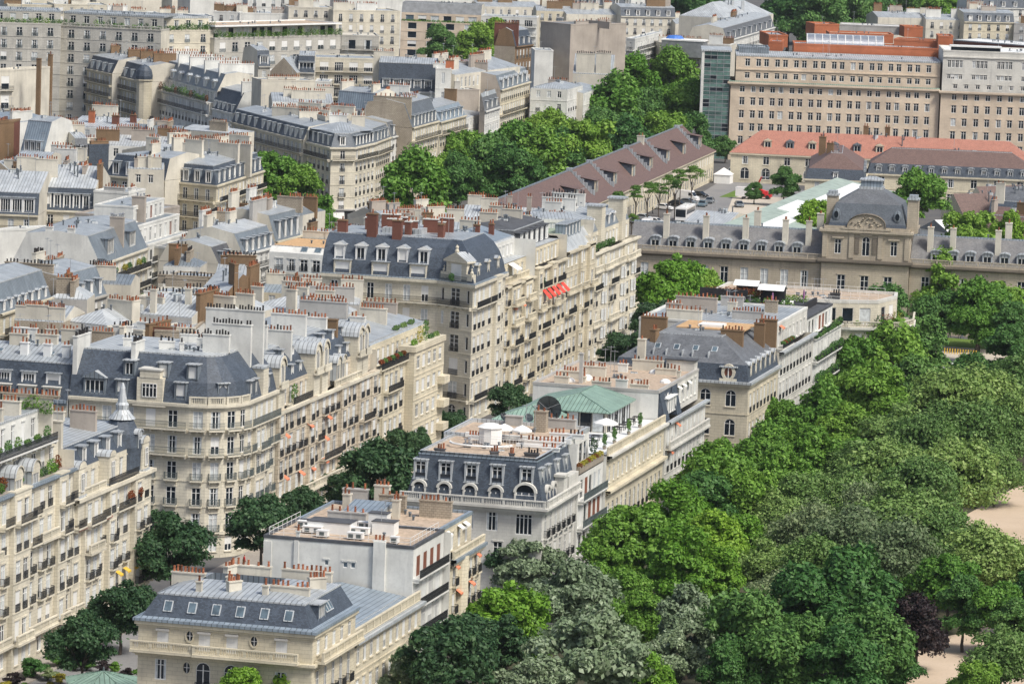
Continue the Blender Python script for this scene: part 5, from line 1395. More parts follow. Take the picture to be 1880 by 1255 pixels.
# building to the left of the rounded corner, slate dormers and zinc
y0=570.0;z=19.4
B=Bld('apartment_building','stone building with slate attic, paired dormers and zinc roof left of the rounded corner block',rect(-222.5,-204.2,y0,y0+15),wall='stone_pale',near=True)
B.facade(*B.edge(0),0,z,6,bay=2.9,rail='-bbbcc',var=OPEN);B.blank(*B.edge(1),0,z,'plaster_cream');B.blank(*B.edge(3),0,z,'plaster_cream');B.facade(*B.edge(2),0,z,6,bay=3,rail='-')
B.cornice(z,[.5,0,.3,0],.4,mat='zinc_blue')
B.mansard(z,[(.5,1.2),(1.0,3.4)],['slate','slate'],ridge=1.6,sides=[True,False,True,False])
B.dormers(0,z+1.5,5,2.0,1.75,1.4,'flat',mar=.6,back=.7,cheek='zinc_dark');B.dormers(0,z-.1,5,2.3,1.6,1.0,'flat',mar=.6,back=.05,front='stone_pale',cheek='stone_pale',roof='stone_white',blind=.6)
B.chimney(-216.6,y0+2.6,z+1.5,z+8.0,3.4,PI/2,.7,'plaster_cream',7)
for x in(-211.6,-208.4,-205.8):B.chimney(x,y0+3.6,z+4.4,z+6.6,1.0,0,.7,'white_roof',2)
B.skylights(0,z+5.22,4,.27,3.6,mar=2)
for x,yy,n in((-218,y0+7,3),(-213.5,y0+6.6,5),(-210,y0+7.6,6),(-219.5,y0+11,6)):B.chimney(x,yy,z+4,z+7.3,.5*n,0,.7,'plaster_cream',n)
r=MB();r.lathe((-220.3,y0-.1,z-1.0),[(2.7,0),(2.7,.1)],'stone_pale',6)
k=10
for i in range(k):
 a0,a1_=PI*i/k,PI*(i+1)/k
 f=lambda a_,yy:(-220.3+2.6*math.cos(a_),yy,z-.2+2.9*math.sin(a_))
 r.face([(-220.3,y0-.35,z-.2),f(a0,y0-.35),f(a1_,y0-.35)],'stone_pale');r.face([f(a0,y0-.35),f(a0,y0+1.2),f(a1_,y0+1.2),f(a1_,y0-.35)],'zinc_pale')
r.build('stone_gable',B.root)
B.done()
# rounded corner block
arcp=[(-187.6+6.0*math.sin(PI/2*i/4),576.0-6.0*math.cos(PI/2*i/4))for i in range(5)]
P_=[(-204.0,570.0)]+arcp+[(XW,588.5),(-204.0,588.5)]
z=20.0
B=Bld('apartment_building','rounded corner block with dark slate mansard, white chimney walls and grey green iron balconies',P_,wall='stone_pale',near=True,rail='iron_grey')
ne=len(P_)
B.facade(*B.edge(0),0,z-3.3,5,bay=3.0,rail='-bbbc',var=OPEN,ww=1.3);B.facade(*B.edge(0),z-3.3,z,1,bay=3.0,rail='c',var=OPEN,ww=1.3)
for i in range(1,5):
 B.facade(*B.edge(i),0,z-3.3,5,n=1,mar=.3,rail='-bbbc',var=OPEN,ww=1.15);B.facade(*B.edge(i),z-3.3,z,1,n=1,mar=.3,rail='c',var=(4,2,0,0,1,0),ww=1.3)
 a,b=B.edge(i);B.balustrade(a,b,z+.05,'stone_pale',.4,slab=False,h=1.0)
artic(B,*B.edge(5),0,z-3.3,5,[(2.4,0,'-bbbc',1),(4.4,.5,'-gggc',2),(2.6,0,'-bbbc',1),(3,0,'-gbgc',1)],**WK);B.facade(*B.edge(5),z-3.3,z,1,bay=2.1,rail='c',var=STREET)
B.blank(*B.edge(6),0,z,'plaster_cream');B.blank(*B.edge(7),0,z,'plaster_cream')
B.cornice(z+.05,[.45]*6+[0,0],.4);B.cornice(3.5,[.35]*6+[0,0],.4)
B.mansard(z+.05,[(.7,2.7),(2.6,3.2)],['slate','slate'],top='zinc_pale',ridge=0,sides=[True]*6+[False,False],gable='plaster_white',lip='zinc_pale')
dm=lambda w,h,fr='zinc_dark',k='flat',bl=False:cached(('b1d',w,h,fr,k,bl),lambda:dormer_mesh(w,h,1.4,k,'zinc_dark','zinc_pale',fr,'glass',bl))
for x,zz,w,bk,fr,bl,h in((-200.6,.45,3.0,.1,'zinc_dark',False,2.1),(-196.9,.45,1.6,.1,'zinc_dark',True,2.1),(-188.9,.5,1.6,.1,'zinc_dark',True,2.2),(-196.2,3.1,1.5,.9,'zinc_dark',False,1.9),(-191.6,3.1,1.5,.9,'zinc_dark',True,1.9),(-187.6,3.1,1.5,.9,'zinc_dark',True,1.9)):
 B.put('dormer',dm(w,h,fr,'ped' if w>2 else 'flat',bl),(x,570.0+bk,z+zz),0)
B.put('dormer',dm(1.6,2.2,'zinc_dark','flat',True),(arcp[2][0]-.35,arcp[2][1]+.35,z+.5),PI/4)
for yy in(577.8,580.0,585.5):B.put('dormer',dm(1.3,2.1),(XW-.1,yy,z+.4),PI/2)
B.wall.box(-194.7,-191.2,569.75,572.0,z-.3,z+3.1,'stone_pale');B.wall.box(-194.3,-191.6,569.7,572.6,z+3.1,z+4.1,'stone_pale');B.wall.box(-195.2,-190.7,569.55,571.0,z-.6,z-.31,'stone_pale');B.wall.box(-194.5,-191.4,569.6,572.6,z+4.1,z+4.3,'stone_white')
B.put('window',frame_mesh(2.0,1.8,'wide','white_paint'),(-192.95,569.57,z+.6),0,('pane',pane_mesh(2.0,1.8,'wide',0)))
B.wall.box(XW-1.5,XW+.2,582.0,584.2,z-.3,z+3.6,'stone_pale');B.wall.box(XW-1.4,XW+.3,581.8,584.4,z+3.6,z+3.9,'zinc_pale')
for x,yy,L,an,z0_,zz,n in((-203.6,573.2,5.0,PI/2,z,z+7.6,9),(-196.0,573.6,3.6,PI/2,z,z+7.2,8),(-186.6,577.6,3.6,0,z+1,z+8.2,9),(-185.8,581.6,5.4,0,z+1,z+9.2,13),(-186.8,586.0,8.0,0,z+1,z+10.6,20)):
 B.chimney(x,yy,z0_,zz,L,an,.6,'plaster_white',n,'pot_black')
for x,yy,n in((-193.4,577.6,4),(-191.2,577.2,1),(-190,583,4),(-199.0,578,2),(-193.0,586,5)):B.chimney(x,yy,z+5.5,z+6.9,.5*n,.2,.6,'plaster_white',n,'pot_black')
for x in(-202.6,-197.6):B.plantbox(x,569.4,13.6,1.2,'leaf_green',1.0)
B.done()
# long ornate building with round stone dormers
y0,y1=588.7,636.2;z=16.9
B=Bld('apartment_building','long ornate cream building with arched stone dormers, rusticated piers and a first floor terrace',rect(-196,XW,y0,y1),wall='stone_rust',near=True)
c,d=B.edge(1)
B.facade(c,d,0,4.6,1,bay=2.6,rail='-',kind='arch',var=STREET,wh=3.0,ww=1.2);artic(B,c,d,4.6,z,4,[(2.8,.45,'-ggg',1),(5.4,0,'-gbg',2),(5.0,0,'-gbg',2),(2.8,.45,'-ggg',1),(3.2,0,'-gcg',1),(8.2,0,'-cgb',3),(3.0,.45,'-ggg',1),(5.6,0,'-gbg',2),(5.4,.3,'-gcg',2),(3,.45,'-ggg',1)],wh=2.5,**WK)
B.balustrade(c,d,4.6,'stone_pale',.9);B.cornice(z+.1,[0,.6,0,0],.4,mat='stone_pale');B.blank(*B.edge(0),0,z+3,'plaster_cream');B.blank(*B.edge(2),0,z+3,'plaster_cream');B.blank(*B.edge(3),0,z+3,'plaster_cream')
at=rect(-196,XW-.9,y0,y1)
B.facade(at[1],at[2],z+.1,z+3.2,1,bay=2.45,rail='-',var=STREET,sill=.1,wh=2.3)
B.longbalcony((XW-.7,y0+7),(XW-.7,y0+16),z+.2,'stone_pale',1.0);B.balustrade((XW-.4,y0+27),(XW-.4,y0+40),z+.1,'stone_pale',.6,slab=False)
B.mansard(z+3.2,[(1.2,2.6),(1.6,1.6)],['slate','slate'],top='zinc',ridge=.7,sides=[False,True,True,False],gable='plaster_white',poly=at)
B.dormers(1,z+3.6,12,1.2,1.5,1.0,'flat',mar=1.5,back=.3,poly=at,skip=(0,1,5,6,7,11));B.dormers(1,z+6.0,9,1.1,1.2,1.2,'flat',mar=2.5,back=1.4,poly=at)
def arch_dormer(w=2.8,h=3.6,dp=3.2):
 mb=MB();k=8
 mb.box(-w/2,w/2,0,dp,-3.2,h-1.0,'stone_pale',skip='b')
 o=[(w/2*math.cos(PI*i/k),h-1.0+w*.48*math.sin(PI*i/k))for i in range(k+1)];p=[((w/2+.2)*math.cos(PI*i/k),h-.95+(w*.48+.2)*math.sin(PI*i/k))for i in range(k+1)]
 mb.face([(x,0,zz)for x,zz in o],'stone_pale')
 for i in range(k):
  mb.face([(p[i][0],-.2,p[i][1]),(p[i][0],dp+.8,p[i][1]),(p[i+1][0],dp+.8,p[i+1][1]),(p[i+1][0],-.2,p[i+1][1])],'zinc_pale')
  mb.face([(p[i][0],-.2,p[i][1]),(p[i+1][0],-.2,p[i+1][1]),(o[i+1][0],-.2,o[i+1][1]-.15),(o[i][0],-.2,o[i][1]-.15)],'stone_pale')
 w2=1.0
 mb.face([(-w2/2,-.03,.3),(w2/2,-.03,.3),(w2/2,-.03,2.6),(0,-.03,3.0),(-w2/2,-.03,2.6)],'glass');mb.box(-.05,.05,-.09,-.035,.3,2.8,'white_paint');mb.box(-w2/2-.07,-w2/2,-.1,-.0,.3,2.6,'white_paint');mb.box(w2/2,w2/2+.07,-.1,-.0,.3,2.6,'white_paint')
 mb.box(-w/2-.15,w/2+.15,-.55,.0,-.25,.0,'stone_pale');mb.box(-w/2-.1,w/2+.1,-.5,-.36,.0,.75,'stone_pale')
 return mb.mesh('dormer')
for yy in(590.6,606.8,610.6,627.6,630.2):B.put('dormer',cached('archd',arch_dormer),(XW+.1,yy,z+3.3),PI/2)
for yy in(617.2,619.6):B.put('dormer',dormer_mesh(1.9,2.4,1.6,'round','zinc','zinc_pale','stone_pale'),(XW+.06,yy,z+.9),PI/2)
for x,yy,L,zz,n,m_ in((-188.5,595.6,6.4,z+10.6,15,'plaster_white'),(-186,601.0,5.0,z+9.4,11,'plaster_white'),(-187.5,612.5,5.0,z+10.2,11,'plaster_white'),(-186.6,622.0,3.4,z+8.8,7,'plaster_white'),(-184.8,623.8,1.9,z+8.4,0,'brick_brown'),(-189,634.0,7.0,z+9.6,14,'plaster_grey'),(-191,607,4.0,z+8.6,8,'plaster_cream')):B.chimney(x,yy,z+3,zz,L,0,.7,m_,n)
for yy,zz in((592.6,8.0),(603.4,13.7),(592.5,13.7),(612.0,13.7),(600.0,7.6),(604.9,7.6),(611,7.8),(611,10.9)):B.awning(c,d,yy-y0,zz,1.35,.7,.45,'awning_orange')
B.plantbox(XW-.2,597.4,z+.3,1.6,'leaf_mid',2.6,PI/2)
for i in range(5):B.plantbox(XW+.5,598+i*6.4,4.7,1.4,'leaf_dark',1.0,PI/2)
B.done()
# plain cream building with black balconies and planters
y0,y1=636.4,668.2;z=16.6
B=Bld('apartment_building','cream building with long black balconies, geraniums and a planted tower bay at the street corner',rect(-195,XW,y0,y1),wall='stone_cream',near=True)
c,d=B.edge(1);m1=(XW,y0+15.4)
artic(B,c,m1,0,z,5,[(3,0,'-ggbg',1),(8,.25,'-gcgc',3),(4,0,'-gggg',1)],**WK)
bx=XW+1.3
B.facade((bx,y0+15.4),(bx,y1),0,z+1.2,5,bay=3.0,rail='-----',var=(1,1,1.5,2,.5,0),sill=.9,wh=1.9,ww=1.5);B.blank((XW,y0+15.4),(bx,y0+15.4),0,z+1.2,'stone_cream');B.blank((bx,y1),(-195,y1),0,z+1.2,'stone_cream');B.blank(*B.edge(0),0,z+3,'plaster_cream')
for zz in(4.6,8.1,11.6):
 for yy in(y1-3.2,):B.wall.box(bx-.05,bx+1.1,yy,yy+3.0,zz,zz+1.1,'stone_cream')
B.wall.box(bx-2.4,bx+.25,y0+15.2,y1+.1,z+1.2,z+2.0,'stone_cream')
B.longbalcony((XW,y0+1),(XW,y0+15.2),z+.2,'stone_cream',.6);at=rect(-195,XW-1.8,y0,y1)
B.facade(at[1],at[2],z,z+3.4,1,bay=2.6,rail='-',var=STREET,sill=.1,wh=2.4,kind='fr');B.blank(at[0],at[1],z,z+4,'plaster_white');B.blank(at[2],at[3],z,z+3.4,'stone_cream')
B.mansard(z+3.4,[(.3,.4)],['zinc'],ridge=1.2,sides=[False,True,False,True],poly=at)
for i in range(7):B.plantbox(XW+.3,y0+1.5+i*1.9,z+1.0,1.0,('leaf_rust','leaf_green')[i%2],.7,PI/2)
for i,(yy,h,m_)in enumerate(((654,1.0,'leaf_bright'),(657.0,2.6,'leaf_gold'),(660.0,3.2,'leaf_bright'),(663,.8,'leaf_green'),(666,.8,'leaf_olive'))):B.plantbox(bx-.7,yy,z+1.9,2.2,m_,h,PI/2)
for i in range(3):B.plantbox(XW-2.5,655+i*4,z+3.8,2.6,'leaf_olive',.8,PI/2)
for x,yy,L,zz,n,m_ in((-189.5,y0+.6,6,z+7.4,6,'plaster_tan'),(-187.2,y0+9,2.2,z+6.6,4,'plaster_white'),(-188,y0+20,4,z+6.6,9,'plaster_cream'),(-190,y1-1.0,5,z+6.2,8,'plaster_tan')):B.chimney(x,yy,z+3,zz,L,0,.7,m_,n)
for yy,zz in((641,6.2),(644,6.2),(649,6.4),(648.8,3.0)):B.awning(c,d,yy-y0,zz,1.3,.7,.4,'awning_orange')
B.done()
# second block, corner house with pediment and domed slate roof
XV=-185.6
P_=[(-211.5,708.0),(-191.8,707.8),(-185.6,704.4),(XV,723.8),(-211.5,723.8)]
P_=[(-211.5,707.6),(-192.2,707.6),(XV,704.0),(XV,724.0),(-211.5,724.0)];z=22.0
B=Bld('apartment_building','tall stone corner house with pedimented dormer, swelling slate roof and red brick chimneys',P_,wall='stone_pale',near=True)
B.facade(*B.edge(0),0,z,6,bay=3.2,rail='-bbbbc',var=OPEN)
a,b=B.edge(1);L=math.hypot(b[0]-a[0],b[1]-a[1])
fh=z/6
for f in range(6):
 ops=[(1.0,.6,.6,2.1,'one',0 if f%2 else 1,'-'),(L/2,.15,1.9 if f else 1.6,2.7,'grid' if f else 'arch',(0,1,3,0,0,0)[f],'g' if f else '-'),(L-1.0,.6,.6,2.1,'one',0,'-')]
 storey(B,a,b,f*fh,(f+1)*fh,ops)
 if f in(1,5):B.longbalcony((a[0]+.1,a[1]),(b[0]-.1,b[1]),f*fh+.05,'stone_pale',.6)
 elif f:B.wall.obox(a,((b[0]-a[0])/L,(b[1]-a[1])/L),((b[1]-a[1])/L,-(b[0]-a[0])/L),.02,L-.02,-.02,.1,f*fh-.1,f*fh+.08,'stone_pale')
artic(B,*B.edge(2),0,z,6,[(8,0,'-cgggc',3),(4,.0,'-cgggc',1),(3.4,.55,'-ggggg',1),(3.4,0,'-ggggg',1)],**WK);B.blank(*B.edge(3),0,z,'plaster_cream');B.blank(*B.edge(4),0,z,'plaster_cream')
B.cornice(z+.05,[.6,.6,.6,0,0],.45,mat='stone_pale');B.cornice(z+.2,[.55,.55,.55,0,0],.14,mat='zinc_blue')
B.mansard(z+.2,[(.35,1.6),(.7,1.7),(1.1,1.5),(1.7,1.2)],['slate']*4,top='zinc',ridge=0,sides=[True,True,True,False,False],gable='plaster_white',lip='zinc_pale')
def pediment():
 mb=MB();w=4.4
 mb.box(-w/2,w/2,0,1.6,0,3.0,'stone_pale',skip='b');mb.box(-w/2-.4,w/2+.4,-.3,1.6,3.0,3.3,'stone_pale')
 mb.face([(-w/2-.4,-.28,3.3),(w/2+.4,-.28,3.3),(0,-.28,4.6)],'stone_pale');mb.face([(w/2+.4,-.28,3.3),(w/2+.4,1.9,3.3),(0,2.4,4.6),(0,-.28,4.6)],'zinc_pale');mb.face([(0,-.28,4.6),(0,2.4,4.6),(-w/2-.4,1.9,3.3),(-w/2-.4,-.28,3.3)],'zinc_pale')
 mb.box(-1.1,1.1,-.05,-.004,.1,2.7,'blind');rail_mb(mb,w+1.6,.95,'iron_grey',.14,.05,-.75)
 for s_ in(-1,1):
  mb.prism([(s_*2.8-.6,-.02),(s_*2.8+.6,-.02),(s_*2.8+.6,.9),(s_*2.8-.6,.9)],0,1.3,'stone_pale','stone_pale');mb.lathe((s_*3.0,.4,1.3),[(.25,0),(.3,.3),(.1,.6),(.16,.8),(0,1.0)],'stone_pale',7)
 mb.lathe((0,0,4.5),[(.3,0),(.35,.3),(.2,.6),(.28,.9),(0,1.3)],'stone_pale',8)
 return mb.mesh('pediment_dormer')
rz=math.atan2(b[1]-a[1],b[0]-a[0])
place('pediment_dormer',pediment(),B.root,((a[0]+b[0])/2,(a[1]+b[1])/2+.1,z+.25),rz)
B.dormers(0,z+2.3,5,1.7,2.3,1.9,'ped',mar=1.0,back=.6,front='white_paint',cheek='zinc',blind=.2);B.dormers(0,z+.1,3,2.8,2.2,1.0,'flat',mar=.3,back=.0,front='stone_pale',cheek='stone_pale',blind=1.0)
B.dormers(2,z+.5,3,1.4,2.2,1.2,'ped',mar=1.0,back=.2,front='stone_pale')
for x,yy,h,w in((-204.4,711.4,31.4,1.6),(-200.2,711.2,30.6,1.5),(-209.6,712.4,30.0,1.5),(-193.6,713.4,30.2,.9)):B.chimney(x,yy,z+3,h,w,0,1.0,'brick_red',1,'terracotta')
for x,yy,L,n in((-202.5,717.5,2.2,4),(-199.4,717.2,1.6,3),(-204.5,722.5,3,6),(-197.0,719.6,2.4,5),(-206.8,718.5,1.6,3),(-195.2,721.8,2.6,6)):B.chimney(x,yy,z+5,z+7.8+.1*n,L,.1,.8,'brick_red',n,cap='plaster_white')
for x,yy in((-201.8,720.8),(-199.3,714.4),(-194.5,717)):B.chimney(x,yy,z+5,z+8.2,1.0,0,.8,'brick_red',1,cap='plaster_white')
r=MB();r.box(-204,-197.5,715.6,723,z+5.6,z+7.0,'zinc_pale');r.build('roof_hut',B.root)
B.plantbox(-189.4,705.0,z+.3,1.0,'leaf_green',1.3,rz)
B.done()
# three more buildings up the avenue
y0,y1=724.2,743.4;z=19.6
B=Bld('apartment_building','sand coloured building with scalloped parapets and stacked terraces beyond the pedimented corner house',rect(-201,XV,y0,y1),wall='stone_cream',near=True)
c,d=B.edge(1);artic(B,c,d,0,z,6,[(3,0,'-bbbgb',1),(6,.5,'-cbcss',2),(3.2,0,'-bgbgb',1),(5,.5,'-cgcss',2),(2.8,0,'-gbgbg',1)],**WK);B.blank(*B.edge(0),0,z+3,'plaster_cream');B.blank(*B.edge(2),0,z+6,'plaster_white');B.cornice(z,[0,.5,0,0],.3)
a1=rect(-201,XV-1.6,y0,y1);a2=rect(-201,XV-3.6,y0,y1)
B.facade(a1[1],a1[2],z,z+3.2,1,bay=2.9,rail='s',var=STREET,sill=.1,wh=2.3);B.facade(a2[1],a2[2],z+3.2,z+6.2,1,bay=2.4,rail='-',var=(1,2,2,2,1,0),mat='plaster_white',sill=.4);B.blank(a1[0],a1[1],z,z+3.2,'stone_cream');B.blank(a2[0],a2[1],z+3.2,z+6.2,'plaster_white')
r=MB();r.face([(-201,y0,z+3.2),(XV-1.5,y0,z+3.2),(XV-1.5,y1,z+3.2),(-201,y1,z+3.2)],'zinc_pale');r.face([(-201,y0,z+.02),(XV,y0,z+.02),(XV,y1,z+.02),(-201,y1,z+.02)],'paving');r.build('terrace_floor',B.root)
B.mansard(z+6.2,[(.3,.2)],['zinc_pale'],top='zinc_blue',ridge=1.4,sides=[True,True,False,True],poly=a2);B.awning(a1[1],a1[2],9.0,z+3.0,3.2,1.6,.9,'awning_white')
for x,yy,L,n in((-193.5,735,1.0,2),(-191.8,738,.8,2),(-197.5,728.5,3,7),(-196.4,741.6,3.4,6)):B.chimney(x,yy,z+6,z+8.6,L,0,.7,'brick_red' if n<3 else 'plaster_cream',n)
for yy,zz in((729,16.1),(734.6,16.1)):B.awning(c,d,yy-y0,zz,1.6,.8,.4,'awning_orange')
B.done()
y0,y1=743.6,765.0;z=20.6
B=Bld('apartment_building','stone building hung with five red awnings on its upper balcony, halfway up the avenue',rect(-200,XV,y0,y1),wall='stone_cream',near=True)
c,d=B.edge(1);artic(B,c,d,0,z,6,[(3.4,.7,'-gggsg',1),(6,0,'-bccsc',2),(3.4,.7,'-gggsg',1),(6,0,'-gcgsc',2),(2.4,0,'-gggbg',1)],**WK);B.blank(*B.edge(0),0,z+3,'plaster_cream');B.blank(*B.edge(2),0,z+3,'plaster_cream');B.cornice(z,[0,.6,0,0],.3)
a1=rect(-200,XV-1.4,y0,y1);B.facade(a1[1],a1[2],z,z+3.1,1,bay=2.6,rail='-',var=STREET,sill=.1,wh=2.3);B.blank(a1[0],a1[1],z,z+3.1,'stone_cream')
for yb in(747.5,750.6,753.7,756.8,759.9):B.awning((XV+.3,c[1]),(XV+.3,d[1]),yb-y0,17.2,2.0,1.5,1.5,'awning_red')
at=rect(-200,XV-3.0,y0,y1)
B.mansard(z+3.1,[(1.2,3.0)],['felt_dark'],top='felt_dark',ridge=.8,sides=[True,True,False,True],poly=at);B.dormers(1,z+3.2,6,1.9,2.4,1.4,'flat',mar=.4,back=.0,poly=at,cheek='felt_dark',roof='felt_dark',front='white_paint',glass='curtain')
r=MB();r.face([(-200,y0,z+3.1),(XV-1.3,y0,z+3.1),(XV-1.3,y1,z+3.1),(-200,y1,z+3.1)],'zinc_pale');r.build('terrace_floor',B.root)
for i in range(4):B.plantbox(XV-1.9,745+i*1.3,z+3.15,1.2,'leaf_dark',1.2,PI/2)
B.plantbox(XV+.4,748,z-3.2,1.4,'leaf_dark',1.5,PI/2)
for x,yy,L,n in((-196,752,3,7),(-194,760,3.4,8),(-197,764,4,9)):B.chimney(x,yy,z+6,z+8,L,0,.7,'plaster_cream',n)
B.done()
y0,y1=765.2,784.0;z=21.4
B=Bld('apartment_building','stone building with pale zinc attic, boxy dormers and yellow stone pier, beside red awnings',rect(-200,XV,y0,y1),wall='stone_warm',near=True)
c,d=B.edge(1);artic(B,c,d,0,z,6,[(6,0,'-ggcs-',2),(3,.0,'-gggs-',1),(2,.4,'------',1),(4,0,'-ggcs-',1),(4,.6,'-gggs-',1)],**WK);B.blank(*B.edge(0),0,z+3,'plaster_cream');B.blank(*B.edge(2),0,z+3,'plaster_cream');B.cornice(z,[0,.6,0,0],.35)
B.mansard(z,[(1.8,2.7)],['zinc_pale'],top='felt_green',ridge=0,sides=[False,True,False,True],gable='plaster_white')
B.dormers(1,z+2.0,5,1.5,2.2,1.8,'flat',mar=3.5,back=1.3,cheek='zinc_blue',roof='zinc',front='zinc_blue',glass='curtain')
for x,yy,L,n in((-194,770,4,8),(-196.5,777,3,6),(-191.5,781.5,3,7)):B.chimney(x,yy,z+2.5,z+4.6,L,0,.7,'plaster_cream',n)
B.done()
y0,y1=784.2,819.0;z=19.2
B=Bld('apartment_building','richly carved stone building with bow windows and a turret, last before the school',rect(-200,XV,y0,y1),wall='stone_pale',near=True)
c,d=B.edge(1);artic(B,c,d,0,z,6,[(5,0,'-gsgcs',2),(4.6,.3,'-ggggs',1),(5,0,'-bsbcs',2),(4,0,'-gsggs',1),(5,.3,'-ggggs',1),(4,0,'-bsbcs',1)],**WK);B.facade(d,B.edge(2)[1],0,z,6,bay=2.8,rail='-b',var=STREET);B.blank(*B.edge(0),0,z+6,'plaster_cream');B.cornice(z+.1,[0,.6,.4,0],.35)
a1=rect(-200,XV-1.5,y0,y1-.8);B.facade(a1[1],a1[2],z,z+3.2,1,bay=2.6,rail='-',var=STREET,sill=.1,wh=2.3);B.facade(a1[2],a1[3],z,z+3.2,1,bay=2.6,rail='-')
for yy in(791.5,806.0,814):
 for i in range(5):
  a0,a1_=-1.4+2.8*i/5,-1.4+2.8*(i+1)/5
  B.wall.face([(XV+1.1*math.cos(a0)-.3,yy+2.4*math.sin(a0),3.5),(XV+1.1*math.cos(a1_)-.3,yy+2.4*math.sin(a1_),3.5),(XV+1.1*math.cos(a1_)-.3,yy+2.4*math.sin(a1_),16),(XV+1.1*math.cos(a0)-.3,yy+2.4*math.sin(a0),16)],'stone_pale')
  for f in range(4):
   am=(a0+a1_)/2;zz=4.0+f*3.05
   if i in(1,2,3):B.put('window',cached(('fp','bow'),lambda:join_meshes([frame_mesh(.95,2.1,'fr','white_paint'),pane_mesh(.95,2.1,'fr',1)],'window')),(XV+1.32*math.cos(am)-.28,yy+2.5*math.sin(am),zz),PI/2+am*.45)
B.mansard(z+3.2,[(1.2,2.4)],['zinc_dark'],top='zinc',ridge=.7,sides=[False,True,True,False],gable='plaster_white',poly=a1);B.dormers(1,z+3.5,8,1.3,1.7,1.2,'ped',mar=1,back=.2,poly=a1,front='white_paint',skip=(2,6))
for yy in(795.4,811.5):
 B.wall.box(XV-3.6,XV-.9,yy-1.4,yy+1.4,z,z+7.4,'stone_pale');B.wall.box(XV-3.8,XV-.7,yy-1.6,yy+1.6,z+7.4,z+7.7,'zinc_pale')
for x,yy,L,n,pm in((-195,797,6,12,'pot_black'),(-195.5,806,6,12,'pot_black'),(-194,789,3,6,'terracotta')):B.chimney(x,yy,z+5.5,z+8.2,L,0,.7,'plaster_white',n,pm)
for i in range(6):B.plantbox(XV-.6,789+i*2.6,z+.2,1.0,'leaf_green',1.2,PI/2)
B.done()
# roofs and streets behind
CV=(3,2,.4,.6,2,0)
def city(label,L,C,R=None,depth=12.0,z=18.0,fl=6,wall='stone_warm',roof='mansard',h=2.7,ins=1.1,rmat='slate',top='zinc',ridge=.9,f0='w',f1='w',bay=2.7,rail='-g',d0=0,d1=0,dk='flat',ch=(),orn=False,kind='fr',cz=1.8,cm='plaster_cream',pot='terracotta',gable='plaster_cream',par=.3,bmat=None,zb=0.0,ww=1.1,var=CV,dm=(1.3,1.9),bl=.15,sides=None,iron='iron',near=False,fin=True,cedge=(3,1),front='white_paint',wh=None,name='apartment_building',cat='building',group=None):
 """An ordinary block: L, C, R are the eave corners as the photograph shows them (left, front, right), z the eave height."""
 l,c=E(*L,z),E(*C,z)
 poly=box_quad(l,c,E(*R,z))if R else deep(l,c,depth)
 B=Bld(name,label,poly,cat,group,wall,near,iron)
 nf=max(1,round((z-zb)/3.2))if fl is None else fl
 for i in range(4):
  f=(f0,f1,'b','b')[i]
  a,b=B.edge(i)
  if f=='w':B.facade(a,b,zb,z,nf,bay=bay,rail=rail,orn=orn,kind=kind,ww=ww,var=var,wh=wh)
  elif f=='b':B.blank(a,b,zb,z,bmat or gable)
  else:B.blank(a,b,zb,z,f)
 sd=sides or[f0=='w',f1=='w',True,False]if roof=='mansard' else sides
 if roof=='mansard':
  B.cornice(z+.05,[.4 if f0=='w' else 0,.4 if f1=='w' else 0,0,0],.3)
  B.mansard(z+.05,[(ins,h)],[rmat],top=top,ridge=ridge,sides=sd,gable=gable)
  if d0:B.dormers(0,z+.35,d0,dm[0],dm[1],ins+.5,dk,mar=.7,back=.12,blind=bl,cheek=rmat if rmat.startswith('z')else 'zinc_dark',front=front)
  if d1:B.dormers(1,z+.35,d1,dm[0],dm[1],ins+.5,dk,mar=.7,back=.12,blind=bl,cheek=rmat if rmat.startswith('z')else 'zinc_dark',front=front)
 elif roof=='zinc':
  B.mansard(z,[(.25,.15)],[top],top=top,ridge=h,sides=sides or([True]*4 if R else[True,False,True,False]),gable=gable)
 elif roof=='gable':
  B.mansard(z,[(.05,.08)],[top],top=top,ridge=h,sides=sides or[True,False,True,False],gable=gable,lip=None)
 else:
  B.flat(z,top,par,bmat or wall)
 zt=B.ztop
 for k,q in enumerate(ch):
  u,v,Lc,n,an=q[:5]
  a,b,d=poly[0],poly[1],poly[3]
  x=a[0]+(b[0]-a[0])*u+(d[0]-a[0])*v;y=a[1]+(b[1]-a[1])*u+(d[1]-a[1])*v
  e=(b[0]-a[0],b[1]-a[1])if not an else(d[0]-a[0],d[1]-a[1])
  B.chimney(x,y,z,zt+(q[5]if len(q)>5 else cz),Lc,math.atan2(e[1],e[0]),.65,q[6]if len(q)>6 else cm,n,q[7]if len(q)>7 else pot)
 if fin:B.done()
 return B
 # roofs just behind the avenue row, left
city('yellow stone building with curved grey mansard and round white dormers at the left edge',(0,577),(94,546),depth=12,z=19,wall='stone_cream',rmat='zinc_dark',h=4.2,ins=1.7,d0=7,dk='arch',rail='-bgbc',dm=(1.1,1.3),ch=((.55,.8,4,9,0),(.05,.6,3,7,0)),near=True,sides=[True,False,True,False])
city('rubble walled building with clay pots along its gable, below the yellow stone building',(26,587),(116,592),depth=13,z=19,wall='rubble',f0='rubble',f1='rubble',roof='zinc',h=1.6,ch=((.12,.04,1.6,5,0,.3),(.45,.04,3.4,12,0,.5),(.85,.04,2.4,8,0,.3)),gable='plaster_cream')
B=city('white rendered building with two small windows under a pale zinc roof, left of the cream gable',(118,590),(196,600),depth=15,z=18.6,wall='plaster_white',f0='none_',f1='plaster_white',roof='zinc',h=2.2,top='zinc_pale',ch=((.75,.5,4.5,10,0,1.3),(.95,.5,2,6,1,1.2),(.9,.9,3,8,0,1.6)),fin=False)if False else None
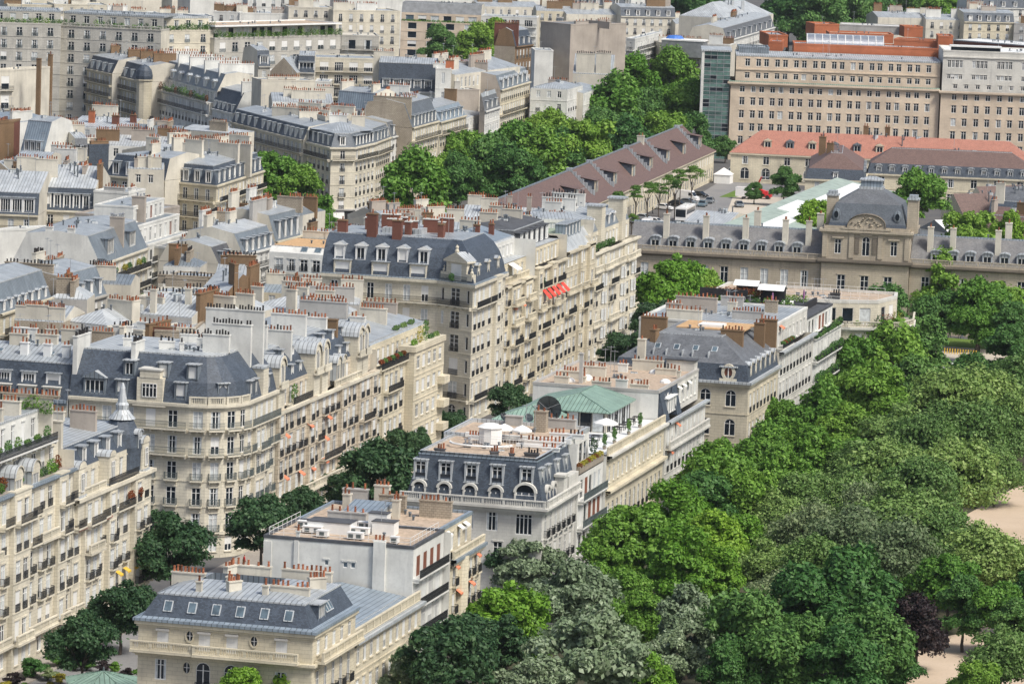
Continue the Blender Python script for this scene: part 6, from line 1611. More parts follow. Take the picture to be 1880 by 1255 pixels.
def lone(label,L,C,depth,z,wall,wins,roof='zinc',h=1.8,top='zinc_pale',ch=(),side='plaster_cream',R=None,sidew=False):
 """a back building whose front shows only a few windows: wins = (along, down from eave, w, h)"""
 l,c=E(*L,z),E(*C,z);poly=box_quad(l,c,E(*R,z))if R else deep(l,c,depth)
 B=Bld('apartment_building',label,poly,wall=wall,near=True);a,b=B.edge(0);hh=max(w[1]for w in wins)+.3 if wins else 3
 storey(B,a,b,0,z-hh,[],wall);Lw=math.hypot(b[0]-a[0],b[1]-a[1])
 storey(B,a,b,z-hh,z,[(w[0]*Lw,hh-w[1],w[2],w[3],'fr',0 if w[0]<.8 else 4,'-')for w in wins],wall)
 if sidew:B.facade(*B.edge(1),0,z,6,bay=2.8,rail='-')
 else:B.blank(*B.edge(1),0,z,side)
 B.blank(*B.edge(2),0,z,side);B.blank(*B.edge(3),0,z,side)
 if roof=='zinc':B.mansard(z,[(.1,.1)],[top],top=top,ridge=h,gable=side,sides=[True,len(label)%4==0,True,len(label)%3==0])
 else:B.flat(z,top,.2,wall)
 for q in ch:
  u,v,Lc,n,an=q[:5];d=poly[3]
  x=a[0]+(b[0]-a[0])*u+(d[0]-a[0])*v;y=a[1]+(b[1]-a[1])*u+(d[1]-a[1])*v
  e=(b[0]-a[0],b[1]-a[1])if not an else(d[0]-a[0],d[1]-a[1])
  B.chimney(x,y,z-1,B.ztop+(q[5]if len(q)>5 else 1.2),Lc,math.atan2(e[1],e[0]),.65,q[6]if len(q)>6 else 'plaster_cream',n,q[7]if len(q)>7 else 'terracotta')
 B.done();return B
lone('white rendered back building with two small windows under a pale zinc hip roof',(117,590),(196,599),15,18.6,'plaster_white',[(.3,3.0,.9,1.6),(.62,3.6,1.0,2.0)],ch=((.7,.45,4.5,10,0),(.95,.5,2,6,1),(.9,.9,3,8,0)))
lone('cream rendered back wall with one window beside a brown brick chimney breast',(196,602),(262,608),12,18.6,'plaster_cream',[(.25,3.4,1.3,1.7)],roof='flat',top='zinc',ch=((.75,.3,2.4,3,0,.8,'plaster_white'),(1.06,.35,7.0,5,1,.9,'brick_brown')))
lone('bare rubble gable under flat roof between brick chimney and white chimney walls',(284,607),(352,610),14,18.6,'rubble',[],roof='flat',top='zinc',ch=((.2,.05,4,9,0,.5,'brick_red'),(.8,.05,3,7,0,.5)),side='plaster_white')
lone('grey rendered back building with three windows under a wide pale zinc roof',(258,577),(352,584),16,19.6,'plaster_grey',[(.12,2.9,1.0,1.8),(.36,3.0,1.1,1.9),(.63,3.1,1.1,1.9),(.88,3.2,1.1,1.9)],h=2.4,ch=((.2,.06,.9,2,0,1.2),(.7,.3,.9,2,0),(1.0,.4,8,14,1,.8,'brick_brown')))
lone('cream rubble back wall topped with clay pots, right of the grey rendered building',(357,575),(430,582),13,19.4,'rubble',[],h=2.0,ch=((.15,.06,3,7,0,.6,'rubble'),(.6,.1,4,10,0,.7),(.95,.3,3,7,0,1.0)))
lone('zinc roofed back building with black attic wall and two tall chimneys',(436,566),(560,577),15,18.6,'felt_dark',[(.12,2.6,1.4,1.5),(.4,2.6,1.2,1.5)],h=1.8,ch=((.27,.03,1.9,5,0,1.6,'plaster_cream'),(.78,.03,1.6,4,0,1.6),(.55,.5,4,9,0),(.3,.9,5,10,0)))
lone('brown brick back building with hipped zinc roof and a square brick chimney',(373,527),(414,541),None,19.5,'brick_brown',[],R=(476,519),h=2.2,ch=((.95,.25,2.6,5,0,2.0,'brick_brown'),(1.0,.8,5,12,1,.8,'brick_brown')),side='brick_brown')
lone('long rubble wall crowned with white capped black pots, behind the zinc roofs',(304,510),(379,514),9,19.5,'rubble',[],roof='flat',top='zinc',ch=((.5,.1,9.5,17,0,.3,'rubble','pot_black'),))
lone('flat zinc roof crowded with white capped black pots, left of the brick back building',(255,545),(372,552),14,19.2,'plaster_cream',[],roof='flat',top='zinc',ch=((.3,.2,6,11,0,.6,'plaster_white','pot_black'),(.75,.25,5,9,0,.6,'plaster_white','pot_black'),(.7,.7,5,9,0,.7,'plaster_white','pot_black'),(.95,.6,2,4,0,.8,'plaster_white','pot_black')))
lone('low zinc roofs with red pots behind the grey chimney walls of the avenue row',(545,556),(660,560),14,18.8,'plaster_grey',[],h=1.6,top='zinc_pale',ch=((.5,.08,8,16,0,.8,'plaster_grey'),(.2,.6,3,6,0),(.85,.6,3.5,7,0)))
lone('grey rendered wall with hipped zinc roof behind the avenue dormers',(556,580),(632,584),11,18.6,'plaster_white',[],h=1.8,ch=((.5,.1,6.0,13,0,.7,'plaster_white'),(.3,.7,3,6,0)))
lone('low pale zinc roof with clay pots left of the rounded corner block',(0,640),(150,650),13,17.0,'plaster_cream',[],h=1.6,top='zinc',ch=((.2,.3,3.5,9,0,1.0,'plaster_white'),(.55,.2,1.5,3,0),(.75,.3,2.5,5,0,1.2,'plaster_cream'),(.95,.2,2.2,4,0,1.5,'plaster_grey','pot_metal')))
lone('low zinc roofs and plaster walls behind the white chimney walls',(215,655),(400,668),14,17.6,'plaster_cream',[],h=1.2,top='zinc_pale',ch=((.1,.3,2,4,0,.9,'plaster_white','pot_black'),(.4,.3,2,4,0,.9,'plaster_white','pot_black'),(.6,.6,3,6,0)))
# further back, left
city('rubble gabled building with blue grey mansard, below the big white gable',(126,560),(196,540),depth=14,z=17.0,wall='stone_grey',f1='b',rmat='zinc_dark',h=4.4,ins=2.0,d0=4,dm=(1.2,2.4),gable='rubble',sides=[True,False,True,False],ch=((.05,.5,8,14,1,.6,'rubble','pot_black'),(.7,.7,4,9,0,1.2,'plaster_cream','pot_black')),near=True)
B=city('modern cream block with big white gable, slate roof loggias and planted balconies',(184,486),(271,455),depth=15,z=18.6,wall='stone_pale',f1='b',h=4.6,ins=2.3,rmat='zinc_dark',top='zinc',ridge=.6,rail='-cc',gable='plaster_white',sides=[True,False,True,False],kind='wide',ww=1.7,near=True,ch=((.55,.12,2.4,8,1,1.0,'plaster_tan','pot_metal'),(.02,.35,1.2,3,1,.4,'plaster_white'),(.02,.6,1.2,3,1,.4,'plaster_white')),fin=False)
B.dormers(0,19.6,2,3.6,2.6,2.0,'flat',mar=1.2,back=.5,cheek='zinc_dark',roof='zinc_dark',front='stone_white')
a,b=B.edge(0);t=((b[0]-a[0]),(b[1]-a[1]));l_=math.hypot(*t);t=(t[0]/l_,t[1]/l_)
for i in range(10):
 f=(i+.5)/10*l_
 for zz in(10.6,16.8):
  if(i*7)%3:B.plantbox(a[0]+t[0]*f+t[1]*.6,a[1]+t[1]*f-t[0]*.6,zz-1.2+.8,1.6,('leaf_mid','leaf_gold','leaf_green')[i%3],1.1,math.atan2(t[1],t[0]))
for f in(3.5,7.0,10.5):B.awning(a,b,f,9.0,2.2,1.3,.6,'awning_white')
B.done()
B=city('modern white building with brown shutters and grey roofed top terraces',(272,452),(350,428),depth=14,z=17.0,wall='plaster_white',f1='b',roof='flat',top='zinc',rail='-ccc',kind='one',ww=1.5,var=(1,1,1,1,.5,3),near=True,fin=False)
at=inset(B.poly,[2.2,0,1,0]);B.facade(at[0],at[1],17,20.2,1,bay=3,rail='-',var=(2,1,1,0,0,1),sill=.1,wh=2.4);B.blank(at[1],at[2],17,20.2,'plaster_white');B.blank(at[3],at[0],17,20.2,'plaster_white');B.flat(20.2,'zinc_dark',.2,'plaster_white',poly=at)
at2=inset(at,[2.6,1,1,6]);B.facade(at2[0],at2[1],20.2,23,1,bay=3,rail='-',var=(2,1,1,0,0,1),sill=.1,wh=2.2);B.blank(at2[3],at2[0],20.2,23,'plaster_white');B.blank(at2[1],at2[2],20.2,23,'plaster_white');B.flat(23,'zinc',.2,'plaster_white',poly=at2)
B.chimney(at2[0][0],at2[0][1]+3,20,24.6,2.4,0,.9,'plaster_tan',4,'pot_metal');B.done()
city('white modern building with glass terrace wall at the left edge, under zinc roof',(-20,424),(49,422),R=(103,416),z=21,wall='plaster_white',f0='b',bmat='plaster_white',roof='flat',top='zinc_blue',rail='-',kind='wide',ww=2.4,var=(3,0,0,0,0,0,2),bay=3.4)
city('low white house row with grey terrace railings, right of the brown shuttered building',(352,462),(456,452),depth=12,z=16.5,wall='plaster_white',f1='b',roof='flat',top='felt_grey',bay=2.4,ww=.9,rail='-',ch=((.4,.5,4,8,0,1.6),(.8,.7,3.5,8,0,2.0,'plaster_white')))
city('white house with dark tiled mansard, middle of the sloping row',(402,486),(442,474),depth=11,z=15.6,wall='plaster_white',f1='b',rmat='felt_dark',h=3.0,ins=1.6,top='zinc',d0=3,dm=(1.0,1.7))
city('white house with bright zinc dormers stepping up the sloping row',(446,468),(506,452),depth=12,z=16.6,wall='plaster_white',f1='b',rmat='zinc_dark',h=3.6,ins=1.8,top='zinc_pale',d0=5,dm=(1.2,2.2),rail='-gc',ch=((.1,.6,3,6,0),(.6,.5,3.5,8,0)))
city('grey mansard house with six narrow dormers below the round green trees',(506,444),(576,426),depth=13,z=17,wall='stone_cream',f1='b',rmat='zinc_dark',h=4.6,ins=1.5,top='zinc',d0=6,dm=(1.0,3.2),ch=((.05,.3,7,12,0,1.6,'plaster_grey'),(.3,.8,4,9,0,2.2),(.75,.8,4,9,0,2.2,'plaster_white')))
B=city('long cream building with flat orange roof and a row of five windows',(488,500),(662,512),depth=18,z=17.0,wall='plaster_cream',f1='b',roof='flat',top='zinc_blue',rail='-',fin=False)
at=inset(B.poly,[1.5,0,1,0]);B.facade(at[0],at[1],17,20.4,1,n=7,rail='g',var=(4,2,.5,.5,1,0),sill=.4,wh=2.0,mat='plaster_white',ww=1.3);B.blank(at[1],at[2],17,20.4,'plaster_white');B.blank(at[3],at[0],17,20.4,'plaster_white')
B.mansard(20.4,[(1.2,1.0)],['plaster_white'],top='gravel_orange',ridge=0,poly=at,sides=[True,False,True,False]);B.skylights(0,20.6,3,.8,.3,mar=12,w=1.2,h=1.3,poly=at)
for u,n in((.2,8),(.5,12),(.85,10)):B.chimney(at[0][0]+(at[1][0]-at[0][0])*u,at[3][1]-.6,20,22.6,n*.5,.03,.7,'plaster_cream',n)
B.done()
city('low blue grey zinc building with cream chimneys in front of the five windows',(478,536),(660,545),depth=10,z=15.0,wall='stone_cream',f1='b',roof='zinc',h=.8,top='zinc_blue',rail='-',ch=((.35,.1,2.2,3,1,1.8,'brick_brown'),(.8,.6,5,9,0,1.4),(.1,.5,3,7,0,1.6,'plaster_cream')))
city('brown walled roof with white vents and a long parapet left of the slate domed corner',(545,530),(672,540),depth=9,z=18.4,wall='plaster_tan',f0='plaster_tan',f1='b',roof='flat',top='zinc_pale',ch=((.75,.2,1.6,3,0,1.0,'plaster_tan','pot_metal'),(.4,.1,4,9,0,.6),(.9,.5,3,7,0,.8)))
# behind the domed corner house
city('long zinc roof with tall brick chimneys behind the slate domed corner house',(690,448),(860,455),depth=16,z=21,wall='plaster_grey',f1='b',roof='zinc',h=3.4,top='zinc',rail='-',ch=((.2,.4,4,6,0,1.2,'plaster_tan'),(.53,.3,1.8,3,0,1.6,'brick_brown'),(.4,.5,1,2,0),(.8,.7,3,7,0)))
city('grey slate attic with two zinc dormers behind the red brick chimneys',(700,470),(800,478),depth=11,z=19.5,wall='stone_grey',rmat='slate_blue',h=3.2,ins=1.2,f1='b',d0=3,dm=(1.8,2.2),bl=.4,ch=((.02,.5,5,6,1,.8,'plaster_tan'),(.7,.6,3.5,7,0,1.4,'brick_red')))
city('grey gabled roof with bare plaster triangle left of the long zinc roof',(640,450),(706,456),depth=14,z=20,wall='plaster_tan',f0='plaster_tan',f1='b',roof='gable',h=3.6,top='zinc',sides=[False,True,False,True],gable='plaster_tan',ch=((.3,.2,1.4,2,0,.8,'plaster_cream'),(.9,.8,4,8,0,1.0)))
city('pale plaster building with zinc roof and pots below the big round trees',(734,418),(850,412),depth=14,z=20,wall='plaster_cream',f1='b',roof='zinc',h=2.2,rail='-',ch=((.2,.06,6,13,0,.8,'plaster_tan'),(.6,.06,4,9,0,.9),(.8,.6,3,6,0,1.4)))
city('zinc roofed building with chimneys beside the brown tiled stable roof',(842,408),(980,415),depth=15,z=20.5,wall='plaster_cream',f1='b',roof='zinc',h=2.4,top='zinc_pale',rail='-',ch=((.35,.3,3,6,0,1.6),(.62,.3,.8,2,0,2.2,'plaster_tan'),(.88,.3,.8,2,0,2.2,'plaster_tan'),(.1,.7,3,7,0,1.4)))
city('green flat roof terrace with small white penthouse rooms above the avenue',(960,432),(1085,436),depth=22,z=22.4,wall='plaster_cream',f1='b',roof='flat',top='felt_green',rail='-',ch=((.25,.35,1.6,0,0,1.8,'plaster_tan'),(.4,.1,5,11,0,.8,'plaster_tan'),(.12,.15,3,7,0,.9)))
city('white penthouse with zinc roof standing on the green flat roof',(975,402),(1055,404),depth=8,z=25.6,zb=22.5,fl=1,wall='plaster_white',roof='zinc',h=.8,top='zinc',rail='-',bay=2.4,var=(3,1,0,0,0,0))
city('grey zinc roofs with two rows of black pots at the end of the avenue row',(1040,420),(1130,405),depth=14,z=22.6,wall='plaster_grey',f1='b',roof='zinc',h=1.8,top='zinc_dark',rail='-',ch=((.35,.2,5,11,0,1.0,'plaster_white','pot_black'),(.7,.4,5,11,0,1.2,'plaster_white','pot_black')))
city('building with striped zinc ridge and dark attic behind the red awnings',(905,462),(1005,462),depth=14,z=22.0,wall='plaster_grey',f1='b',roof='zinc',h=1.2,top='zinc_dark',rail='-',ch=((.3,.2,4,9,0,1.2,'plaster_white'),(.7,.7,4,9,0,1.2)))
# block across the street: slate mansard facing the viewer
city('stone building with slate mansard and four paired dormers, facing the viewer',(194,322),(303,332),depth=15,z=20.0,wall='stone_cream',f1='b',h=4.2,ins=1.5,d0=4,dm=(1.6,2.6),rail='-ggc',near=True,ch=((.6,.3,3,5,1,1.4),(.2,.8,3,6,0),(.9,.8,4,8,0,2.0)),bl=0,sides=[True,False,True,True])
city('stone corner building with slate mansard wrapping round to the green trees',(304,332),(397,341),R=(484,313),z=19.4,wall='stone_cream',h=3.6,ins=1.3,d0=4,d1=9,dm=(1.4,2.4),rail='-ggc',near=True,ch=((.05,.35,3.5,6,1,2.0),(.75,.5,5,8,0,2.0),(.3,.6,5,10,0,2.2),(.95,.6,4,8,0,1.8),(.6,.9,5,10,0,2.4)),bl=.1)
city('low corner shop house with dark recessed dormers under striped zinc, left edge',(-30,392),(70,396),depth=24,z=17.6,wall='stone_cream',f1='b',h=4.0,ins=1.2,rmat='slate',top='zinc_pale',d0=4,dm=(2.2,2.8),rail='-c',near=True,ridge=3.0,ch=((.5,.8,4,9,0),(.9,.7,4,9,0)),bl=0,sides=[True,False,True,False])
city('pale building with slate mansard and five windows under broad zinc roof, left',(71,385),(173,389),depth=24,z=17.6,wall='stone_pale',f1='b',h=4.2,ins=1.0,top='zinc_pale',d0=5,dm=(1.4,2.8),rail='-gc',near=True,ridge=3.2,ch=((.7,.4,4,10,1,.2,'plaster_tan'),(.3,.6,4,10,1,.6,'plaster_tan'),(1.0,.3,4,9,1,.8,'brick_brown')),sides=[True,False,True,False])
city('white blank walled house with crumbling parapet beside the broad zinc roof',(172,352),(236,356),depth=9,z=21.5,wall='plaster_white',f0='plaster_white',f1='plaster_white',roof='flat',top='zinc',ch=((.5,.2,4,7,0,.8,'plaster_grey'),(.95,.3,2.4,6,1,.9,'plaster_white')))
city('grey walled stack of chimneys with white roof terraces behind the slate gable',(232,400),(330,380),depth=10,z=19.8,wall='plaster_tan',f0='plaster_tan',f1='b',roof='flat',top='zinc',ch=((.1,.1,2,3,0,1.4,'plaster_tan','pot_metal'),(.5,.3,2.4,3,0,1.2,'plaster_tan','pot_metal'),(.85,.5,3,5,0,1.4,'plaster_white')))
city('ochre house with slate mansard and three arched dormers at the left',(24,323),(85,326),depth=13,z=18.0,wall='stone_warm',f1='b',h=3.6,ins=1.0,top='zinc',d0=4,dk='arch',dm=(1.3,2.0),near=True,gable='plaster_cream',sides=[True,False,True,False],ch=((.5,-.25,5,12,0,-1.5,'brick_brown','pot_metal'),))
city('small cream gable with clay pots at the very left edge',(-30,315),(22,318),depth=12,z=18.5,wall='rubble',f0='rubble',f1='b',roof='gable',h=2.2,top='zinc',gable='rubble',sides=[False,True,False,True],ch=((.9,.1,3,6,0,.2),))
city('brown brick wall house at the left edge above the ochre house',(-25,229),(26,224),R=(37,220),z=24,wall='brick_brown',f0='brick_brown',f1='brick_red',roof='flat',top='zinc',ch=((.5,.1,5,11,0,.5,'brick_brown'),),gable='brick_brown')
city('blue grey zinc mansard house between brick wall and rubble chimney tower',(37,279),(80,283),depth=12,z=18.5,wall='stone_pale',f1='b',rmat='zinc_blue',h=6.5,ins=2.6,top='zinc',d0=3,dm=(1.3,2.2),bl=.1,gable='plaster_white',sides=[True,False,True,False])
city('tall rubble chimney tower with clay pots left of the white house',(89,222),(119,222),depth=6,z=24.5,wall='rubble',f0='rubble',f1='rubble',roof='flat',top='zinc',ch=((.5,.1,3.5,8,0,.4,'rubble'),),gable='rubble')
city('white house with dark slate band and tall windows behind the ochre house',(119,268),(141,268),depth=9,z=19,wall='plaster_white',f1='b',h=3.4,ins=.8,top='zinc',d0=1,rail='-',var=(4,1,0,0,0,0))
city('narrow cream house with grey mansard beside the black plastered gable',(139,288),(162,288),depth=10,z=18,wall='stone_cream',f1='b',h=3.8,ins=1.0,rmat='slate_grey',top='zinc',d0=1,rail='-g',ch=((.8,.8,4,9,0,1.2),(.4,.9,4,9,0,2.0)))
city('black plastered gable with red pots right of the narrow cream house',(164,268),(200,267),depth=8,z=20,wall='slate',f0='slate',f1='b',roof='flat',top='zinc',ch=((.6,.1,4.4,10,0,.8,'brick_brown'),(.4,.5,4,9,0,1.2)),bmat='slate')
city('white gabled house with curved blue zinc roof and pots, behind the brick wall',(25,226),(92,219),depth=14,z=22.5,wall='plaster_white',f0='plaster_white',f1='b',roof='zinc',h=1.4,top='zinc_blue',ch=((.35,.05,6,14,0,.6,'plaster_white'),(.1,.05,3,7,0,.8,'plaster_white')))
city('pale zinc roofs with skylights below the balcony fronted row',(125,232),(235,238),depth=20,z=18.5,wall='plaster_white',f1='b',roof='zinc',h=1.6,top='zinc_pale',rail='-',ch=((.3,.2,1.4,2,0,1.6,'brick_orange'),(.7,.2,1.6,3,0,.8,'brick_red'),(.95,.3,1.4,2,0,1.0,'brick_red'),(.2,.9,6,12,0)))
city('low white zinc roofs with rows of brown chimneys behind the slate mansard block',(170,266),(330,272),depth=18,z=18.5,wall='plaster_white',f1='b',roof='zinc',h=1.6,top='zinc_pale',rail='-',ch=((.15,.2,5,11,0,1.2,'brick_brown'),(.35,.5,5,11,0,1.6,'plaster_tan'),(.55,.25,5,11,0,1.4,'plaster_tan'),(.8,.5,4,9,0,1.5,'brick_brown'),(.95,.2,3,6,0,1.6,'plaster_tan')))
city('zinc roof with long brown chimneys and a satellite dish behind the corner mansard',(330,290),(450,284),depth=18,z=19.5,wall='plaster_white',f1='b',roof='zinc',h=1.8,top='zinc_pale',rail='-',ch=((.2,.2,5,12,0,1.8),(.5,.3,6,13,0,1.2),(.6,.7,6,13,0,1.8),(.9,.3,5,10,0,1.4)))
B=city('cream tower block with open balconies and a brown flue at the left edge',(-40,131),(24,130),R=(96,124),z=27,wall='plaster_cream',rail='-cc',kind='one',ww=2.2,var=(3,1,1,0,0,0),roof='flat',top='plaster_cream',f1='plaster_cream',fin=False)
B.chimney(B.poly[1][0]+6,B.poly[1][1]+1.0,8,30,1.0,0,.8,'brick_brown',0);B.chimney(B.poly[2][0]-.3,B.poly[2][1]-.6,8,30,1.0,0,.8,'brick_brown',1);B.done()
k=0
for L,C,z,wl_,lab in(((396,404),(446,408),19.6,'plaster_white','white chimney house above the low white house row'),((440,398),(498,401),20.5,'plaster_tan','soot streaked chimney wall with red pots left of the grey mansard house'),((500,392),(556,396),20.6,'plaster_white','white roof house with pots under the round green trees'),((352,426),(410,430),18.6,'plaster_cream','low court roof with silver vents beside the brown shuttered building'),((60,508),(128,511),17.6,'plaster_cream','low zinc roof before the big white gable'),((300,488),(368,491),17.4,'plaster_white','low white court house right of the planted balconies'),((395,506),(470,509),17.6,'plaster_cream','cream court roof above the brown brick hipped roof'),((150,520),(240,524),17.8,'plaster_cream','court roof with red pots below the rubble gable'),((90,548),(160,551),18.2,'plaster_grey','grey court roof right of the yellow dormer building'),((560,432),(640,437),18.8,'plaster_white','white court roofs below the dark shop front'),((610,446),(690,450),19.2,'plaster_cream','cream court roof right of the five windowed building'),((640,500),(672,503),18.6,'plaster_white','tall white party wall beside the slate domed corner'),((170,640),(240,644),17.4,'plaster_white','white court wall behind the slate paired dormers'),((100,300),(140,302),17.6,'plaster_white','white court house behind the ochre mansard'),((235,310),(300,312),23.0,'plaster_cream','chimney topped party wall above the four paired dormers'),((10,338),(60,340),20.5,'plaster_tan','tan chimney wall above the recessed dark dormers'),((95,336),(165,339),21.0,'brick_brown','long brown chimney wall behind the broad zinc roof'),((700,402),(760,398),19.0,'plaster_tan','tan parapet with red pots under the big round tree'),((330,238),(420,246),19.0,'plaster_cream','cream court roofs below the white house with steep slate'),((240,246),(330,250),19.0,'plaster_white','white court roofs below the slate turrets')):
 rr=random.Random(k+300);k+=1
 lone(lab,L,C,rr.uniform(7,11),z,wl_,[(.3,2.6,.9,1.6),(.65,2.6,.9,1.6)]if k%3==0 else[],h=rr.uniform(.8,2.0),top=rr.choice(('zinc','zinc_pale','zinc_dark')),ch=tuple((rr.uniform(.1,.9),rr.uniform(.05,.8),rr.uniform(2.5,5),rr.randint(5,11),rr.choice((0,0,1)),rr.uniform(.6,1.6),rr.choice(('plaster_cream','plaster_white','plaster_tan','rubble','brick_brown')),rr.choice(('terracotta','terracotta','pot_black')))for _ in range(3)))
 # long street front with slate attics, and the blocks behind it
SD=[True,False,True,False]
city('yellow stone house with dark slate attic at the left end of the long street front',(425,224),(474,237),depth=12,z=17.2,wall='stone_warm',f1='b',h=3.0,ins=1.2,d0=4,dm=(1.1,2.0),rail='-ggggc',bay=2.3,sides=SD,ch=((.9,.6,5,9,1,1.2),))
city('stone house with slate attic second in the long street front',(474,237),(516,248),depth=12,z=17.2,wall='stone_pale',f1='b',h=3.0,ins=1.2,d0=4,dm=(1.1,2.0),rail='-ggggc',bay=2.3,sides=SD,ch=((.9,.6,5,9,1,1.2),))
city('stone house with pale slate attic next to the chamfered corner block',(516,248),(557,258),depth=12,z=17.2,wall='stone_pale',f1='b',rmat='slate_blue',h=3.0,ins=1.2,d0=4,dm=(1.1,2.0),rail='-ggggc',bay=2.3,sides=SD,ch=((.5,.6,5,10,0,1.0),))
zc=17.0
pts=[E(557,258,zc),E(608,271,zc),E(651,271,zc),E(690,262,zc)]
dx=pts[3][0]-pts[2][0];dy=pts[3][1]-pts[2][1]
bk=(pts[0][0]+dx*.55+3,pts[0][1]+dy*.55+8)
P_=pts+[(pts[3][0]-9,pts[3][1]+4),bk]
B=Bld('apartment_building','chamfered corner block with blue slate attic, black balcony line and dark shop front',P_,wall='stone_pale',near=True)
for i,n in((0,6),(1,1),(2,5)):
 a,b=B.edge(i);kw=dict(n=n,mar=.5 if n>1 else 1.6)
 B.facade(a,b,3.2,zc,5,rail='ggggc' if n>1 else 'gbggc',var=CV,**kw);B.blank(a,b,0,3.2,'wood_dark')
for i in(3,4,5):B.blank(*B.edge(i),0,zc,'plaster_cream')
B.cornice(zc+.05,[.5,.5,.5,0,0,0],.35);B.cornice(3.4,[.5,.5,.5,0,0,0],.3,mat='plaster_grey')
B.mansard(zc+.05,[(1.2,3.0)],['slate_blue'],top='zinc',ridge=0,sides=[True,True,True,False,False,False])
B.dormers(0,zc+.4,5,1.0,2.1,1.5,'flat',mar=.8,back=.15,cheek='slate');B.dormers(2,zc+.4,6,.9,2.0,1.5,'flat',mar=.6,back=.15,cheek='slate');B.dormers(1,zc+.4,1,1.4,2.1,1.5,'flat',mar=.5,back=.15,cheek='slate')
cx=sum(p[0]for p in P_)/6;cy=sum(p[1]for p in P_)/6
r=MB(tdir=(.8,.6));r.lathe((cx,cy,zc+3.05),[(7.5,0.02),(0,1.6)],'zinc',8);r.build('roof_lantern',B.root)
B.chimney(cx-2,cy+4,zc+3,zc+5.6,4,.3,.8,'plaster_white',7);B.chimney(cx+3,cy+3,zc+3,zc+5.8,3,.3,.8,'plaster_cream',5)
a,b=B.edge(1);B.awning(a,b,2.2,3.0,2.6,.3,1.6,'awning_white')
a,b=B.edge(2);B.awning(a,b,2.6,3.2,4.6,1.8,.7,'awning_white');B.done()
city('stone house with slate dormers right of the chamfered corner block',(690,262),(717,252),depth=12,z=17,wall='stone_warm',f1='b',h=3.0,ins=1.2,rmat='slate_blue',d0=4,dm=(1.0,2.0),rail='-cgggc',bay=2.3,sides=SD)
B=city('white house with pink flower boxes between slate dormers and tall grey mansard',(718,252),(755,243),depth=12,z=16.6,wall='plaster_white',f1='b',h=3.4,ins=1.2,rmat='slate_grey',d0=4,dm=(1.0,2.2),rail='-gggg',bay=2.4,sides=SD,ch=((.9,.5,8,12,1,1.6,'rubble'),),fin=False)
a,b=B.edge(0)
for i in range(5):
 for zz in(7,10.4):B.plantbox(a[0]+(b[0]-a[0])*(i+.5)/5+.3,a[1]+(b[1]-a[1])*(i+.5)/5-.3,zz,1.2,'leaf_rust',.7)
B.done()
city('tall grey mansard with two rows of dormers and rubble party wall',(757,235),(805,222),depth=13,z=18.6,wall='stone_cream',f1='b',h=5.4,ins=2.2,rmat='slate_blue',d0=7,dm=(1.0,2.3),rail='-ggggc',bay=2.3,sides=SD,gable='rubble',ch=((.05,.4,9,8,1,.4,'rubble'),(.45,.7,4,7,0,1.2),(.9,.7,5,10,1,1.6,'plaster_white')))
city('house with pale blue zinc roof and slanting dormers before the white modern block',(807,225),(855,212),depth=12,z=17.8,wall='stone_warm',f1='b',h=3.2,ins=1.9,rmat='zinc_blue',d0=6,dm=(.9,1.9),rail='-ggggc',bay=2.4,sides=SD,ch=((.5,.8,7,14,0,1.2,'plaster_grey'),(.95,.3,3,0,1,2.0,'brick_brown')))
city('plain white house with flat zinc roof beside the blue zinc roof',(856,217),(889,208),depth=11,z=17,wall='plaster_white',f1='b',roof='zinc',h=.8,top='zinc',rail='-',ww=.9,sides=SD)
city('modern white infill with green glass bays and a tan blank side wall',(880,204),(890,205),R=(918,196),z=18.4,wall='plaster_white',f0='plaster_tan',rmat='slate_grey',h=3.4,ins=1.0,top='zinc',d1=3,dm=(1.5,2.0),kind='wide',ww=2.0,var=(2,0,0,0,0,0,3),rail='-',gable='plaster_tan',sides=[False,True,True,False])
lone('tan rendered side wall with grey flues next to the modern white infill',(826,166),(880,166),12,22.5,'plaster_tan',[],roof='flat',top='zinc',ch=((.3,.1,1.4,0,0,2.0,'plaster_grey'),(.55,.1,.6,0,0,.3,'plaster_white'),(.65,.1,.6,0,0,.3,'plaster_white')),side='plaster_tan')
city('ornate stone house with bow fronts and black balconies before the white corner house',(919,166),(973,150),depth=13,z=21.6,wall='stone_cream',f1='b',h=3.6,ins=1.4,rmat='zinc_dark',d0=6,dk='round',dm=(1.6,1.8),rail='-ggcgcg',fl=7,bay=2.5,sides=SD,gable='plaster_tan',ch=((.1,.6,7,14,1,1.8,'plaster_tan'),(.5,.8,6,12,0,2.4),(.9,.8,4,9,0,2.0)),orn=True)
city('white corner house with flat zinc roof and top balcony above the tree line',(974,162),(1042,165),R=(1070,157),z=20.4,wall='plaster_white',f1='w',roof='zinc',h=1.2,top='zinc',rail='-ggggg-',fl=7,bay=3.0,near=True,ww=1.0)
city('lower white house running back beside the white corner house',(1071,172),(1104,161),depth=11,z=18.8,wall='plaster_white',f1='b',roof='zinc',h=1.0,top='zinc',rail='-',bay=2.4,ww=.9,sides=SD,ch=((.2,.7,5,9,1,1.6,'plaster_tan'),))
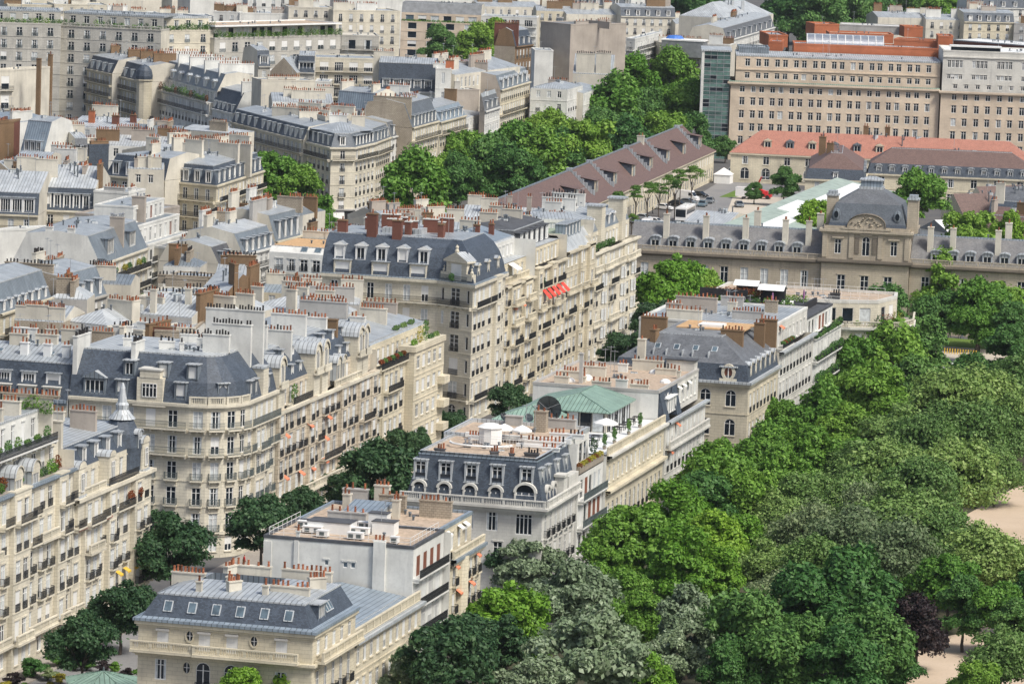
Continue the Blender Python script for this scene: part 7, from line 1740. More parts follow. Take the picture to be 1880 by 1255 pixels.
# roofs behind the street front
lone('long cream and tan striped party wall behind the street front roofs',(480,148),(578,149),8,25.5,'plaster_cream',[],roof='flat',top='zinc',ch=((.15,.1,4,0,0,.1,'rubble'),(.5,.1,4,0,0,.1,'brick_brown'),(.5,.5,8,16,0,.5)))
lone('white rendered house end with one window right of the striped party wall',(579,150),(606,151),8,25,'plaster_white',[(.4,4,.8,1.6)],roof='flat',top='zinc')
lone('pale grey chimney wall with zinc roof below the striped party wall',(456,163),(505,165),9,zat(470,163,1130),'plaster_white',[],roof='flat',top='zinc_pale',ch=((.3,.1,3,6,0,.6,'plaster_white'),))
lone('rubble and brick gable with red pots beside the planted balconies',(405,130),(464,131),9,zat(430,129,1250),'rubble',[],roof='flat',top='zinc',ch=((.15,.05,4,8,0,.2,'brick_brown'),(.6,.05,6,12,0,.4,'rubble')))
city('pale blue painted mansard house with two rows of dormers behind the corner block',(616,216),(685,222),depth=10,z=19.6,wall='zinc_blue',f1='b',h=6.2,ins=1.2,rmat='zinc_blue',top='zinc',d0=4,dm=(1.2,2.0),sides=SD,ch=((.02,.4,5,8,1,1.0),(.85,.3,3,5,1,1.0)),cz=1)
lone('wide rubble party wall crowned with red pots left of the tall grey mansard',(686,180),(752,184),7,24,'rubble',[],roof='flat',top='zinc',ch=((.4,.1,9,20,0,.4,'rubble'),(.8,.6,4,9,0,.6)))
city('zinc roofs with rows of clay pots in the court of the corner block',(505,218),(615,226),depth=14,z=20,wall='plaster_cream',f1='b',roof='zinc',h=1.6,top='zinc_pale',rail='-',ch=((.2,.1,9,18,0,.8,'plaster_cream'),(.6,.1,8,16,0,.8,'plaster_cream'),(.3,.6,6,12,0,1.6),(.85,.6,6,13,0,1.4)))
city('low zinc roofs with pots behind the chamfered corner block',(620,232),(735,226),depth=16,z=19,wall='plaster_cream',f1='b',roof='zinc',h=1.4,top='zinc_pale',rail='-',ch=((.3,.2,6,13,0,1.2),(.7,.2,7,15,0,1.2),(.5,.7,6,13,0,1.6,'plaster_tan')))
city('zinc shed roofs and small white walls left of the pale blue mansard',(500,187),(612,190),depth=14,z=22,wall='plaster_white',f1='b',roof='zinc',h=1.6,top='zinc',rail='-',ch=((.3,.3,3,6,0,1.0),(.6,.2,8,17,0,.8,'plaster_cream'),(.9,.6,4,9,0,1.4)))
# block with planted balconies
city('stone building with domed slate corner and brick chimneys, left of the planted balconies',(160,126),(206,136),depth=13,z=20.6,wall='stone_warm',f1='b',h=3.4,ins=1.6,d0=4,dm=(1.2,2.0),rail='-gcgcc',sides=SD,fl=7,bay=2.4,ch=((.15,.6,5,9,1,1.6,'brick_brown'),(.9,.6,6,10,1,1.6,'brick_brown')),bl=0)
city('stone building with slate turret and louvred dormers beside the planted balconies',(208,137),(260,150),depth=13,z=20.0,wall='stone_warm',f1='b',h=3.8,ins=1.6,d0=4,dm=(1.2,2.0),rail='-gcgcc',sides=SD,fl=7,bay=2.4,ch=((.3,.6,6,12,1,1.6,'brick_brown'),(.75,.6,6,12,1,1.8,'brick_brown')),bl=0)
for k,(p,q)in enumerate(((205,137),(262,151))):
 x,y=E(p,q,20);
 t=thing('turret',('slate domed stone turret between the two left balcony buildings','slate domed stone turret left of the planted white balconies')[k],'turret',(x,y,0))
 r=MB();r.lathe((x,y+1.2,0),[(2.0,0),(2.0,20.3),(2.3,20.4),(2.3,20.7)],'stone_warm',10);r.build('wall',t)
 r=MB();r.lathe((x,y+1.2,20.7),[(2.1,0),(2.2,.8),(1.9,2.2),(1.1,3.2),(0,3.7)],'slate',10);r.build('dome',t)
B=city('long white building with thickly planted black balconies and steep zinc gables',(262,158),(384,189),depth=13,z=17.8,wall='plaster_white',f1='b',roof='flat',top='zinc_pale',rail='-cgcgc',fl=6,bay=2.5,fin=False,near=False,par=.05)
at=inset(B.poly,[2.0,0,0,0]);B.facade(at[0],at[1],17.8,20.6,1,bay=2.4,rail='-',var=CV,mat='stone_white');B.mansard(20.6,[(2.0,4.2)],['zinc_dark'],ridge=.5,poly=at,sides=SD);B.longbalcony(inset(B.poly,.1)[0],inset(B.poly,.1)[1],17.9,'stone_white',.9)
B.dormers(0,21.0,8,1.6,1.8,2.0,'ped',mar=.6,back=.1,poly=at)
a,b=B.edge(0);L_=math.hypot(b[0]-a[0],b[1]-a[1]);t=((b[0]-a[0])/L_,(b[1]-a[1])/L_)
for i in range(22):
 f=(i+.5)/22*L_;s_=B.rng.random()
 B.plantbox(a[0]+t[0]*f+t[1]*.3,a[1]+t[1]*f-t[0]*.3,18.0,1.6+s_,('leaf_green','leaf_dark','leaf_mid','leaf_rust','leaf_fresh')[i*3%5],.9+B.rng.random()*1.4,math.atan2(t[1],t[0]))
for u in(.12,.33,.5,.72,.93):
 x=at[0][0]+(at[1][0]-at[0][0])*u;y=at[0][1]+(at[1][1]-at[0][1])*u
 B.chimney(x-t[1]*6,y+t[0]*6,20,27.0,9,math.atan2(t[0],-t[1]),.7,'plaster_white',14)
B.done()
city('white house with steep slate roof at the right end of the planted balconies',(386,198),(430,209),depth=13,z=16.5,wall='plaster_white',f1='b',h=5.0,ins=2.4,rmat='slate',d0=5,dm=(1.0,1.6),rail='-gcgs',sides=SD,gable='plaster_white',ch=((.95,.5,9,8,1,1.6,'plaster_white'),))
# big grey apartment block along the top left
B=city('big grey apartment block with planted top terrace, left of the green shelter',(-40,42),(112,46),depth=16,z=31.5,wall='stone_grey',f1='b',roof='flat',top='zinc',rail='-gggggggggc',fl=10,bay=4.2,ww=1.5,iron='iron_grey',fin=False)
at=inset(B.poly,[2.2,0,1,0]);B.facade(at[0],at[1],31.5,34.7,1,bay=3.2,rail='-',var=CV,ww=1.4);B.flat(34.7,'zinc',.3,'zinc',poly=at)
a,b=B.edge(0)
for i in range(14):B.plantbox(a[0]+(b[0]-a[0])*(i+.5)/14,a[1]+.6+(b[1]-a[1])*(i+.5)/14,31.6,1.8,('leaf_green','leaf_mid')[i%2],1.0+B.rng.random()*1.2)
B.done()
B=city('grey apartment block with stone balcony line and shrubs on its top terrace',(112,48),(296,57),depth=16,z=31,wall='stone_grey',f1='b',roof='flat',top='zinc',rail='-gggggggggc',fl=10,bay=4.4,ww=1.6,iron='iron_grey',fin=False)
at=inset(B.poly,[2.2,0,1,0]);B.facade(at[0],at[1],31,34.3,1,bay=3.4,rail='-',var=CV,ww=1.4);B.flat(34.3,'zinc',.4,'zinc',poly=at);B.balustrade(*B.edge(0),31,'stone_grey',.2,slab=False,h=.9)
a,b=B.edge(0)
for i in range(16):B.plantbox(a[0]+(b[0]-a[0])*(i+.5)/16,a[1]+.8+(b[1]-a[1])*(i+.5)/16,31.1,1.6,('leaf_green','leaf_dark','leaf_mid')[i%3],.8+B.rng.random()*1.3)
B.done()
B=city('grey apartment block with dense hedge along its terrace above the red chimneys',(296,58),(392,57),depth=15,z=30.5,wall='stone_pale',f1='b',roof='flat',top='zinc',rail='-g',fl=10,bay=4.4,ww=1.5,iron='iron_grey',fin=False)
at=inset(B.poly,[2.4,0,1,0]);B.facade(at[0],at[1],30.5,33.7,1,bay=3.4,rail='-',var=CV,ww=1.4,mat='stone_pale');B.flat(33.7,'zinc_pale',.4,'zinc_pale',poly=at)
a,b=B.edge(0)
for i in range(14):B.plantbox(a[0]+(b[0]-a[0])*(i+.5)/14,a[1]+.8+(b[1]-a[1])*(i+.5)/14,30.6,2.2,('leaf_dark','leaf_green','leaf_mid')[i%3],1.3+(i/14)*2*B.rng.random())
B.done()
x,y=E(351,86,24);t=thing('garden_shelter','dark green glazed shelter with pale roof among terrace shrubs','shelter',(x,y,0))
r=MB();r.box(x-5,x+5,y,y+5,21,23.6,'glass_green');r.box(x-5.4,x+5.4,y-.4,y+5.4,23.6,24.0,'zinc_pale');r.build('wall',t);r=MB();r.box(x-14,x+14,y-1,y+12,0,21,'stone_pale');r.build('base',t)
for i in range(10):place('shrub',bush_mesh(('leaf_green','leaf_mid','leaf_gold')[i%3],3,2.6,i%3),t,(x+(-13+i*2.6 if not 3<i<7 else(-7 if i%2 else 7)),y-.3,21))
B=city('grey apartment block with open planted loggias under a white awning roof',(394,72),(626,66),depth=15,z=28.5,wall='stone_grey',f1='b',roof='flat',top='gravel',rail='-gggggggg',fl=8,bay=4.6,ww=2.0,var=(2,3,.5,3,.5,0),iron='iron_grey',fin=False)
at=inset(B.poly,[2.0,0,1,0]);B.facade(at[0],at[1],28.5,31.7,1,bay=2.8,rail='-',var=(3,3,1,0,0,0),ww=1.9,mat='stone_white',kind='one',sill=.1,wh=2.6);B.flat(31.7,'gravel',.3,'white_roof',poly=inset(B.poly,[-.1,0,1,0]))
a,b=B.edge(0)
for i in range(26):B.plantbox(a[0]+(b[0]-a[0])*(i+.5)/26,a[1]+.5+(b[1]-a[1])*(i+.5)/26,28.6,2.2,('leaf_green','leaf_fresh','leaf_mid')[i%3],1.2+B.rng.random()*1.3)
B.done()
city('grey apartment block end with dark balcony openings right of the planted loggias',(627,66),(696,68),depth=14,z=28.5,wall='stone_grey',f1='b',roof='flat',top='plaster_cream',rail='-cccccccc',fl=8,bay=4.4,ww=2.0,kind='one',iron='iron')
# second line of houses behind the street front
city('slate attic house with square dormer beside a cream gable, far middle',(474,122),(496,122),depth=10,z=24,wall='stone_grey',f1='b',h=4,ins=1.0,d0=1,dm=(2.4,2.4),top='zinc',sides=SD)
city('cream gable house with zinc roof between two slate attics, far middle',(496,131),(545,134),depth=11,z=23,wall='brick_brown',f0='rubble',f1='b',roof='gable',h=3.6,top='zinc',gable='rubble',sides=[False,True,False,True])
city('slate attic house with triple dormer right of the cream gable',(548,133),(577,134),depth=10,z=23,wall='stone_grey',f1='b',h=4.2,ins=.8,d0=1,dm=(4,2.4),top='zinc',sides=SD)
city('modern beige flats with cream awnings and planted terrace, far middle',(577,107),(695,110),depth=14,z=26,wall='stone_pale',f1='b',roof='flat',top='zinc',rail='-ccc',kind='wide',ww=2.2,bay=3.6,var=(3,1,2,1,0,0),fl=8)
city('dark blue slate building with two rows of dormers and a recessed loggia',(694,166),(800,170),depth=12,z=21.5,wall='plaster_white',f1='b',h=6.8,ins=1.0,d0=5,dm=(2.0,2.6),top='zinc',ridge=1.2,sides=SD,bl=0,near=True,ch=((.05,.6,5,10,0,1.0),(1.05,.5,6,4,1,.6,'plaster_cream')))
B_=city('white cube house with small windows right of the dark blue slate building',(800,127),(828,128),depth=10,z=28,wall='plaster_white',f1='b',roof='flat',top='zinc',rail='-',bay=3,ww=.8,ch=((.9,.2,2,3,0,2,'brick_orange'),(.2,.5,3,3,0,1.0,'plaster_white')))
city('zinc roofs with dense red chimney pots above the ornate bow fronts',(835,138),(955,122),depth=16,z=26,wall='plaster_cream',f1='b',roof='zinc',h=2,top='zinc',rail='-',ch=((.15,.2,6,12,0,1.4),(.5,.2,9,20,0,1.6,'plaster_tan'),(.8,.4,8,18,0,1.8),(.4,.7,9,18,0,1.6)))
B=city('wide beige flats with slanting grey roof, large square windows and planted ledge',(736,40),(882,46),depth=14,z=zat(810,42,1600),wall='stone_beige',f1='b',roof='flat',top='felt_grey',rail='-',kind='one',ww=3.0,wh=2.4,bay=6.2,var=(3,2,1,2,0,0),fl=4,fin=False)
zk=B.roofz;at=inset(B.poly,[1.2,0,1,0]);B.facade(at[0],at[1],zk,zk+3.2,1,bay=4.4,rail='-',var=(1,2,2,1,0,0,3),ww=2.8,kind='one',sill=.2,wh=2.2);B.mansard(zk+3.2,[(2.2,3.4)],['felt_grey'],top='felt_grey',ridge=0,poly=at,sides=SD)
a,b=B.edge(0)
for i in range(16):B.plantbox(a[0]+(b[0]-a[0])*(i+.5)/16,a[1]+.4+(b[1]-a[1])*(i+.5)/16,zk+.1,1.8,('leaf_green','leaf_mid')[i%2],.9)
B.done()
city('white modern flats with ribbon windows right of the slanting grey roof',(884,30),(986,34),depth=12,z=zat(935,32,1640),wall='plaster_white',f1='b',roof='flat',top='zinc',rail='-ccc',kind='wide',ww=2.8,bay=4.6,fl=4,var=(5,1,0,0,0,0))
city('brick gabled house with slate mansard among the upper trees',(908,84),(946,86),R=(978,82),z=22,wall='brick_brown',f0='rubble',f1='w',h=4.4,ins=1.2,d1=3,dm=(1.4,2.2),top='zinc',gable='brick_brown',sides=[False,True,True,True],ch=((.3,.1,5,9,0,1.0,'brick_red'),(.8,.1,3,5,0,1.2,'brick_red')))
lone('white and grey stepped party wall beside the thin grey tower',(982,93),(1016,94),10,24,'plaster_white',[],roof='flat',top='zinc',side='plaster_white')
x,y=E(1023,136,0);z_=ony(1023,34,y)[1]
t=thing('flue_tower','tall thin grey flue tower standing between white and brown party walls','tower',(x,y,0));r=MB();r.box(x-.95,x+.95,y,y+2,0,z_,'zinc_dark');r.box(x-1.05,x+1.05,y-.1,y+2.1,z_,z_+.4,'plaster_grey');r.build('shaft',t)
lone('huge bare brown party wall above the trees, top middle',(1048,46),(1150,44),12,31,'plaster_tan',[],roof='flat',top='felt_grey',ch=((.35,.3,5,4,0,.6,'plaster_tan'),(.5,.0,9,3,1,.8,'plaster_tan'),(.8,.4,5,6,0,.8,'plaster_tan')),side='plaster_tan')
lone('low grey rendered wall between thin tower and brown party wall',(1030,84),(1050,84),9,25,'plaster_white',[],roof='flat',top='zinc',side='plaster_white')
lone('pale gable with twin chimneys and slanting zinc roof in front of the brown wall',(1052,135),(1125,138),12,19,'plaster_cream',[],h=5,top='zinc',ch=((.3,.05,5,10,0,.3,'plaster_cream','pot_black'),(.75,.05,4,8,0,.6,'plaster_cream','pot_black')))
city('white modern house with green blinds and long balconies beside the brown party wall',(1150,72),(1166,73),R=(1216,60),z=25,wall='plaster_white',kind='wide',ww=2.0,rail='-ccc',roof='flat',top='zinc',fl=8,bay=3.4,var=(3,1,1,0,0,0,2),d1=0)
B=city('stone house wrapped in scaffold sheeting with a blue tarpaulin on its roof',(1216,81),(1296,83),depth=12,z=23,wall='stone_grey',f1='b',roof='flat',top='zinc',rail='-g',fl=7,bay=3,ch=((.3,.6,7,14,0,1.6,'plaster_cream'),(.7,.6,8,16,0,1.4,'rubble')),fin=False)
a,b=B.edge(0);r=MB();r.box(a[0],b[0]+.5,min(a[1],b[1])-1.2,max(a[1],b[1])-.2,19.6,24.2,'felt_grey');r.box(a[0]-.2,b[0]+.7,min(a[1],b[1])-1.35,max(a[1],b[1])-.1,24.2,24.6,'canvas');r.build('scaffold_sheet',B.root)
r=MB();r.lathe((a[0]+3,a[1]+3,23),[(2.6,0),(2.8,1.5),(2.0,2.4),(0,2.6)],'sheet_blue',9);r.build('tarpaulin',B.root);B.done()
city('white mansard house row climbing towards the arched zinc hall, upper right',(1335,75),(1422,50),depth=12,z=22,wall='plaster_white',f1='b',rmat='slate_grey',h=3.6,ins=1.5,d0=9,dm=(1.1,2.0),top='zinc_pale',sides=SD,ch=((.2,.6,6,13,0,1.4,'plaster_cream'),(.6,.6,8,16,0,1.4,'brick_brown')))
city('white plastered gables and pots right of the scaffolded house',(1298,82),(1340,84),depth=12,z=22,wall='plaster_white',f0='plaster_white',f1='b',roof='flat',top='zinc',ch=((.3,.3,4,9,0,2.5,'plaster_white'),(.7,.6,4,8,0,1.6,'brick_brown'),(.1,.7,3,6,0,1.4)))
B=city('zinc roofed hall with a big arched end among the upper trees',(1330,34),(1420,26),depth=16,z=22,wall='plaster_cream',f1='b',roof='zinc',h=4.5,top='zinc_pale',rail='-',sides=[True,True,True,True],fin=False)
B.done()
# top strip, far away
far=[('cream apartment house with iron balcony at the top left corner',14,98,9,29,'stone_cream','w','flat'),('pale apartment house with tall windows at the top edge, left',100,200,9,30,'stone_pale','w','flat'),('white stepped penthouses with black flat roofs at the top, left of middle',196,300,26,41,'plaster_white','b','flat'),('white stepped penthouses with skylights at the top, centre left',300,392,30,40,'plaster_white','w','flat'),('white terraced penthouse roofs with dark windows beside the tall cream flats',392,440,22,39,'plaster_white','w','flat'),('white blank walled penthouses above the planted loggias',440,530,25,37,'plaster_white','b','flat'),('tall cream flats with blank gables cut by the top edge',455,532,-6,42,'plaster_white','w','flat'),('white gable with planted balcony beside the green terraced flats',530,612,14,38,'plaster_cream','w','flat'),('terraced flats hung with greenery at the top centre',612,735,20,36,'stone_pale','w','flat'),('white flats with dark roof strip at the top centre',735,880,-2,36,'plaster_white','w','flat'),('cream chimneyed roofs above the white ribbon windows',880,990,12,31,'plaster_cream','w','zinc'),('cream houses with brick chimneys at the top, right of centre',985,1050,20,29,'stone_cream','w','zinc'),('long pale house with dark slate roof at the top, right of centre',1048,1120,9,24,'stone_pale','w','mansard'),('long pale house with blue slate roof left of the dark top trees',1120,1222,9,24,'stone_pale','w','mansard'),('zinc roofed houses with slate dormers in front of the long slate roof',1140,1240,30,24,'plaster_cream','w','mansard'),('cream houses behind the huge brown party wall',1040,1140,26,27,'plaster_cream','b','zinc'),('row of red potted zinc roofs behind the scaffolded house',1240,1330,44,24,'plaster_cream','b','zinc'),('cream gabled house between the dark trees and orange brick roofs',1612,1700,32,24,'plaster_cream','b','zinc'),('tan gabled house with dark glazed studio roof, upper right',1770,1862,40,23,'stone_cream','w','mansard'),('white house with slate roof and blue windows in the top right corner',1785,1900,14,24,'plaster_white','w','mansard'),('plain cream house at the top right behind slate roofs',1700,1775,36,23,'plaster_cream','w','zinc'),('dark glass fronted building at the right edge behind the brick roofs',1862,1910,44,24,'plaster_grey','w','flat'),]
for k,(lab,x0,x1,yy,z_,wl_,f0,rf)in enumerate(far):
 rr=random.Random(k+40);z_=zat((x0+x1)/2,yy,(1540 if yy<12 else 1450)if x0<735 else(1740 if yy<20 else 1670))
 ch=tuple((rr.uniform(.1,.9),rr.uniform(.2,.9),rr.uniform(3,7),rr.randint(5,12),0,rr.uniform(1,2.4),rr.choice(('plaster_cream','plaster_white','brick_brown','plaster_tan')))for _ in range(4))
 city(lab,(x0,yy),(x1,yy+2),depth=14,z=z_,wall=wl_,f0='w' if f0=='w' else wl_,f1='b',roof=rf,h=3.2 if rf=='mansard' else 1.6,ins=1.2,top='zinc' if rf!='flat' else 'zinc_pale',rail='-g',d0=5 if rf=='mansard' else 0,dm=(1.4,2.0),ch=ch,gable=wl_,bay=3.2,fl=None)
for k in range(26):
 if 7<k%13<12:continue
 rr=random.Random(k+900);px_=30+(k%13)*150+rr.uniform(-20,20);yy=-14-26*(k//13)
 z_=zat(px_,yy,(1640 if px_<735 else 1850)+130*(k//13));l,c=E(px_,yy,z_),E(px_+120,yy+2,z_)
 B=Bld('apartment_building','distant pale apartment house lost in the roofs above the top edge',deep(l,c,16),group='distant houses along the top edge',wall=rr.choice(('stone_pale','plaster_cream','plaster_white')))
 for i in range(4):B.blank(*B.edge(i),0,z_,B.wallm)
 B.mansard(z_,[(1.4,3)],[rr.choice(('slate','zinc_dark','slate_blue'))]);B.done()
 # military school, stables, hospital
zc=13.0
wl,wc=E(1174,459,zc),E(1508,476.5,zc)
u_=(wc[0]-wl[0],wc[1]-wl[1]);L_=math.hypot(*u_);u_=(u_[0]/L_,u_[1]/L_);n_=(u_[1],-u_[0])
ec=E(1900,505.5,zc)
def along(o,a,b=0.0):return(o[0]+u_[0]*a+n_[0]*b,o[1]+u_[1]*a+n_[1]*b)
LE=math.hypot(ec[0]-wl[0],ec[1]-wl[1]);pv0,pv1=L_+.1,L_+16.4
rz=math.atan2(u_[1],u_[0])
for lab,a0,a1,nb in(('long left wing of the classical school under an old grey slate roof with round dormers',-2.0,pv0-.1,10),('right wing of the classical school with balustrade and old slate roof behind the trees',pv1+.1,LE+14,11)):
 p,q=along(wl,a0),along(wl,a1);d=13.0
 B=Bld('school_wing',lab,[p,q,(q[0]-n_[0]*d,q[1]-n_[1]*d),(p[0]-n_[0]*d,p[1]-n_[1]*d)],cat='school',wall='stone_old',near=True)
 B.facade(*B.edge(0),0,6.2,1,bay=3.75,mar=1.2,rail='-',kind='arch',ww=1.5,wh=4.0,var=(4,1,0,0,1,0));B.facade(*B.edge(0),6.2,zc-.9,1,bay=3.75,mar=1.2,rail='-',ww=1.45,wh=3.6,sill=1.0,var=(4,2,0,0,1,0),courses=());B.wall.face([(*B.edge(0)[0],zc-.9),(*B.edge(0)[1],zc-.9),(*B.edge(0)[1],zc),(*B.edge(0)[0],zc)],'stone_old')
 for i in(1,2,3):B.blank(*B.edge(i),0,zc,'stone_old')
 B.cornice(zc,[.8,0,.5,0],.45,mat='stone_dark');B.balustrade(*B.edge(0),zc,'stone_old',.45,slab=False,h=1.1)
 B.mansard(zc,[(.6,.25),(5.2,4.6)],['stone_dark','slate_old'],top='zinc_dark',ridge=.2,sides=[True,False,True,False],gable='slate_old',lip='zinc')
 B.dormers(0,zc+.75,nb-1+(a0>0)*0,1.9,1.5,2.0,'arch',mar=1.2+1.9,back=1.1,front='zinc',cheek='zinc',roof='zinc',blind=0)
 n=5 if a0<0 else 6
 for k in range(n):
  a=(4.5,12.0,19.5,27.0,31.4,33)[k]if a0<0 else a0+(3.4,7.6,16,24,30,38)[k]
  b=-3.4 if k!=5 else-8
  c_=along(wl,a,b);B.chimney(c_[0],c_[1],zc+1.5,zc+6.7,1.3,rz+PI/2,1.05,'plaster_cream',2)
  if k in(2,4):c_=along(wl,a+1.5,-9.5);B.chimney(c_[0],c_[1],zc+1.5,zc+7.6,1.5,rz+PI/2,1.2,'plaster_cream',2)
 B.done()
p,q=along(wl,pv0,.9),along(wl,pv1,.9);d=15.5
P_=[p,q,(q[0]-n_[0]*d,q[1]-n_[1]*d),(p[0]-n_[0]*d,p[1]-n_[1]*d)]
B=Bld('school_pavilion','classical stone pavilion with carved pediment and square slate dome topped by a lantern',P_,cat='school',wall='stone_old',near=True)
za=zc+.4;zt_=zc+5.6;W_=pv1-pv0
B.facade(*B.edge(0),0,zc-.8,2,n=3,mar=1.6,rail='-',ww=1.5,wh=3.4,sill=1.0,var=(4,1,0,0,1,0));B.wall.face([(*p,zc-.8),(*q,zc-.8),(*q,za),(*p,za)],'stone_old')
storey(B,*B.edge(0),za,zt_,[(W_*.18,1.0,1.2,2.7,'fr',0,'-'),(W_*.5,.8,1.4,3.6,'arch',4,'-'),(W_*.82,1.0,1.2,2.7,'fr',0,'-')])
storey(B,*B.edge(1),za,zt_,[(d*.3,1.0,1.2,2.7,'fr',0,'-')]);B.blank(*B.edge(1),0,za,'stone_old')
for i in(2,3):B.blank(*B.edge(i),0,zt_,'stone_old')
B.cornice(za,.7,.5,mat='stone_dark');B.cornice(zt_+.35,.6,.45)
for f in(.03,.335,.665,.97):B.wall.obox(P_[0],u_,n_,W_*f-.45,W_*f+.45,-.02,.22,za+.3,zt_-.1,'stone_old')
for f in(.18,.5,.82):B.wall.obox(P_[0],u_,n_,W_*f-1.1,W_*f+1.1,-.02,.35,za+3.9+(f==.5)*.7,za+4.2+(f==.5)*.7,'stone_old')
for f in(.4,.6):B.wall.obox(P_[0],u_,n_,W_*f-.4,W_*f+.4,-.02,.14,za+1.2,za+4.2,'stone_dark')
B.wall.ring(P_,[.0]*4,zt_,zt_+.3,'stone_old');B.wall.prism(inset(P_,.2),zt_+.3,zt_+1.0,'stone_old')
pi=inset(P_,.9)
B.mansard(zt_+.9,[(.2,.6),(1.0,3.6),(3.9,2.5)],['slate','slate_blue','slate_grey'],top='zinc',ridge=0,poly=pi,lip=None)
r=MB();tp=inset(B.top,-.1);r.prism(tp,B.roofz-.1,B.roofz+.4,'zinc_pale','zinc');t2=inset(tp,.3);r.prism(t2,B.roofz+.4,B.roofz+1.5,'zinc_blue','zinc');r.ring(t2,[.25]*4,B.roofz+1.5,B.roofz+1.75,'zinc_pale');r.loft(t2,B.roofz+1.75,inset(t2,1.4),B.roofz+2.3,'zinc');r.face([(*v,B.roofz+2.3)for v in inset(t2,1.4)],'zinc');r.build('lantern',B.root)
mb=MB();k=14
o=[(3.6*math.cos(PI*i/k),2.5*abs(math.sin(PI*i/k))**.8)for i in range(k+1)]
mb.face([(x,-.3,z)for x,z in o],'stone_old')
for a_,b_ in zip(o[:-1],o[1:]):mb.face([(a_[0],-.6,a_[1]+.12),(a_[0]*.97,1.6,a_[1]+.12),(b_[0]*.97,1.6,b_[1]+.12),(b_[0],-.6,b_[1]+.12)],'stone_dark');mb.face([(a_[0],-.6,a_[1]+.12),(b_[0],-.6,b_[1]+.12),(b_[0],-.3,b_[1]-.1),(a_[0],-.3,a_[1]-.1)],'stone_dark')
rr=random.Random(3)
for i in range(26):
 x=rr.uniform(-2.8,2.8);zz=rr.uniform(.4,1.9*(1-(x/3.6)**2)+.2);mb.lathe((x,-.35,zz),[(.0,-.22),(.24,0),(0,.24)],'stone_dark' if i%2 else 'stone_old',5)
mb.box(-4.6,4.6,-.55,1.0,-.35,.0,'stone_old')
place('pediment',mb.mesh('pediment'),B.root,(*along(P_[0],W_/2,.1),zt_+.8),rz)
for f in(.14,.84):
 mb=MB();mb.lathe((0,0,0),[(.75,-.9),(1.0,0),(.55,.9)],'zinc',9);me=MB()
 for i in range(12):
  a0,a1=2*PI*i/12,2*PI*(i+1)/12
  me.face([(.8*math.cos(a0),0,1.1*math.sin(a0)),(.8*math.cos(a1),0,1.1*math.sin(a1)),(.42*math.cos(a1),-.12,.65*math.sin(a1)),(.42*math.cos(a0),-.12,.65*math.sin(a0))],'zinc_dark');me.face([(.8*math.cos(a1),0,1.1*math.sin(a1)),(.8*math.cos(a0),0,1.1*math.sin(a0)),(.8*math.cos(a0),.8,1.1*math.sin(a0)),(.8*math.cos(a1),.8,1.1*math.sin(a1))],'zinc_dark')
 me.face([(.42*math.cos(2*PI*i/12),-.05,.65*math.sin(2*PI*i/12))for i in range(12)],'glass')
 place('oval_dormer',me.mesh('oval_dormer'),B.root,(*along(P_[0],W_*f,-1.15),zt_+3.0),rz)
for a,b in((1.2,-5.0),(W_+.1,-3.6)):
 c_=along(P_[0],a,b);B.wall.obox(c_,u_,n_,-1.0,1.0,-1.3,1.3,zt_,zt_+6.2,'stone_old');r=MB();r.obox(c_,u_,n_,-1.15,1.15,-1.5,1.5,zt_+6.2,zt_+6.5,'zinc_pale');r.obox(c_,u_,n_,-.8,.8,-1.2,1.2,zt_+6.5,zt_+7.1,'zinc');r.build('chimney_cap',B.root)
B.done()
# long stable with brown tiled roof and dormers
s0,s1=E(1164,402,0),E(1309,332,0)
v_=(s1[0]-s0[0],s1[1]-s0[1]);Ls=math.hypot(*v_);v_=(v_[0]/Ls,v_[1]/Ls);m_=(v_[1],-v_[0])
st=lambda a,b=0.0:(s0[0]+v_[0]*a+m_[0]*b,s0[1]+v_[1]*a+m_[1]*b)
A0=-Ls*1.15;dpt=15.0;ze=7.6
P_=[st(A0),st(Ls),st(Ls,-dpt),st(A0,-dpt)]
B=Bld('stable','very long stone stable with brown tiled roof, seven dormers and stepped zinc firebreaks',P_,cat='stable',wall='stone_cream',near=True)
B.facade(*B.edge(0),0,3.7,1,bay=3.4,rail='-',kind='arch',ww=1.5,wh=2.7,var=(2,0,0,0,0,4),orn=False);B.facade(*B.edge(0),3.7,ze,1,bay=3.4,rail='-',ww=.95,wh=1.9,sill=1.0,var=(1,4,0,3,1,0),orn=False);B.facade(*B.edge(1),0,ze,2,bay=3.0,rail='-');B.blank(*B.edge(2),0,ze,'stone_cream');B.blank(*B.edge(3),0,ze,'stone_cream')
B.cornice(ze,[.45,.45,.3,0],.3)
zr=ze+6.4
r=MB();po=inset(P_,[-.5,-.5,-.3,0]);mid=[st(A0,-dpt/2),st(Ls-5.0,-dpt/2)]
ps=inset(P_,[2.4,2.0,2.4,0])
r.face([(*po[0],ze),(*po[1],ze),(*ps[1],ze+1.5),(*ps[0],ze+1.5)],'tile_brown');r.face([(*po[1],ze),(*po[2],ze),(*ps[2],ze+1.5),(*ps[1],ze+1.5)],'tile_brown');r.face([(*po[2],ze),(*po[3],ze),(*ps[3],ze+1.5),(*ps[2],ze+1.5)],'tile_brown')
r.face([(*ps[0],ze+1.5),(*ps[1],ze+1.5),(*mid[1],zr),(*mid[0],zr)],'tile_brown');r.face([(*ps[1],ze+1.5),(*ps[2],ze+1.5),(*mid[1],zr)],'tile_brown');r.face([(*ps[2],ze+1.5),(*ps[3],ze+1.5),(*mid[0],zr),(*mid[1],zr)],'tile_brown');r.face([(*po[3],ze),(*po[0],ze),(*mid[0],zr)],'stone_cream')
r.build('roof',B.root)
r=MB();r.tube([(*mid[0],zr),(*mid[1],zr)],.22,'zinc_dark',5);r.build('ridge_cap',B.root)
gap=(Ls-A0)/10.3
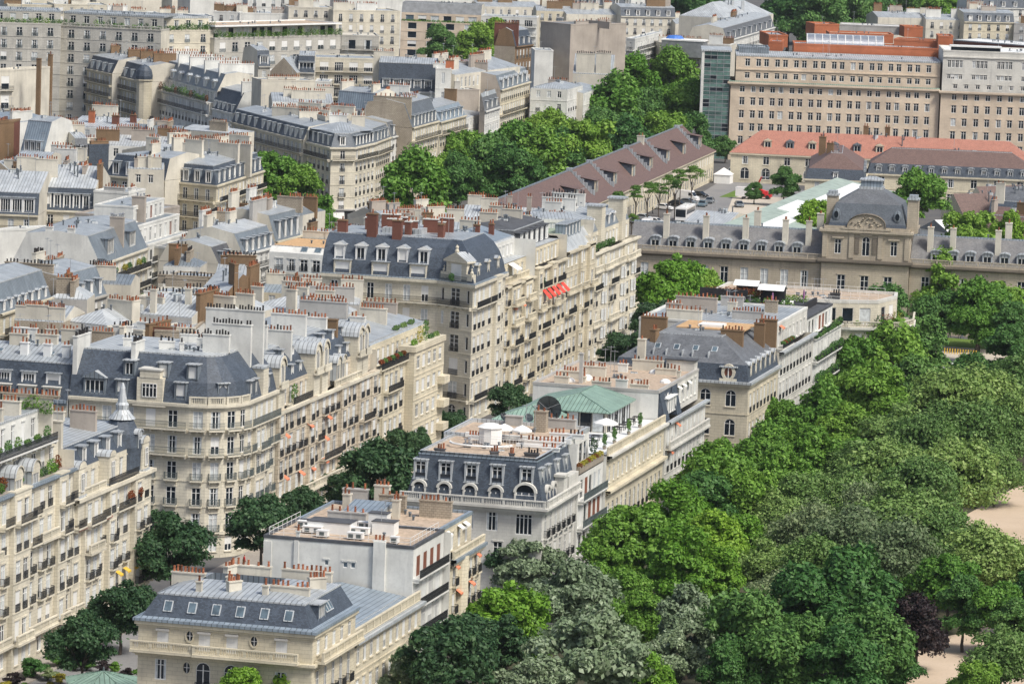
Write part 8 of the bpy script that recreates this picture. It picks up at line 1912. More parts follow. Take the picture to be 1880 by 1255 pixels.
for k in range(8):
 a=Ls-8.0-k*gap
 mb=MB();w,h,dd=3.4,2.9,4.6
 mb.box(-w/2,w/2,0,.25,0,h,'stone_cream');mb.box(-w/2+.5,w/2-.5,-.03,-.004,.2,h-.4,'glass_blue' if k%3 else 'glass');mb.box(-.06,.06,-.1,-.035,.2,h-.4,'white_paint')
 mb.face([(-w/2,.25,0),(-w/2,.25,h),(-w/2,dd,h)],'slate');mb.face([(w/2,.25,h),(w/2,.25,0),(w/2,dd,h)],'slate')
 mb.face([(-w/2-.3,-.3,h),(w/2+.3,-.3,h),(w/2+.3,dd+1.6,h+1.0),(-w/2-.3,dd+1.6,h+1.0)],'tile_brown');mb.face([(w/2+.3,-.3,h-.15),(-w/2-.3,-.3,h-.15),(-w/2-.3,dd+1.6,h+.85),(w/2+.3,dd+1.6,h+.85)],'tile_brown');mb.face([(-w/2-.3,-.3,h-.15),(w/2+.3,-.3,h-.15),(w/2+.3,-.3,h),(-w/2-.3,-.3,h)],'tile_brown')
 B.put('dormer',mb.mesh('dormer'),(*st(a,-2.2),ze+1.2),math.atan2(v_[1],v_[0]))
 if k in(0,2,3,5,6):
  fb=MB();ns=7
  for i in range(ns):
   b0,b1=-1.6-i*.86,-1.6-(i+1)*.86;zz=ze+1.5+(zr-ze-1.2)*(i+1)/ns
   fb.obox(st(a-gap*.22),v_,m_,-.22,.22,b1,b0,ze+.9+i*.62,zz+.12,'zinc')
  fb.obox(st(a-gap*.22),v_,m_,-.8,.8,-dpt/2-.6,-dpt/2+.6,zr-.3,zr+.5,'zinc');fb.build('firebreak',B.root)
B.chimney(*st(Ls-8-2.4*gap,-dpt/2),zr-1,zr+1.3,1.6,0,1.0,'plaster_cream',2);B.done()
# hospital
zh=27.5
hl,hc=E(1352,102,zh),E(1727,116,zh)
hu=(hc[0]-hl[0],hc[1]-hl[1]);HL=math.hypot(*hu);hu=(hu[0]/HL,hu[1]/HL);hn=(hu[1],-hu[0])
hp=lambda a,b=0.0:(hl[0]+hu[0]*a+hn[0]*b,hl[1]+hu[1]*a+hn[1]*b)
B=Bld('hospital','huge beige stone hospital with long rows of paired windows above the red tiled roof',[hp(-1.2,1.2),hp(HL,1.2),hp(HL,-20),hp(-1.2,-20)],cat='hospital',wall='stone_beige')
def pairs(a,b,z0,z1,n,ww,wh,sl,mar=2.0,var=(9,.3,.1,0,1.2,0)):
 L=math.hypot(b[0]-a[0],b[1]-a[1]);ops=[]
 for i in range(n):
  c_=mar+(L-2*mar)*(i+.5)/n
  for s_ in(-1,1):ops.append((c_+s_*1.45,sl,ww,wh,'fr',B.rng.choices(range(6),var)[0],'-'))
 storey(B,a,b,z0,z1,ops,B.wallm)
n=10
for f in range(6):pairs(*B.edge(0),f*3.42,(f+1)*3.42 if f<5 else 20.6,n,1.3,(2.1 if f<5 else 1.6),.9)
for i in(1,2,3):B.blank(*B.edge(i),0,20.6,'stone_beige')
B.cornice(20.7,[.8,0,0,.8],.5);r=MB();r.ring(B.poly,[.5,0,0,.5],20.7,20.95,'copper');r.build('gutter',B.root)
a,b=hp(0),hp(HL)
pairs(a,b,20.6,23.9,n,1.25,1.6,1.0);pairs(a,b,23.9,zh,n,1.25,2.0,.9);B.wall.obox(a,hu,hn,0,HL,-.02,.25,23.8,24.1,'stone_beige')
up=[hp(0),hp(HL),hp(HL,-20),hp(0,-20)];B.blank(up[3],up[0],20.6,zh,'stone_beige');B.flat(zh,'zinc_pale',.3,'zinc_pale',.8,poly=up);B.done()
B=Bld('hospital_wing','beige hospital wing with bright white upper floors and groups of four windows, right',[hp(HL+.3,2.4),hp(HL+46,2.4),hp(HL+46,-20),hp(HL+.3,-20)],cat='hospital',wall='stone_beige')
for f in range(6):pairs(*B.edge(0),f*3.42,(f+1)*3.42 if f<5 else 20.2,7,1.3,(2.1 if f<5 else 1.6),.9)
for i in(1,2,3):B.blank(*B.edge(i),0,20.2,'stone_beige')
B.cornice(20.4,[.8,0,0,.6],.5);a,b=hp(HL+.5,1.4),hp(HL+46,1.4);B.wallm='stone_white'
pairs(a,b,20.2,22.6,7,1.05,1.2,.8)
for z0,z1,wh in((22.6,25.6,1.3),(25.6,29.4,2.0)):
 L=45.5;storey(B,a,b,z0,z1,[(L*(i+.5)/7+s_,.9,.85,wh,'fr',B.rng.choices(range(5),(5,.6,.3,0,1))[0],'-')for i in range(7)for s_ in(-1.55,-.52,.52,1.55)],'stone_white')
up=[hp(HL+.5,1.4),hp(HL+46,1.4),hp(HL+46,-20),hp(HL+.5,-20)];B.blank(up[3],up[0],20.2,29.4,'stone_white');B.wall.obox(a,hu,hn,0,45,-.02,.3,29.2,29.5,'stone_white')
B.blank(a,b,29.4,30.8,'stone_white');B.blank(up[3],up[0],29.4,30.8,'stone_white');B.flat(30.8,'white_roof',.3,'stone_white',poly=up)
r=MB()
for x0,x1 in((2,15),(29,45)):r.obox(a,hu,hn,x0,x1,-3,-.6,30.8,32.0,'glass');r.obox(a,hu,hn,x0-.3,x1+.3,-3.3,-.2,32.0,32.4,'white_roof')
r.build('roof_glazing',B.root);B.done()
B=Bld('glass_tower','green glass stair tower at the left end of the beige hospital',[hp(-8.4,.6),hp(-1.5,.6),hp(-1.5,-16),hp(-8.4,-16)],cat='tower',wall='plaster_white')
zt_=28.4;rr=random.Random(5)
a=hp(-8.4,.6)
B.wall.obox(a,hu,hn,0,6.9,-16,-.3,0,zt_-.05,'glass_green');B.wall.obox(a,hu,hn,-.7,0,-16,.1,0,zt_,'plaster_white')
r=MB()
for i in range(27):
 for j in range(4):
  z0=i*zt_/27;mt='glass_green_pale' if(i%3==0 or rr.random()<.12)else('glass' if rr.random()<.22 else 'glass_green')
  r.obox(a,hu,hn,j*1.72+.06,j*1.72+1.66,-.28,-.05,z0+.09,z0+zt_/27-.09,mt,skip='k')
r.build('pane',B.root)['kind']='stuff'
r=MB()
for i in range(28):r.obox(a,hu,hn,0,6.9,-.3,.0,i*zt_/27-.06+.06*(i==0),i*zt_/27+.06,'steel')
for j in range(5):r.obox(a,hu,hn,j*1.72-.04+.04*(j==0),j*1.72+.04-.04*(j==4),-.29,.03,0,zt_,'steel')
r.build('mullions',B.root);r=MB();r.obox(a,hu,hn,-.9,7.2,-16.2,.3,zt_,zt_+.4,'zinc_pale');r.build('roof',B.root);B.done()
def oblock(label,x0,y0,x1,y1,bh,d,top='zinc_pale',wall='brick_orange',wins=(),par=.4,zb=27.0):
 l,c=E(x0,y0+bh,27.5),E(x1,y1+bh,27.5);poly=deep(l,c,d);z=ony(x0,y0,l[1])[1];B=Bld('brick_block',label,poly,cat='building',wall=wall)
 a,b=B.edge(0)
 if wins:
  zz=z-wins[0];B.blank(a,b,zb,zz-wins[1]-.3,wall);n=wins[2];B.facade(a,b,zz-wins[1]-.3,z,1,n=n,mar=wins[3],rail='-',kind='wide',ww=wins[4],wh=wins[1],sill=.3,var=(4,1,0,0,1,0),orn=False,frame='white_paint')
 else:B.blank(a,b,zb,z,wall)
 for i in(1,2,3):B.blank(*B.edge(i),zb,z,wall)
 B.flat(z,top,par,'zinc_pale' if par<.3 else wall);B.done();return B
B1_=oblock('long orange brick storey with rows of small windows above the hospital roof',1457,82,1727,92,15,12,wins=(2.2,.9,26,3,1.3),zb=20)
r=MB();a,b=B1_.edge(0);t=((b[0]-a[0]),(b[1]-a[1]));l_=math.hypot(*t);t=(t[0]/l_,t[1]/l_);nn=(t[1],-t[0]);k=6
th=thing('glass_vault','long pale glazed barrel vault on the orange brick roof','glass roof',(*a,0))
x0,x1=l_*.09,l_*.61;zv=B1_.roofz
pts=[(-4.5+3.8*math.cos(PI/2*i/k),zv+.1+2.6*math.sin(PI/2*i/k))for i in range(k+1)]
P=lambda x,y,z:(a[0]+t[0]*x+nn[0]*y,a[1]+t[1]*x+nn[1]*y,z)
for i in range(k):r.face([P(x0,pts[i][0],pts[i][1]),P(x1,pts[i][0],pts[i][1]),P(x1,pts[i+1][0],pts[i+1][1]),P(x0,pts[i+1][0],pts[i+1][1])],'pot_metal')
r.face([P(x0,-8.5,zv+2.7),P(x0,-4.5,zv+2.7)]+[P(x0,y,z)for y,z in pts[::-1]][1:]+[P(x0,-8.5,zv+.1)],'zinc');r.face([P(x0,pts[-1][0],pts[-1][1]),P(x1,pts[-1][0],pts[-1][1]),P(x1,-8.5,zv+2.7),P(x0,-8.5,zv+2.7)],'zinc_pale');r.face([P(x1,y,z)for y,z in pts]+[P(x1,-8.5,zv+2.7),P(x1,-8.5,zv+.1)],'zinc')
r.build('glazing',th);r=MB()
for j in range(11):
 x=x0+(x1-x0)*j/10;r.tube([P(x,y,z+.04)for y,z in pts],.13,'white_paint',4)
r.build('ribs',th)
oblock('orange brick block with a white grid window right of the glass vault',1640,74,1722,78,25,8,wins=(1.4,2.2,2,1.6,3.2))
oblock('orange brick corner tower above the white hospital floors',1721,68,1748,69,37,9)
oblock('dark red brick wall block right of the orange corner tower',1750,74,1900,86,16,14,wall='brick_red',top='white_roof',par=.2)
oblock('orange brick cube with pale roof left of the glass vault',1411,66,1446,67,17,16);oblock('low orange brick cube with slanting zinc roof beside the glass tower',1412,78,1436,79,12,10,top='zinc')
oblock('orange brick lift house with white rail far behind the glass vault',1495,46,1540,47,17,9);oblock('small orange brick lift house right of the long white roof',1660,51,1694,52,14,8);oblock('long white roofed plant room behind the glass vault',1541,46,1660,51,11,9,wall='plaster_grey',top='white_roof',par=.3)
oblock('second orange brick storey with rooftop pipes behind the glass vault',1522,62,1640,66,11,10,top='gravel')
oblock('flat zinc roof of the hospital beside the glass tower',1356,88,1412,90,9,10,wall='zinc_dark',top='zinc')
# red tiled barrack
z=7.4;l,c=E(1342,280,z),E(1900,306,z);poly=deep(l,c,13.5)
B=Bld('barrack','long cream barrack with bright orange red tiled hip roof and gabled dormers',poly,cat='building',wall='stone_cream',near=True)
B.facade(*B.edge(0),0,4.0,1,bay=5.4,rail='-',kind='arch',ww=2.2,wh=3.1,mar=1.0,var=(4,0,0,0,1,0));B.facade(*B.edge(0),4.0,z,1,bay=5.4,rail='-',ww=1.5,wh=2.0,sill=.7,mar=1.0,var=(4,0,0,0,1,0));B.facade(*B.edge(3),0,z,2,bay=4,rail='-');B.blank(*B.edge(1),0,z,'stone_cream');B.blank(*B.edge(2),0,z,'stone_cream');B.cornice(z,.4,.35)
B.mansard(z,[(-.4,.05)],['tile_red'],top='tile_red',ridge=5.4,lip=None,gable='tile_red')
t_=[(poly[1][i]-poly[0][i])for i in(0,1)];l_=math.hypot(*t_);t_=(t_[0]/l_,t_[1]/l_);nn=(t_[1],-t_[0])
me1=dormer_mesh(1.9,2.1,2.6,'ped','tile_red','tile_red','stone_cream','glass');me2=dormer_mesh(1.9,2.1,2.6,'ped','slate','tile_red','zinc_dark','glass')
for i in range(6):
 x=9+i*5.6;B.put('dormer',me2 if i in(1,3,4)else me1,(poly[0][0]+t_[0]*x-nn[0]*1.6,poly[0][1]+t_[1]*x-nn[1]*1.6,z+1.1),math.atan2(t_[1],t_[0]))
for x in(33.0,38.4):B.chimney(poly[0][0]+t_[0]*x-nn[0]*8,poly[0][1]+t_[1]*x-nn[1]*8,z+3,z+7.4,1.2,0,.8,'brick_brown',2)
B.done()
# grey mansard teaching block with a wing towards the viewer
z=7.2;l,c=E(1592,318,z),E(1900,331,z);poly=deep(l,c,13)
B=Bld('school_block','long block with slate mansard, arched dormers and brown tiled top before the red tiles',poly,cat='school',wall='stone_cream',near=True)
B.facade(*B.edge(0),0,z,2,bay=5.2,rail='-',ww=1.5,wh=2.1,var=(4,1,0,0,1,0));[B.blank(*B.edge(i),0,z,'stone_cream')for i in(1,2,3)];B.cornice(z,.4,.35)
B.mansard(z,[(.7,2.5),(5.0,3.4)],['slate','tile_brown'],top='tile_brown',ridge=0,lip='zinc_pale',sides=[True,True,True,True]);B.dormers(0,z+.2,12,1.4,1.7,1.0,'arch',mar=1.2,back=.15,front='zinc_pale',blind=0)
B.done()
t_=[(poly[1][i]-poly[0][i])for i in(0,1)];l_=math.hypot(*t_);t_=(t_[0]/l_,t_[1]/l_);nn=(t_[1],-t_[0])
o_=poly[0];pw=lambda a,b:(o_[0]+t_[0]*a+nn[0]*b,o_[1]+t_[1]*a+nn[1]*b)
B=Bld('school_wing','wing with hipped brown roof over slate mansard, projecting towards the green hall',[pw(-14.5,22),pw(-.2,22),pw(-.2,-13),pw(-14.5,-13)],cat='school',wall='stone_cream',near=True)
B.facade(*B.edge(0),0,z,2,bay=4,rail='-');B.facade(*B.edge(1),0,z,2,bay=3.4,rail='-',ww=1.2);B.facade(*B.edge(3),0,z,2,bay=4,rail='-');B.blank(*B.edge(2),0,z,'stone_cream');B.cornice(z,.4,.35)
B.mansard(z,[(.7,2.5),(5.2,3.4)],['slate','tile_brown'],top='tile_brown',ridge=0,lip='zinc_pale');B.dormers(1,z+.3,8,1.3,1.7,1.0,'flat',mar=.8,back=.15,front='zinc_pale');B.dormers(0,z+.3,1,1.2,1.5,1.0,'flat',mar=.8,back=.15);B.chimney(*pw(-11,2),z+4,z+8.4,1.6,0,1.0,'brick_brown',2);B.chimney(*pw(-9,10),z+4,z+7.6,1.6,0,1.0,'brick_brown',2)
B.done()
# riding hall, pale green roof
zr=8.5;a,b=E(1536,326,zr),E(1325,412,zr)
t_=[(a[i]-b[i])for i in(0,1)];l_=math.hypot(*t_);t_=(t_[0]/l_,t_[1]/l_);nn=(t_[1],-t_[0])
hw=lambda s_,o_:(b[0]+t_[0]*s_+nn[0]*o_,b[1]+t_[1]*s_+nn[1]*o_)
root=thing('riding_hall','riding hall with broad pale green roof and white skylight strips behind the school','hall',(*hw(l_/2,6),0))
w=MB();w.prism([hw(-8,19),hw(l_,19),hw(l_,-4),hw(-8,-4)],0,5.2,'plaster_cream');w.build('wall',root)
r=MB();r.face([(*hw(-8.3,0),zr),(*hw(-8.3,19.6),5.0),(*hw(l_+.3,19.6),5.0),(*hw(l_+.3,0),zr)],'hall_green');r.face([(*hw(l_+.3,0),zr),(*hw(l_+.3,-4.6),5.0),(*hw(-8.3,-4.6),5.0),(*hw(-8.3,0),zr)],'hall_green');r.face([(*hw(l_,-4),5.2),(*hw(l_,19),5.2),(*hw(l_,0),zr-.1)][::-1],'plaster_cream');r.face([(*hw(-8,19),5.2),(*hw(-8,-4),5.2),(*hw(-8,0),zr-.1)][::-1],'plaster_cream');r.build('roof',root)
zf=lambda o_,e=.05:zr-(zr-5.0)*o_/19.6+e
for s0_,s1_,o0,o1 in((l_*.60,l_*.97,4.6,8.0),(-3,l_*.50,5.4,9.2),(l_*.36,l_*.54,2.4,5.2),(l_*.34,l_*.48,9.4,14)):
 k=MB();q=[hw(s0_,o0),hw(s0_,o1),hw(s1_,o1),hw(s1_,o0)];e=[zf(o0),zf(o1),zf(o1),zf(o0)]
 k.face([(*q[i],e[i]+.1)for i in range(4)],'white_roof')
 for i in range(4):j=(i+1)%4;k.face([(*q[j],e[j]-.1),(*q[i],e[i]-.1),(*q[i],e[i]+.1),(*q[j],e[j]+.1)][::-1],'white_roof')
 k.build('skylight_strip',root)
z=5.0
low=city('low pale flat roofed shed left of the green hall roof',(1256,407),(1335,412),depth=22,z=4.0,fl=1,wall='plaster_cream',f1='b',roof='gable',h=1.6,top='zinc_pale',rail='-',bay=5,sides=[True,False,True,False])
B=city('small brown tiled house with arched gable window among the right hand roofs',(1728,386),(1768,394),depth=16,z=5.5,fl=1,wall='stone_cream',f0='stone_cream',f1='b',roof='gable',h=4.2,top='tile_brown',gable='stone_cream',sides=[False,True,False,True],fin=False)
B.done()
city('reddish tiled house behind the arched gable, right',(1770,372),(1812,378),depth=14,z=5.5,fl=1,wall='stone_cream',f0='stone_cream',f1='b',roof='gable',h=4,top='tile_brown',gable='stone_cream',sides=[False,True,False,True])
city('domed slate roofed house with pale cap at the right edge',(1814,396),(1900,402),depth=16,z=6,fl=2,wall='stone_cream',f1='b',roof='mansard',h=3.4,ins=1.6,rmat='slate',top='slate_grey',ridge=2.6,rail='-',ch=((.2,.1,2,2,0,1.2,'plaster_cream'),))
city('red brown tiled house with hipped roof in front of the slate dome, right edge',(1800,428),(1900,436),depth=16,z=6.5,fl=2,wall='stone_cream',f1='b',roof='mansard',h=3.8,ins=3.4,rmat='tile_brown',top='tile_brown',ridge=1.4,rail='-',ch=((.1,.3,2.4,3,1,1.6,'plaster_tan'),(.6,.3,2,2,0,1.4,'brick_brown')))
l,c=E(1690,412,5),E(1745,422,5);poly=deep(l,c,22)
root=thing('marquee','white tent roof behind the school pavilion, right','tent',(*poly[0],0));w=MB();w.prism(poly,0,4.2,'canvas');w.build('wall',root);r=MB();po=inset(poly,-.3);q0=((po[0][0]+po[1][0])/2,(po[0][1]+po[1][1])/2);q1=((po[2][0]+po[3][0])/2,(po[2][1]+po[3][1])/2)
r.face([(*po[0],4.2),(*q0,6.6),(*q1,6.6),(*po[3],4.2)][::-1],'canvas');r.face([(*po[1],4.2),(*po[2],4.2),(*q1,6.6),(*q0,6.6)],'canvas');r.face([(*po[0],4.2),(*po[1],4.2),(*q0,6.6)],'felt_grey');r.build('roof',root)
x,y=E(1328,336,0);root=thing('gazebo_tent','small white pointed gazebo at the end of the stable yard','tent',(x,y,0))
w=MB();w.box(x-2,x+2,y-2,y+2,0,2.2,'canvas',skip='tb');w.build('wall',root);r=MB();e=rect(x-2.2,x+2.2,y-2.2,y+2.2);[r.face([(*e[i],2.2),(*e[(i+1)%4],2.2),(x,y,3.9)],'canvas')for i in range(4)];r.build('roof',root)
g=MB();yq=[E(1150,440,0),E(1420,440,0),E(1480,350,0),E(1335,325,0)];g.face([(*p_,.004)for p_ in yq],'road_mat');struct('yard_road',g)
g=MB();yq=[E(1330,402,0),E(1400,400,0),E(1450,362,0),E(1346,360,0)];g.face([(*p_,.008)for p_ in yq],'yard');struct('sand_yard',g)
g=MB();yq=[E(1320,362,0),E(1350,362,0),E(1400,350,0),E(1360,345,0)];g.face([(*p_,.009)for p_ in yq],'lawn');struct('lawn',g)
g=MB();yq=[E(1560,655,0),E(1990,690,0),E(1990,655,0),E(1560,622,0)];g.face([(*p_,.012)for p_ in yq],'yard');struct('school_street',g)
g=MB();yq=[E(1560,622,0),E(1990,655,0),E(1990,640,0),E(1560,605,0)];g.face([(*p_,.013)for p_ in yq],'lawn');struct('grass_verge',g)
# trees
T1='trees between the long street front and the stables'
for px,py,r_,k,lab in((756,362,62,'mid','big round bright tree right of the dark shop front'),(742,312,36,'green','dark round tree behind the big round bright tree'),(855,280,44,'mid','round tree below the blue zinc roof house'),(905,312,52,'green','broad dark tree in the middle of the avenue trees'),(842,336,42,'green','dense green tree crowded in the line of avenue trees'),(815,322,40,'mid','dense green tree crowded in the line of avenue trees'),(958,272,52,'mid','tall leafy tree in front of the ornate bow fronts'),(942,326,48,'green','dense green tree crowded in the line of avenue trees'),(990,300,46,'mid','dense green tree crowded in the line of avenue trees'),(1012,240,40,'mid','leafy tree below the white corner house with top balcony'),(1072,272,56,'mid','large full crowned tree behind the brown stable roof'),(1035,296,46,'green','dense green tree crowded in the line of avenue trees'),(1122,208,52,'mid','tall rounded tree right of the white corner house'),(1150,262,44,'green','dark tree just above the far stable dormers'),(1100,250,44,'green','dense green tree crowded in the line of avenue trees'),(1172,162,48,'bright','bright tall tree below the white modern house with green blinds'),(1240,150,44,'mid','full tree below the scaffolded house'),(1265,195,48,'mid','tall tree beside the green glass tower'),(1215,240,38,'mid','pointed young tree at the far end of the stable'),(1272,250,34,'green','dark tree between stable end and glass tower'),(1185,215,40,'green','shaded tree between two tall trees right of the white corner house'),(1228,195,40,'mid','dense green tree crowded in the line of avenue trees')):
 tree(px,py,r_,k,lab,T1)
for px,py,r_,k,lab in((127,178,30,'mid','tree in front of the big grey apartment block, far left'),(808,82,29,'green','round dark tree before the wide beige flats'),(872,86,31,'mid','spreading tree right of the round dark tree, top middle'),(908,62,26,'bright','bright tree above the brick gabled house'),(181,314,17,'mid','small tree below the black plastered gable'),(495,332,46,'mid','large bright tree in front of the long street front'),(548,362,42,'mid','bright tree beside the chamfered corner block'),(468,348,34,'green','tree at the end of the wrapped slate mansard'),(575,388,34,'mid','tree left of the dark shop front'),(592,420,24,'bright','small bright tree below the dark shop front'),(430,380,11,'bright','tiny sapling in front of the wrapped slate mansard'),(345,235,12,'mid','little street tree below the planted white balconies'),(305,246,10,'mid','tiny street tree at the foot of the slate turret building'),(1655,250,15,'bright','small tree standing before the hospital windows'),(1440,338,25,'green','dark tree between red lift and slate wing'),(1683,358,46,'mid','large rounded tree behind the square slate dome'),(1780,432,46,'mid','leafy tree behind the right school wing, near the tent roof'),(1850,432,34,'bright','bright tree behind the right school wing at the edge'),(1500,405,34,'bright','bright tree tucked left of the square slate dome'),(1332,270,18,'green','small street tree left of the red tiled barrack'),(1312,264,16,'green','small street tree at the foot of the glass tower'),(1385,352,14,'green','low bush in front of the red tiled barrack')):
 tree(px,py,r_,k,lab)
T2='dark wood at the upper right edge'
for px,py,r_,k in((1268,20,42,'green'),(1312,24,36,'green'),(1448,22,46,'green'),(1500,28,48,'green'),(1556,26,46,'green'),(1606,26,42,'green'),(1470,0,50,'green'),(1560,0,52,'green'),(1650,6,46,'green'),(1716,14,36,'mid'),(1752,20,30,'mid'),(1240,4,40,'green')):
 tree(px,py,r_,k,'dark green tree in the wood behind the orange brick roofs',T2)
T3='thin pollarded trees beside the stable'
for i,(px,py,r_)in enumerate(((1134,366,17),(1168,352,16),(1190,346,14),(1211,346,15),(1228,332,13),(1250,322,15),(1271,318,16),(1241,338,12),(1160,400,9))):
 tree(px,py,r_,'small','thin pollarded tree with tufted crown against the cream stable wall' if i not in(0,8)else('tufted pollard at the near end of the stable wall' if i==0 else 'leafy low shoot by the near cars in the yard'),T3,zc=8.0 if i!=8 else 4.0)
T4='dark street trees along the avenue'
for px,py,r_,k,lab in((316,1010,58,'dark','big dark lime filling the corner under the rounded block'),(292,950,34,'dark','dark tree behind the big dark lime at the corner'),(222,1112,48,'dark','dark tree with bare trunk left of the nearest mansion'),(152,1182,52,'dark','low spreading dark tree under the balcony building'),(690,872,66,'dark','broad dark street tree left of the tall slate mansard'),(752,820,40,'dark','dark street tree at the crossing behind the tall slate mansard'),(480,968,52,'dark','dark street tree left of the modern roof with air conditioners'),(552,930,38,'dark','small dark street tree above the modern flat roof'),(826,778,30,'dark','small dark tree at the foot of the pedimented corner house'),(936,742,34,'dark','dark street tree between pedimented house and copper roofs'),(640,900,40,'dark','dark street tree under the first floor terrace'),(1148,634,28,'dark','dark street tree at the far end of the carved stone building'),(1184,612,27,'dark','dark street tree behind the hipped slate town house'),(1116,652,18,'dark','small dark street tree below the bow windows'),(1205,582,34,'dark','low dark tree under the bright tree at the crossing'),(1232,520,60,'bright','bright green plane tree in front of the left school wing'),(1292,538,42,'mid','green tree right of the bright plane, before the school wing'),(1202,492,30,'bright','bright leafy tree at the end of the avenue row')):
 tree(px,py,r_,k,lab,T4)
T5='leafy row along the park side street'
for px,py,r_,k,lab in((1620,580,46,'green','dark pointed tree in front of the end building terrace'),(1740,528,48,'mid','green tree right of the planted end terrace'),(1796,560,48,'mid','green tree in front of the right school wing'),(1728,578,38,'green','tree with a thin trunk beside the school street'),(1836,566,42,'mid','tree at the right edge in front of the school'),(1858,606,40,'green','tree at the right edge above the school street'),(1800,596,40,'mid','tree over the pale school street'),(1568,662,50,'mid','tall leafy tree in the row, beside the modern planted balconies'),(1632,650,56,'mid','dense tree in the row below the dark pointed tree'),(1690,650,52,'green','dark tree at the far end of the row by the school street'),(1612,720,56,'mid','lush tree in the row bordering the park'),(1548,728,46,'mid','lush tree in the row bordering the park'),(1672,716,50,'green','lush tree in the row bordering the park'),(1500,776,52,'mid','lush tree in the row bordering the park'),(1560,790,50,'mid','lush tree in the row bordering the park'),(1440,770,40,'mid','lush tree in the row bordering the park'),(1444,826,52,'mid','lush tree in the row bordering the park'),(1390,846,50,'mid','lush tree in the row bordering the park'),(1310,868,60,'mid','large tree in the row below the cream building with tan roof'),(1372,910,56,'mid','lush tree in the row bordering the park'),(1290,930,52,'green','shaded tree in the row left of two lush ones'),(1440,890,50,'mid','lush tree in the row bordering the park'),(1230,962,60,'bright','bright lumpy tree in the row below the long cream facade'),(1312,1002,58,'bright','bright lumpy tree nearest the middle of the park edge'),(1158,1000,62,'mid','lush tree in the row below the tall white slate building'),(1250,1040,60,'bright','bright lumpy tree right of the silver limes'),(1362,992,44,'bright','bright tree at the outer edge of the row'),(1118,1048,48,'mid','tree between the tall white building and silver limes'),(1322,1060,44,'bright','low bright tree above the dark park trees'),(1500,850,46,'mid','lush tree in the row bordering the park'),(1352,770,36,'green','dark conical tree in front of the honey stone town house'),(1560,850,46,'mid','round tree where the row meets the thin park trees'),(1780,690,34,'green','dark low tree beside the school street'),(1850,650,42,'green','dark tree at the right edge below the school street')):
 tree(px,py,r_,k,lab,T5)
T6='silver leaved limes at the near corner of the park'
for px,py,r_,k,lab in((915,1010,46,'dark','dark green lime between cream bay and tall white slate building'),(972,1030,52,'silver','silver grey lime under the white stone bay of the tall slate building'),(1044,1086,74,'silver','big silver grey lime in the middle of its clump'),(822,1206,74,'dark','dark dense lime at the bottom beside the low cream wing'),(896,1176,58,'dark','dark grey green lime below the bright yellow green tree'),(1096,1190,92,'silver','largest silver grey lime, bottom centre'),(1262,1150,66,'silver','silver grey lime right of the largest one'),(1236,1206,52,'silver','silver lime below the lime right of the largest one'),(1150,1090,46,'mid','green tree squeezed above two silver limes'),(752,1246,52,'silver','silver lime at the bottom edge beside the mansion'),(990,1256,60,'silver','silver lime cut by the bottom edge'),(930,1128,70,'bright','vivid yellow green tree among the silver limes'),(968,1176,40,'bright','lower bough tree of vivid green right of the dark lime'),(1172,1130,48,'mid','green tree between two silver limes'),(520,1246,66,'bright','bright tree in front of the nearest mansion'),(1190,1252,46,'bright','bright low tree at the bottom edge below the silver limes'),(445,1262,34,'bright','small bright tree at the foot of the nearest mansion'),(700,1250,30,'mid','small green tree between mansion and silver lime')):
 tree(px,py,r_,k,lab,T6,zc=8.6 if py>1240 and px<600 else None)
T7='thin leaved trees spreading across the park'
for px,py,r_,k in((1745,745,66,'olive'),(1822,735,60,'olive'),(1650,800,56,'olive'),(1708,826,58,'olive'),(1790,800,60,'olive'),(1868,770,54,'olive'),(1872,700,46,'olive'),(1622,880,56,'olive'),(1690,900,58,'olive'),(1562,930,56,'olive'),(1650,950,62,'olive'),(1720,985,46,'olive'),(1560,1000,64,'grey'),(1640,1026,66,'grey'),(1490,985,56,'grey'),(1500,1050,56,'olive'),(1600,950,56,'grey'),(1440,1000,40,'olive'),(1590,860,50,'olive'),(1740,800,50,'olive'),(1480,920,50,'olive'),(1440,950,44,'olive'),(1410,1040,48,'olive'),(1430,1100,46,'grey'),(1700,1060,46,'grey'),(1660,860,50,'olive'),(1780,770,46,'olive'),(1840,800,44,'olive')):
 tree(px,py,r_*1.12,k,'thin leaved olive green tree merging with its neighbours in the park',T7)
for px,py,r_,k,lab in((1762,872,72,'olive','broad green tree overhanging the sandy path, right'),(1828,862,46,'olive','tree at the bend of the sandy path near the right edge'),(1724,962,36,'mid','small round tree standing beside the sandy path'),(1382,1172,76,'green','large dark park tree left of the white kiosk roof'),(1482,1130,72,'green','dark drooping park tree below the grey thin leaved trees'),(1562,1110,80,'green','largest dark park tree in front of the white kiosk'),(1596,1186,66,'green','dark park tree beside the purple leaved one'),(1462,1206,66,'green','dark park tree at the bottom beside the silver limes'),(1340,1230,50,'green','dark tree at the bottom edge right of the silver limes'),(1542,1226,62,'green','dark tree at the bottom edge above the pale benches'),(1684,1152,50,'purple','purple black leaved tree in the park'),(1800,1030,62,'olive','open branched tree with bare limbs before the sand'),(1858,1040,50,'olive','open crowned tree at the right edge before the sand'),(1770,1118,48,'green','dense dark tree right of the purple leaved tree'),(1838,1116,48,'mid','green tree left of the dark kiosk at the right edge'),(1836,1214,58,'olive','tree with rusty tips at the bottom right corner'),(1742,1075,50,'mid','green tree between purple tree and open branched tree'),(1890,1100,40,'green','dark tree beside the dark kiosk at the right edge'),(1650,1078,44,'olive','thin green tree behind the white kiosk masts'),(1790,1250,40,'mid','small green tree cut by the bottom edge, right'),(1640,1216,44,'green','dark tree at the foot of the purple leaved tree'),(1862,1150,40,'green','dark tree at right edge above the rusty tipped tree')):
 tree(px,py,r_,k,lab)
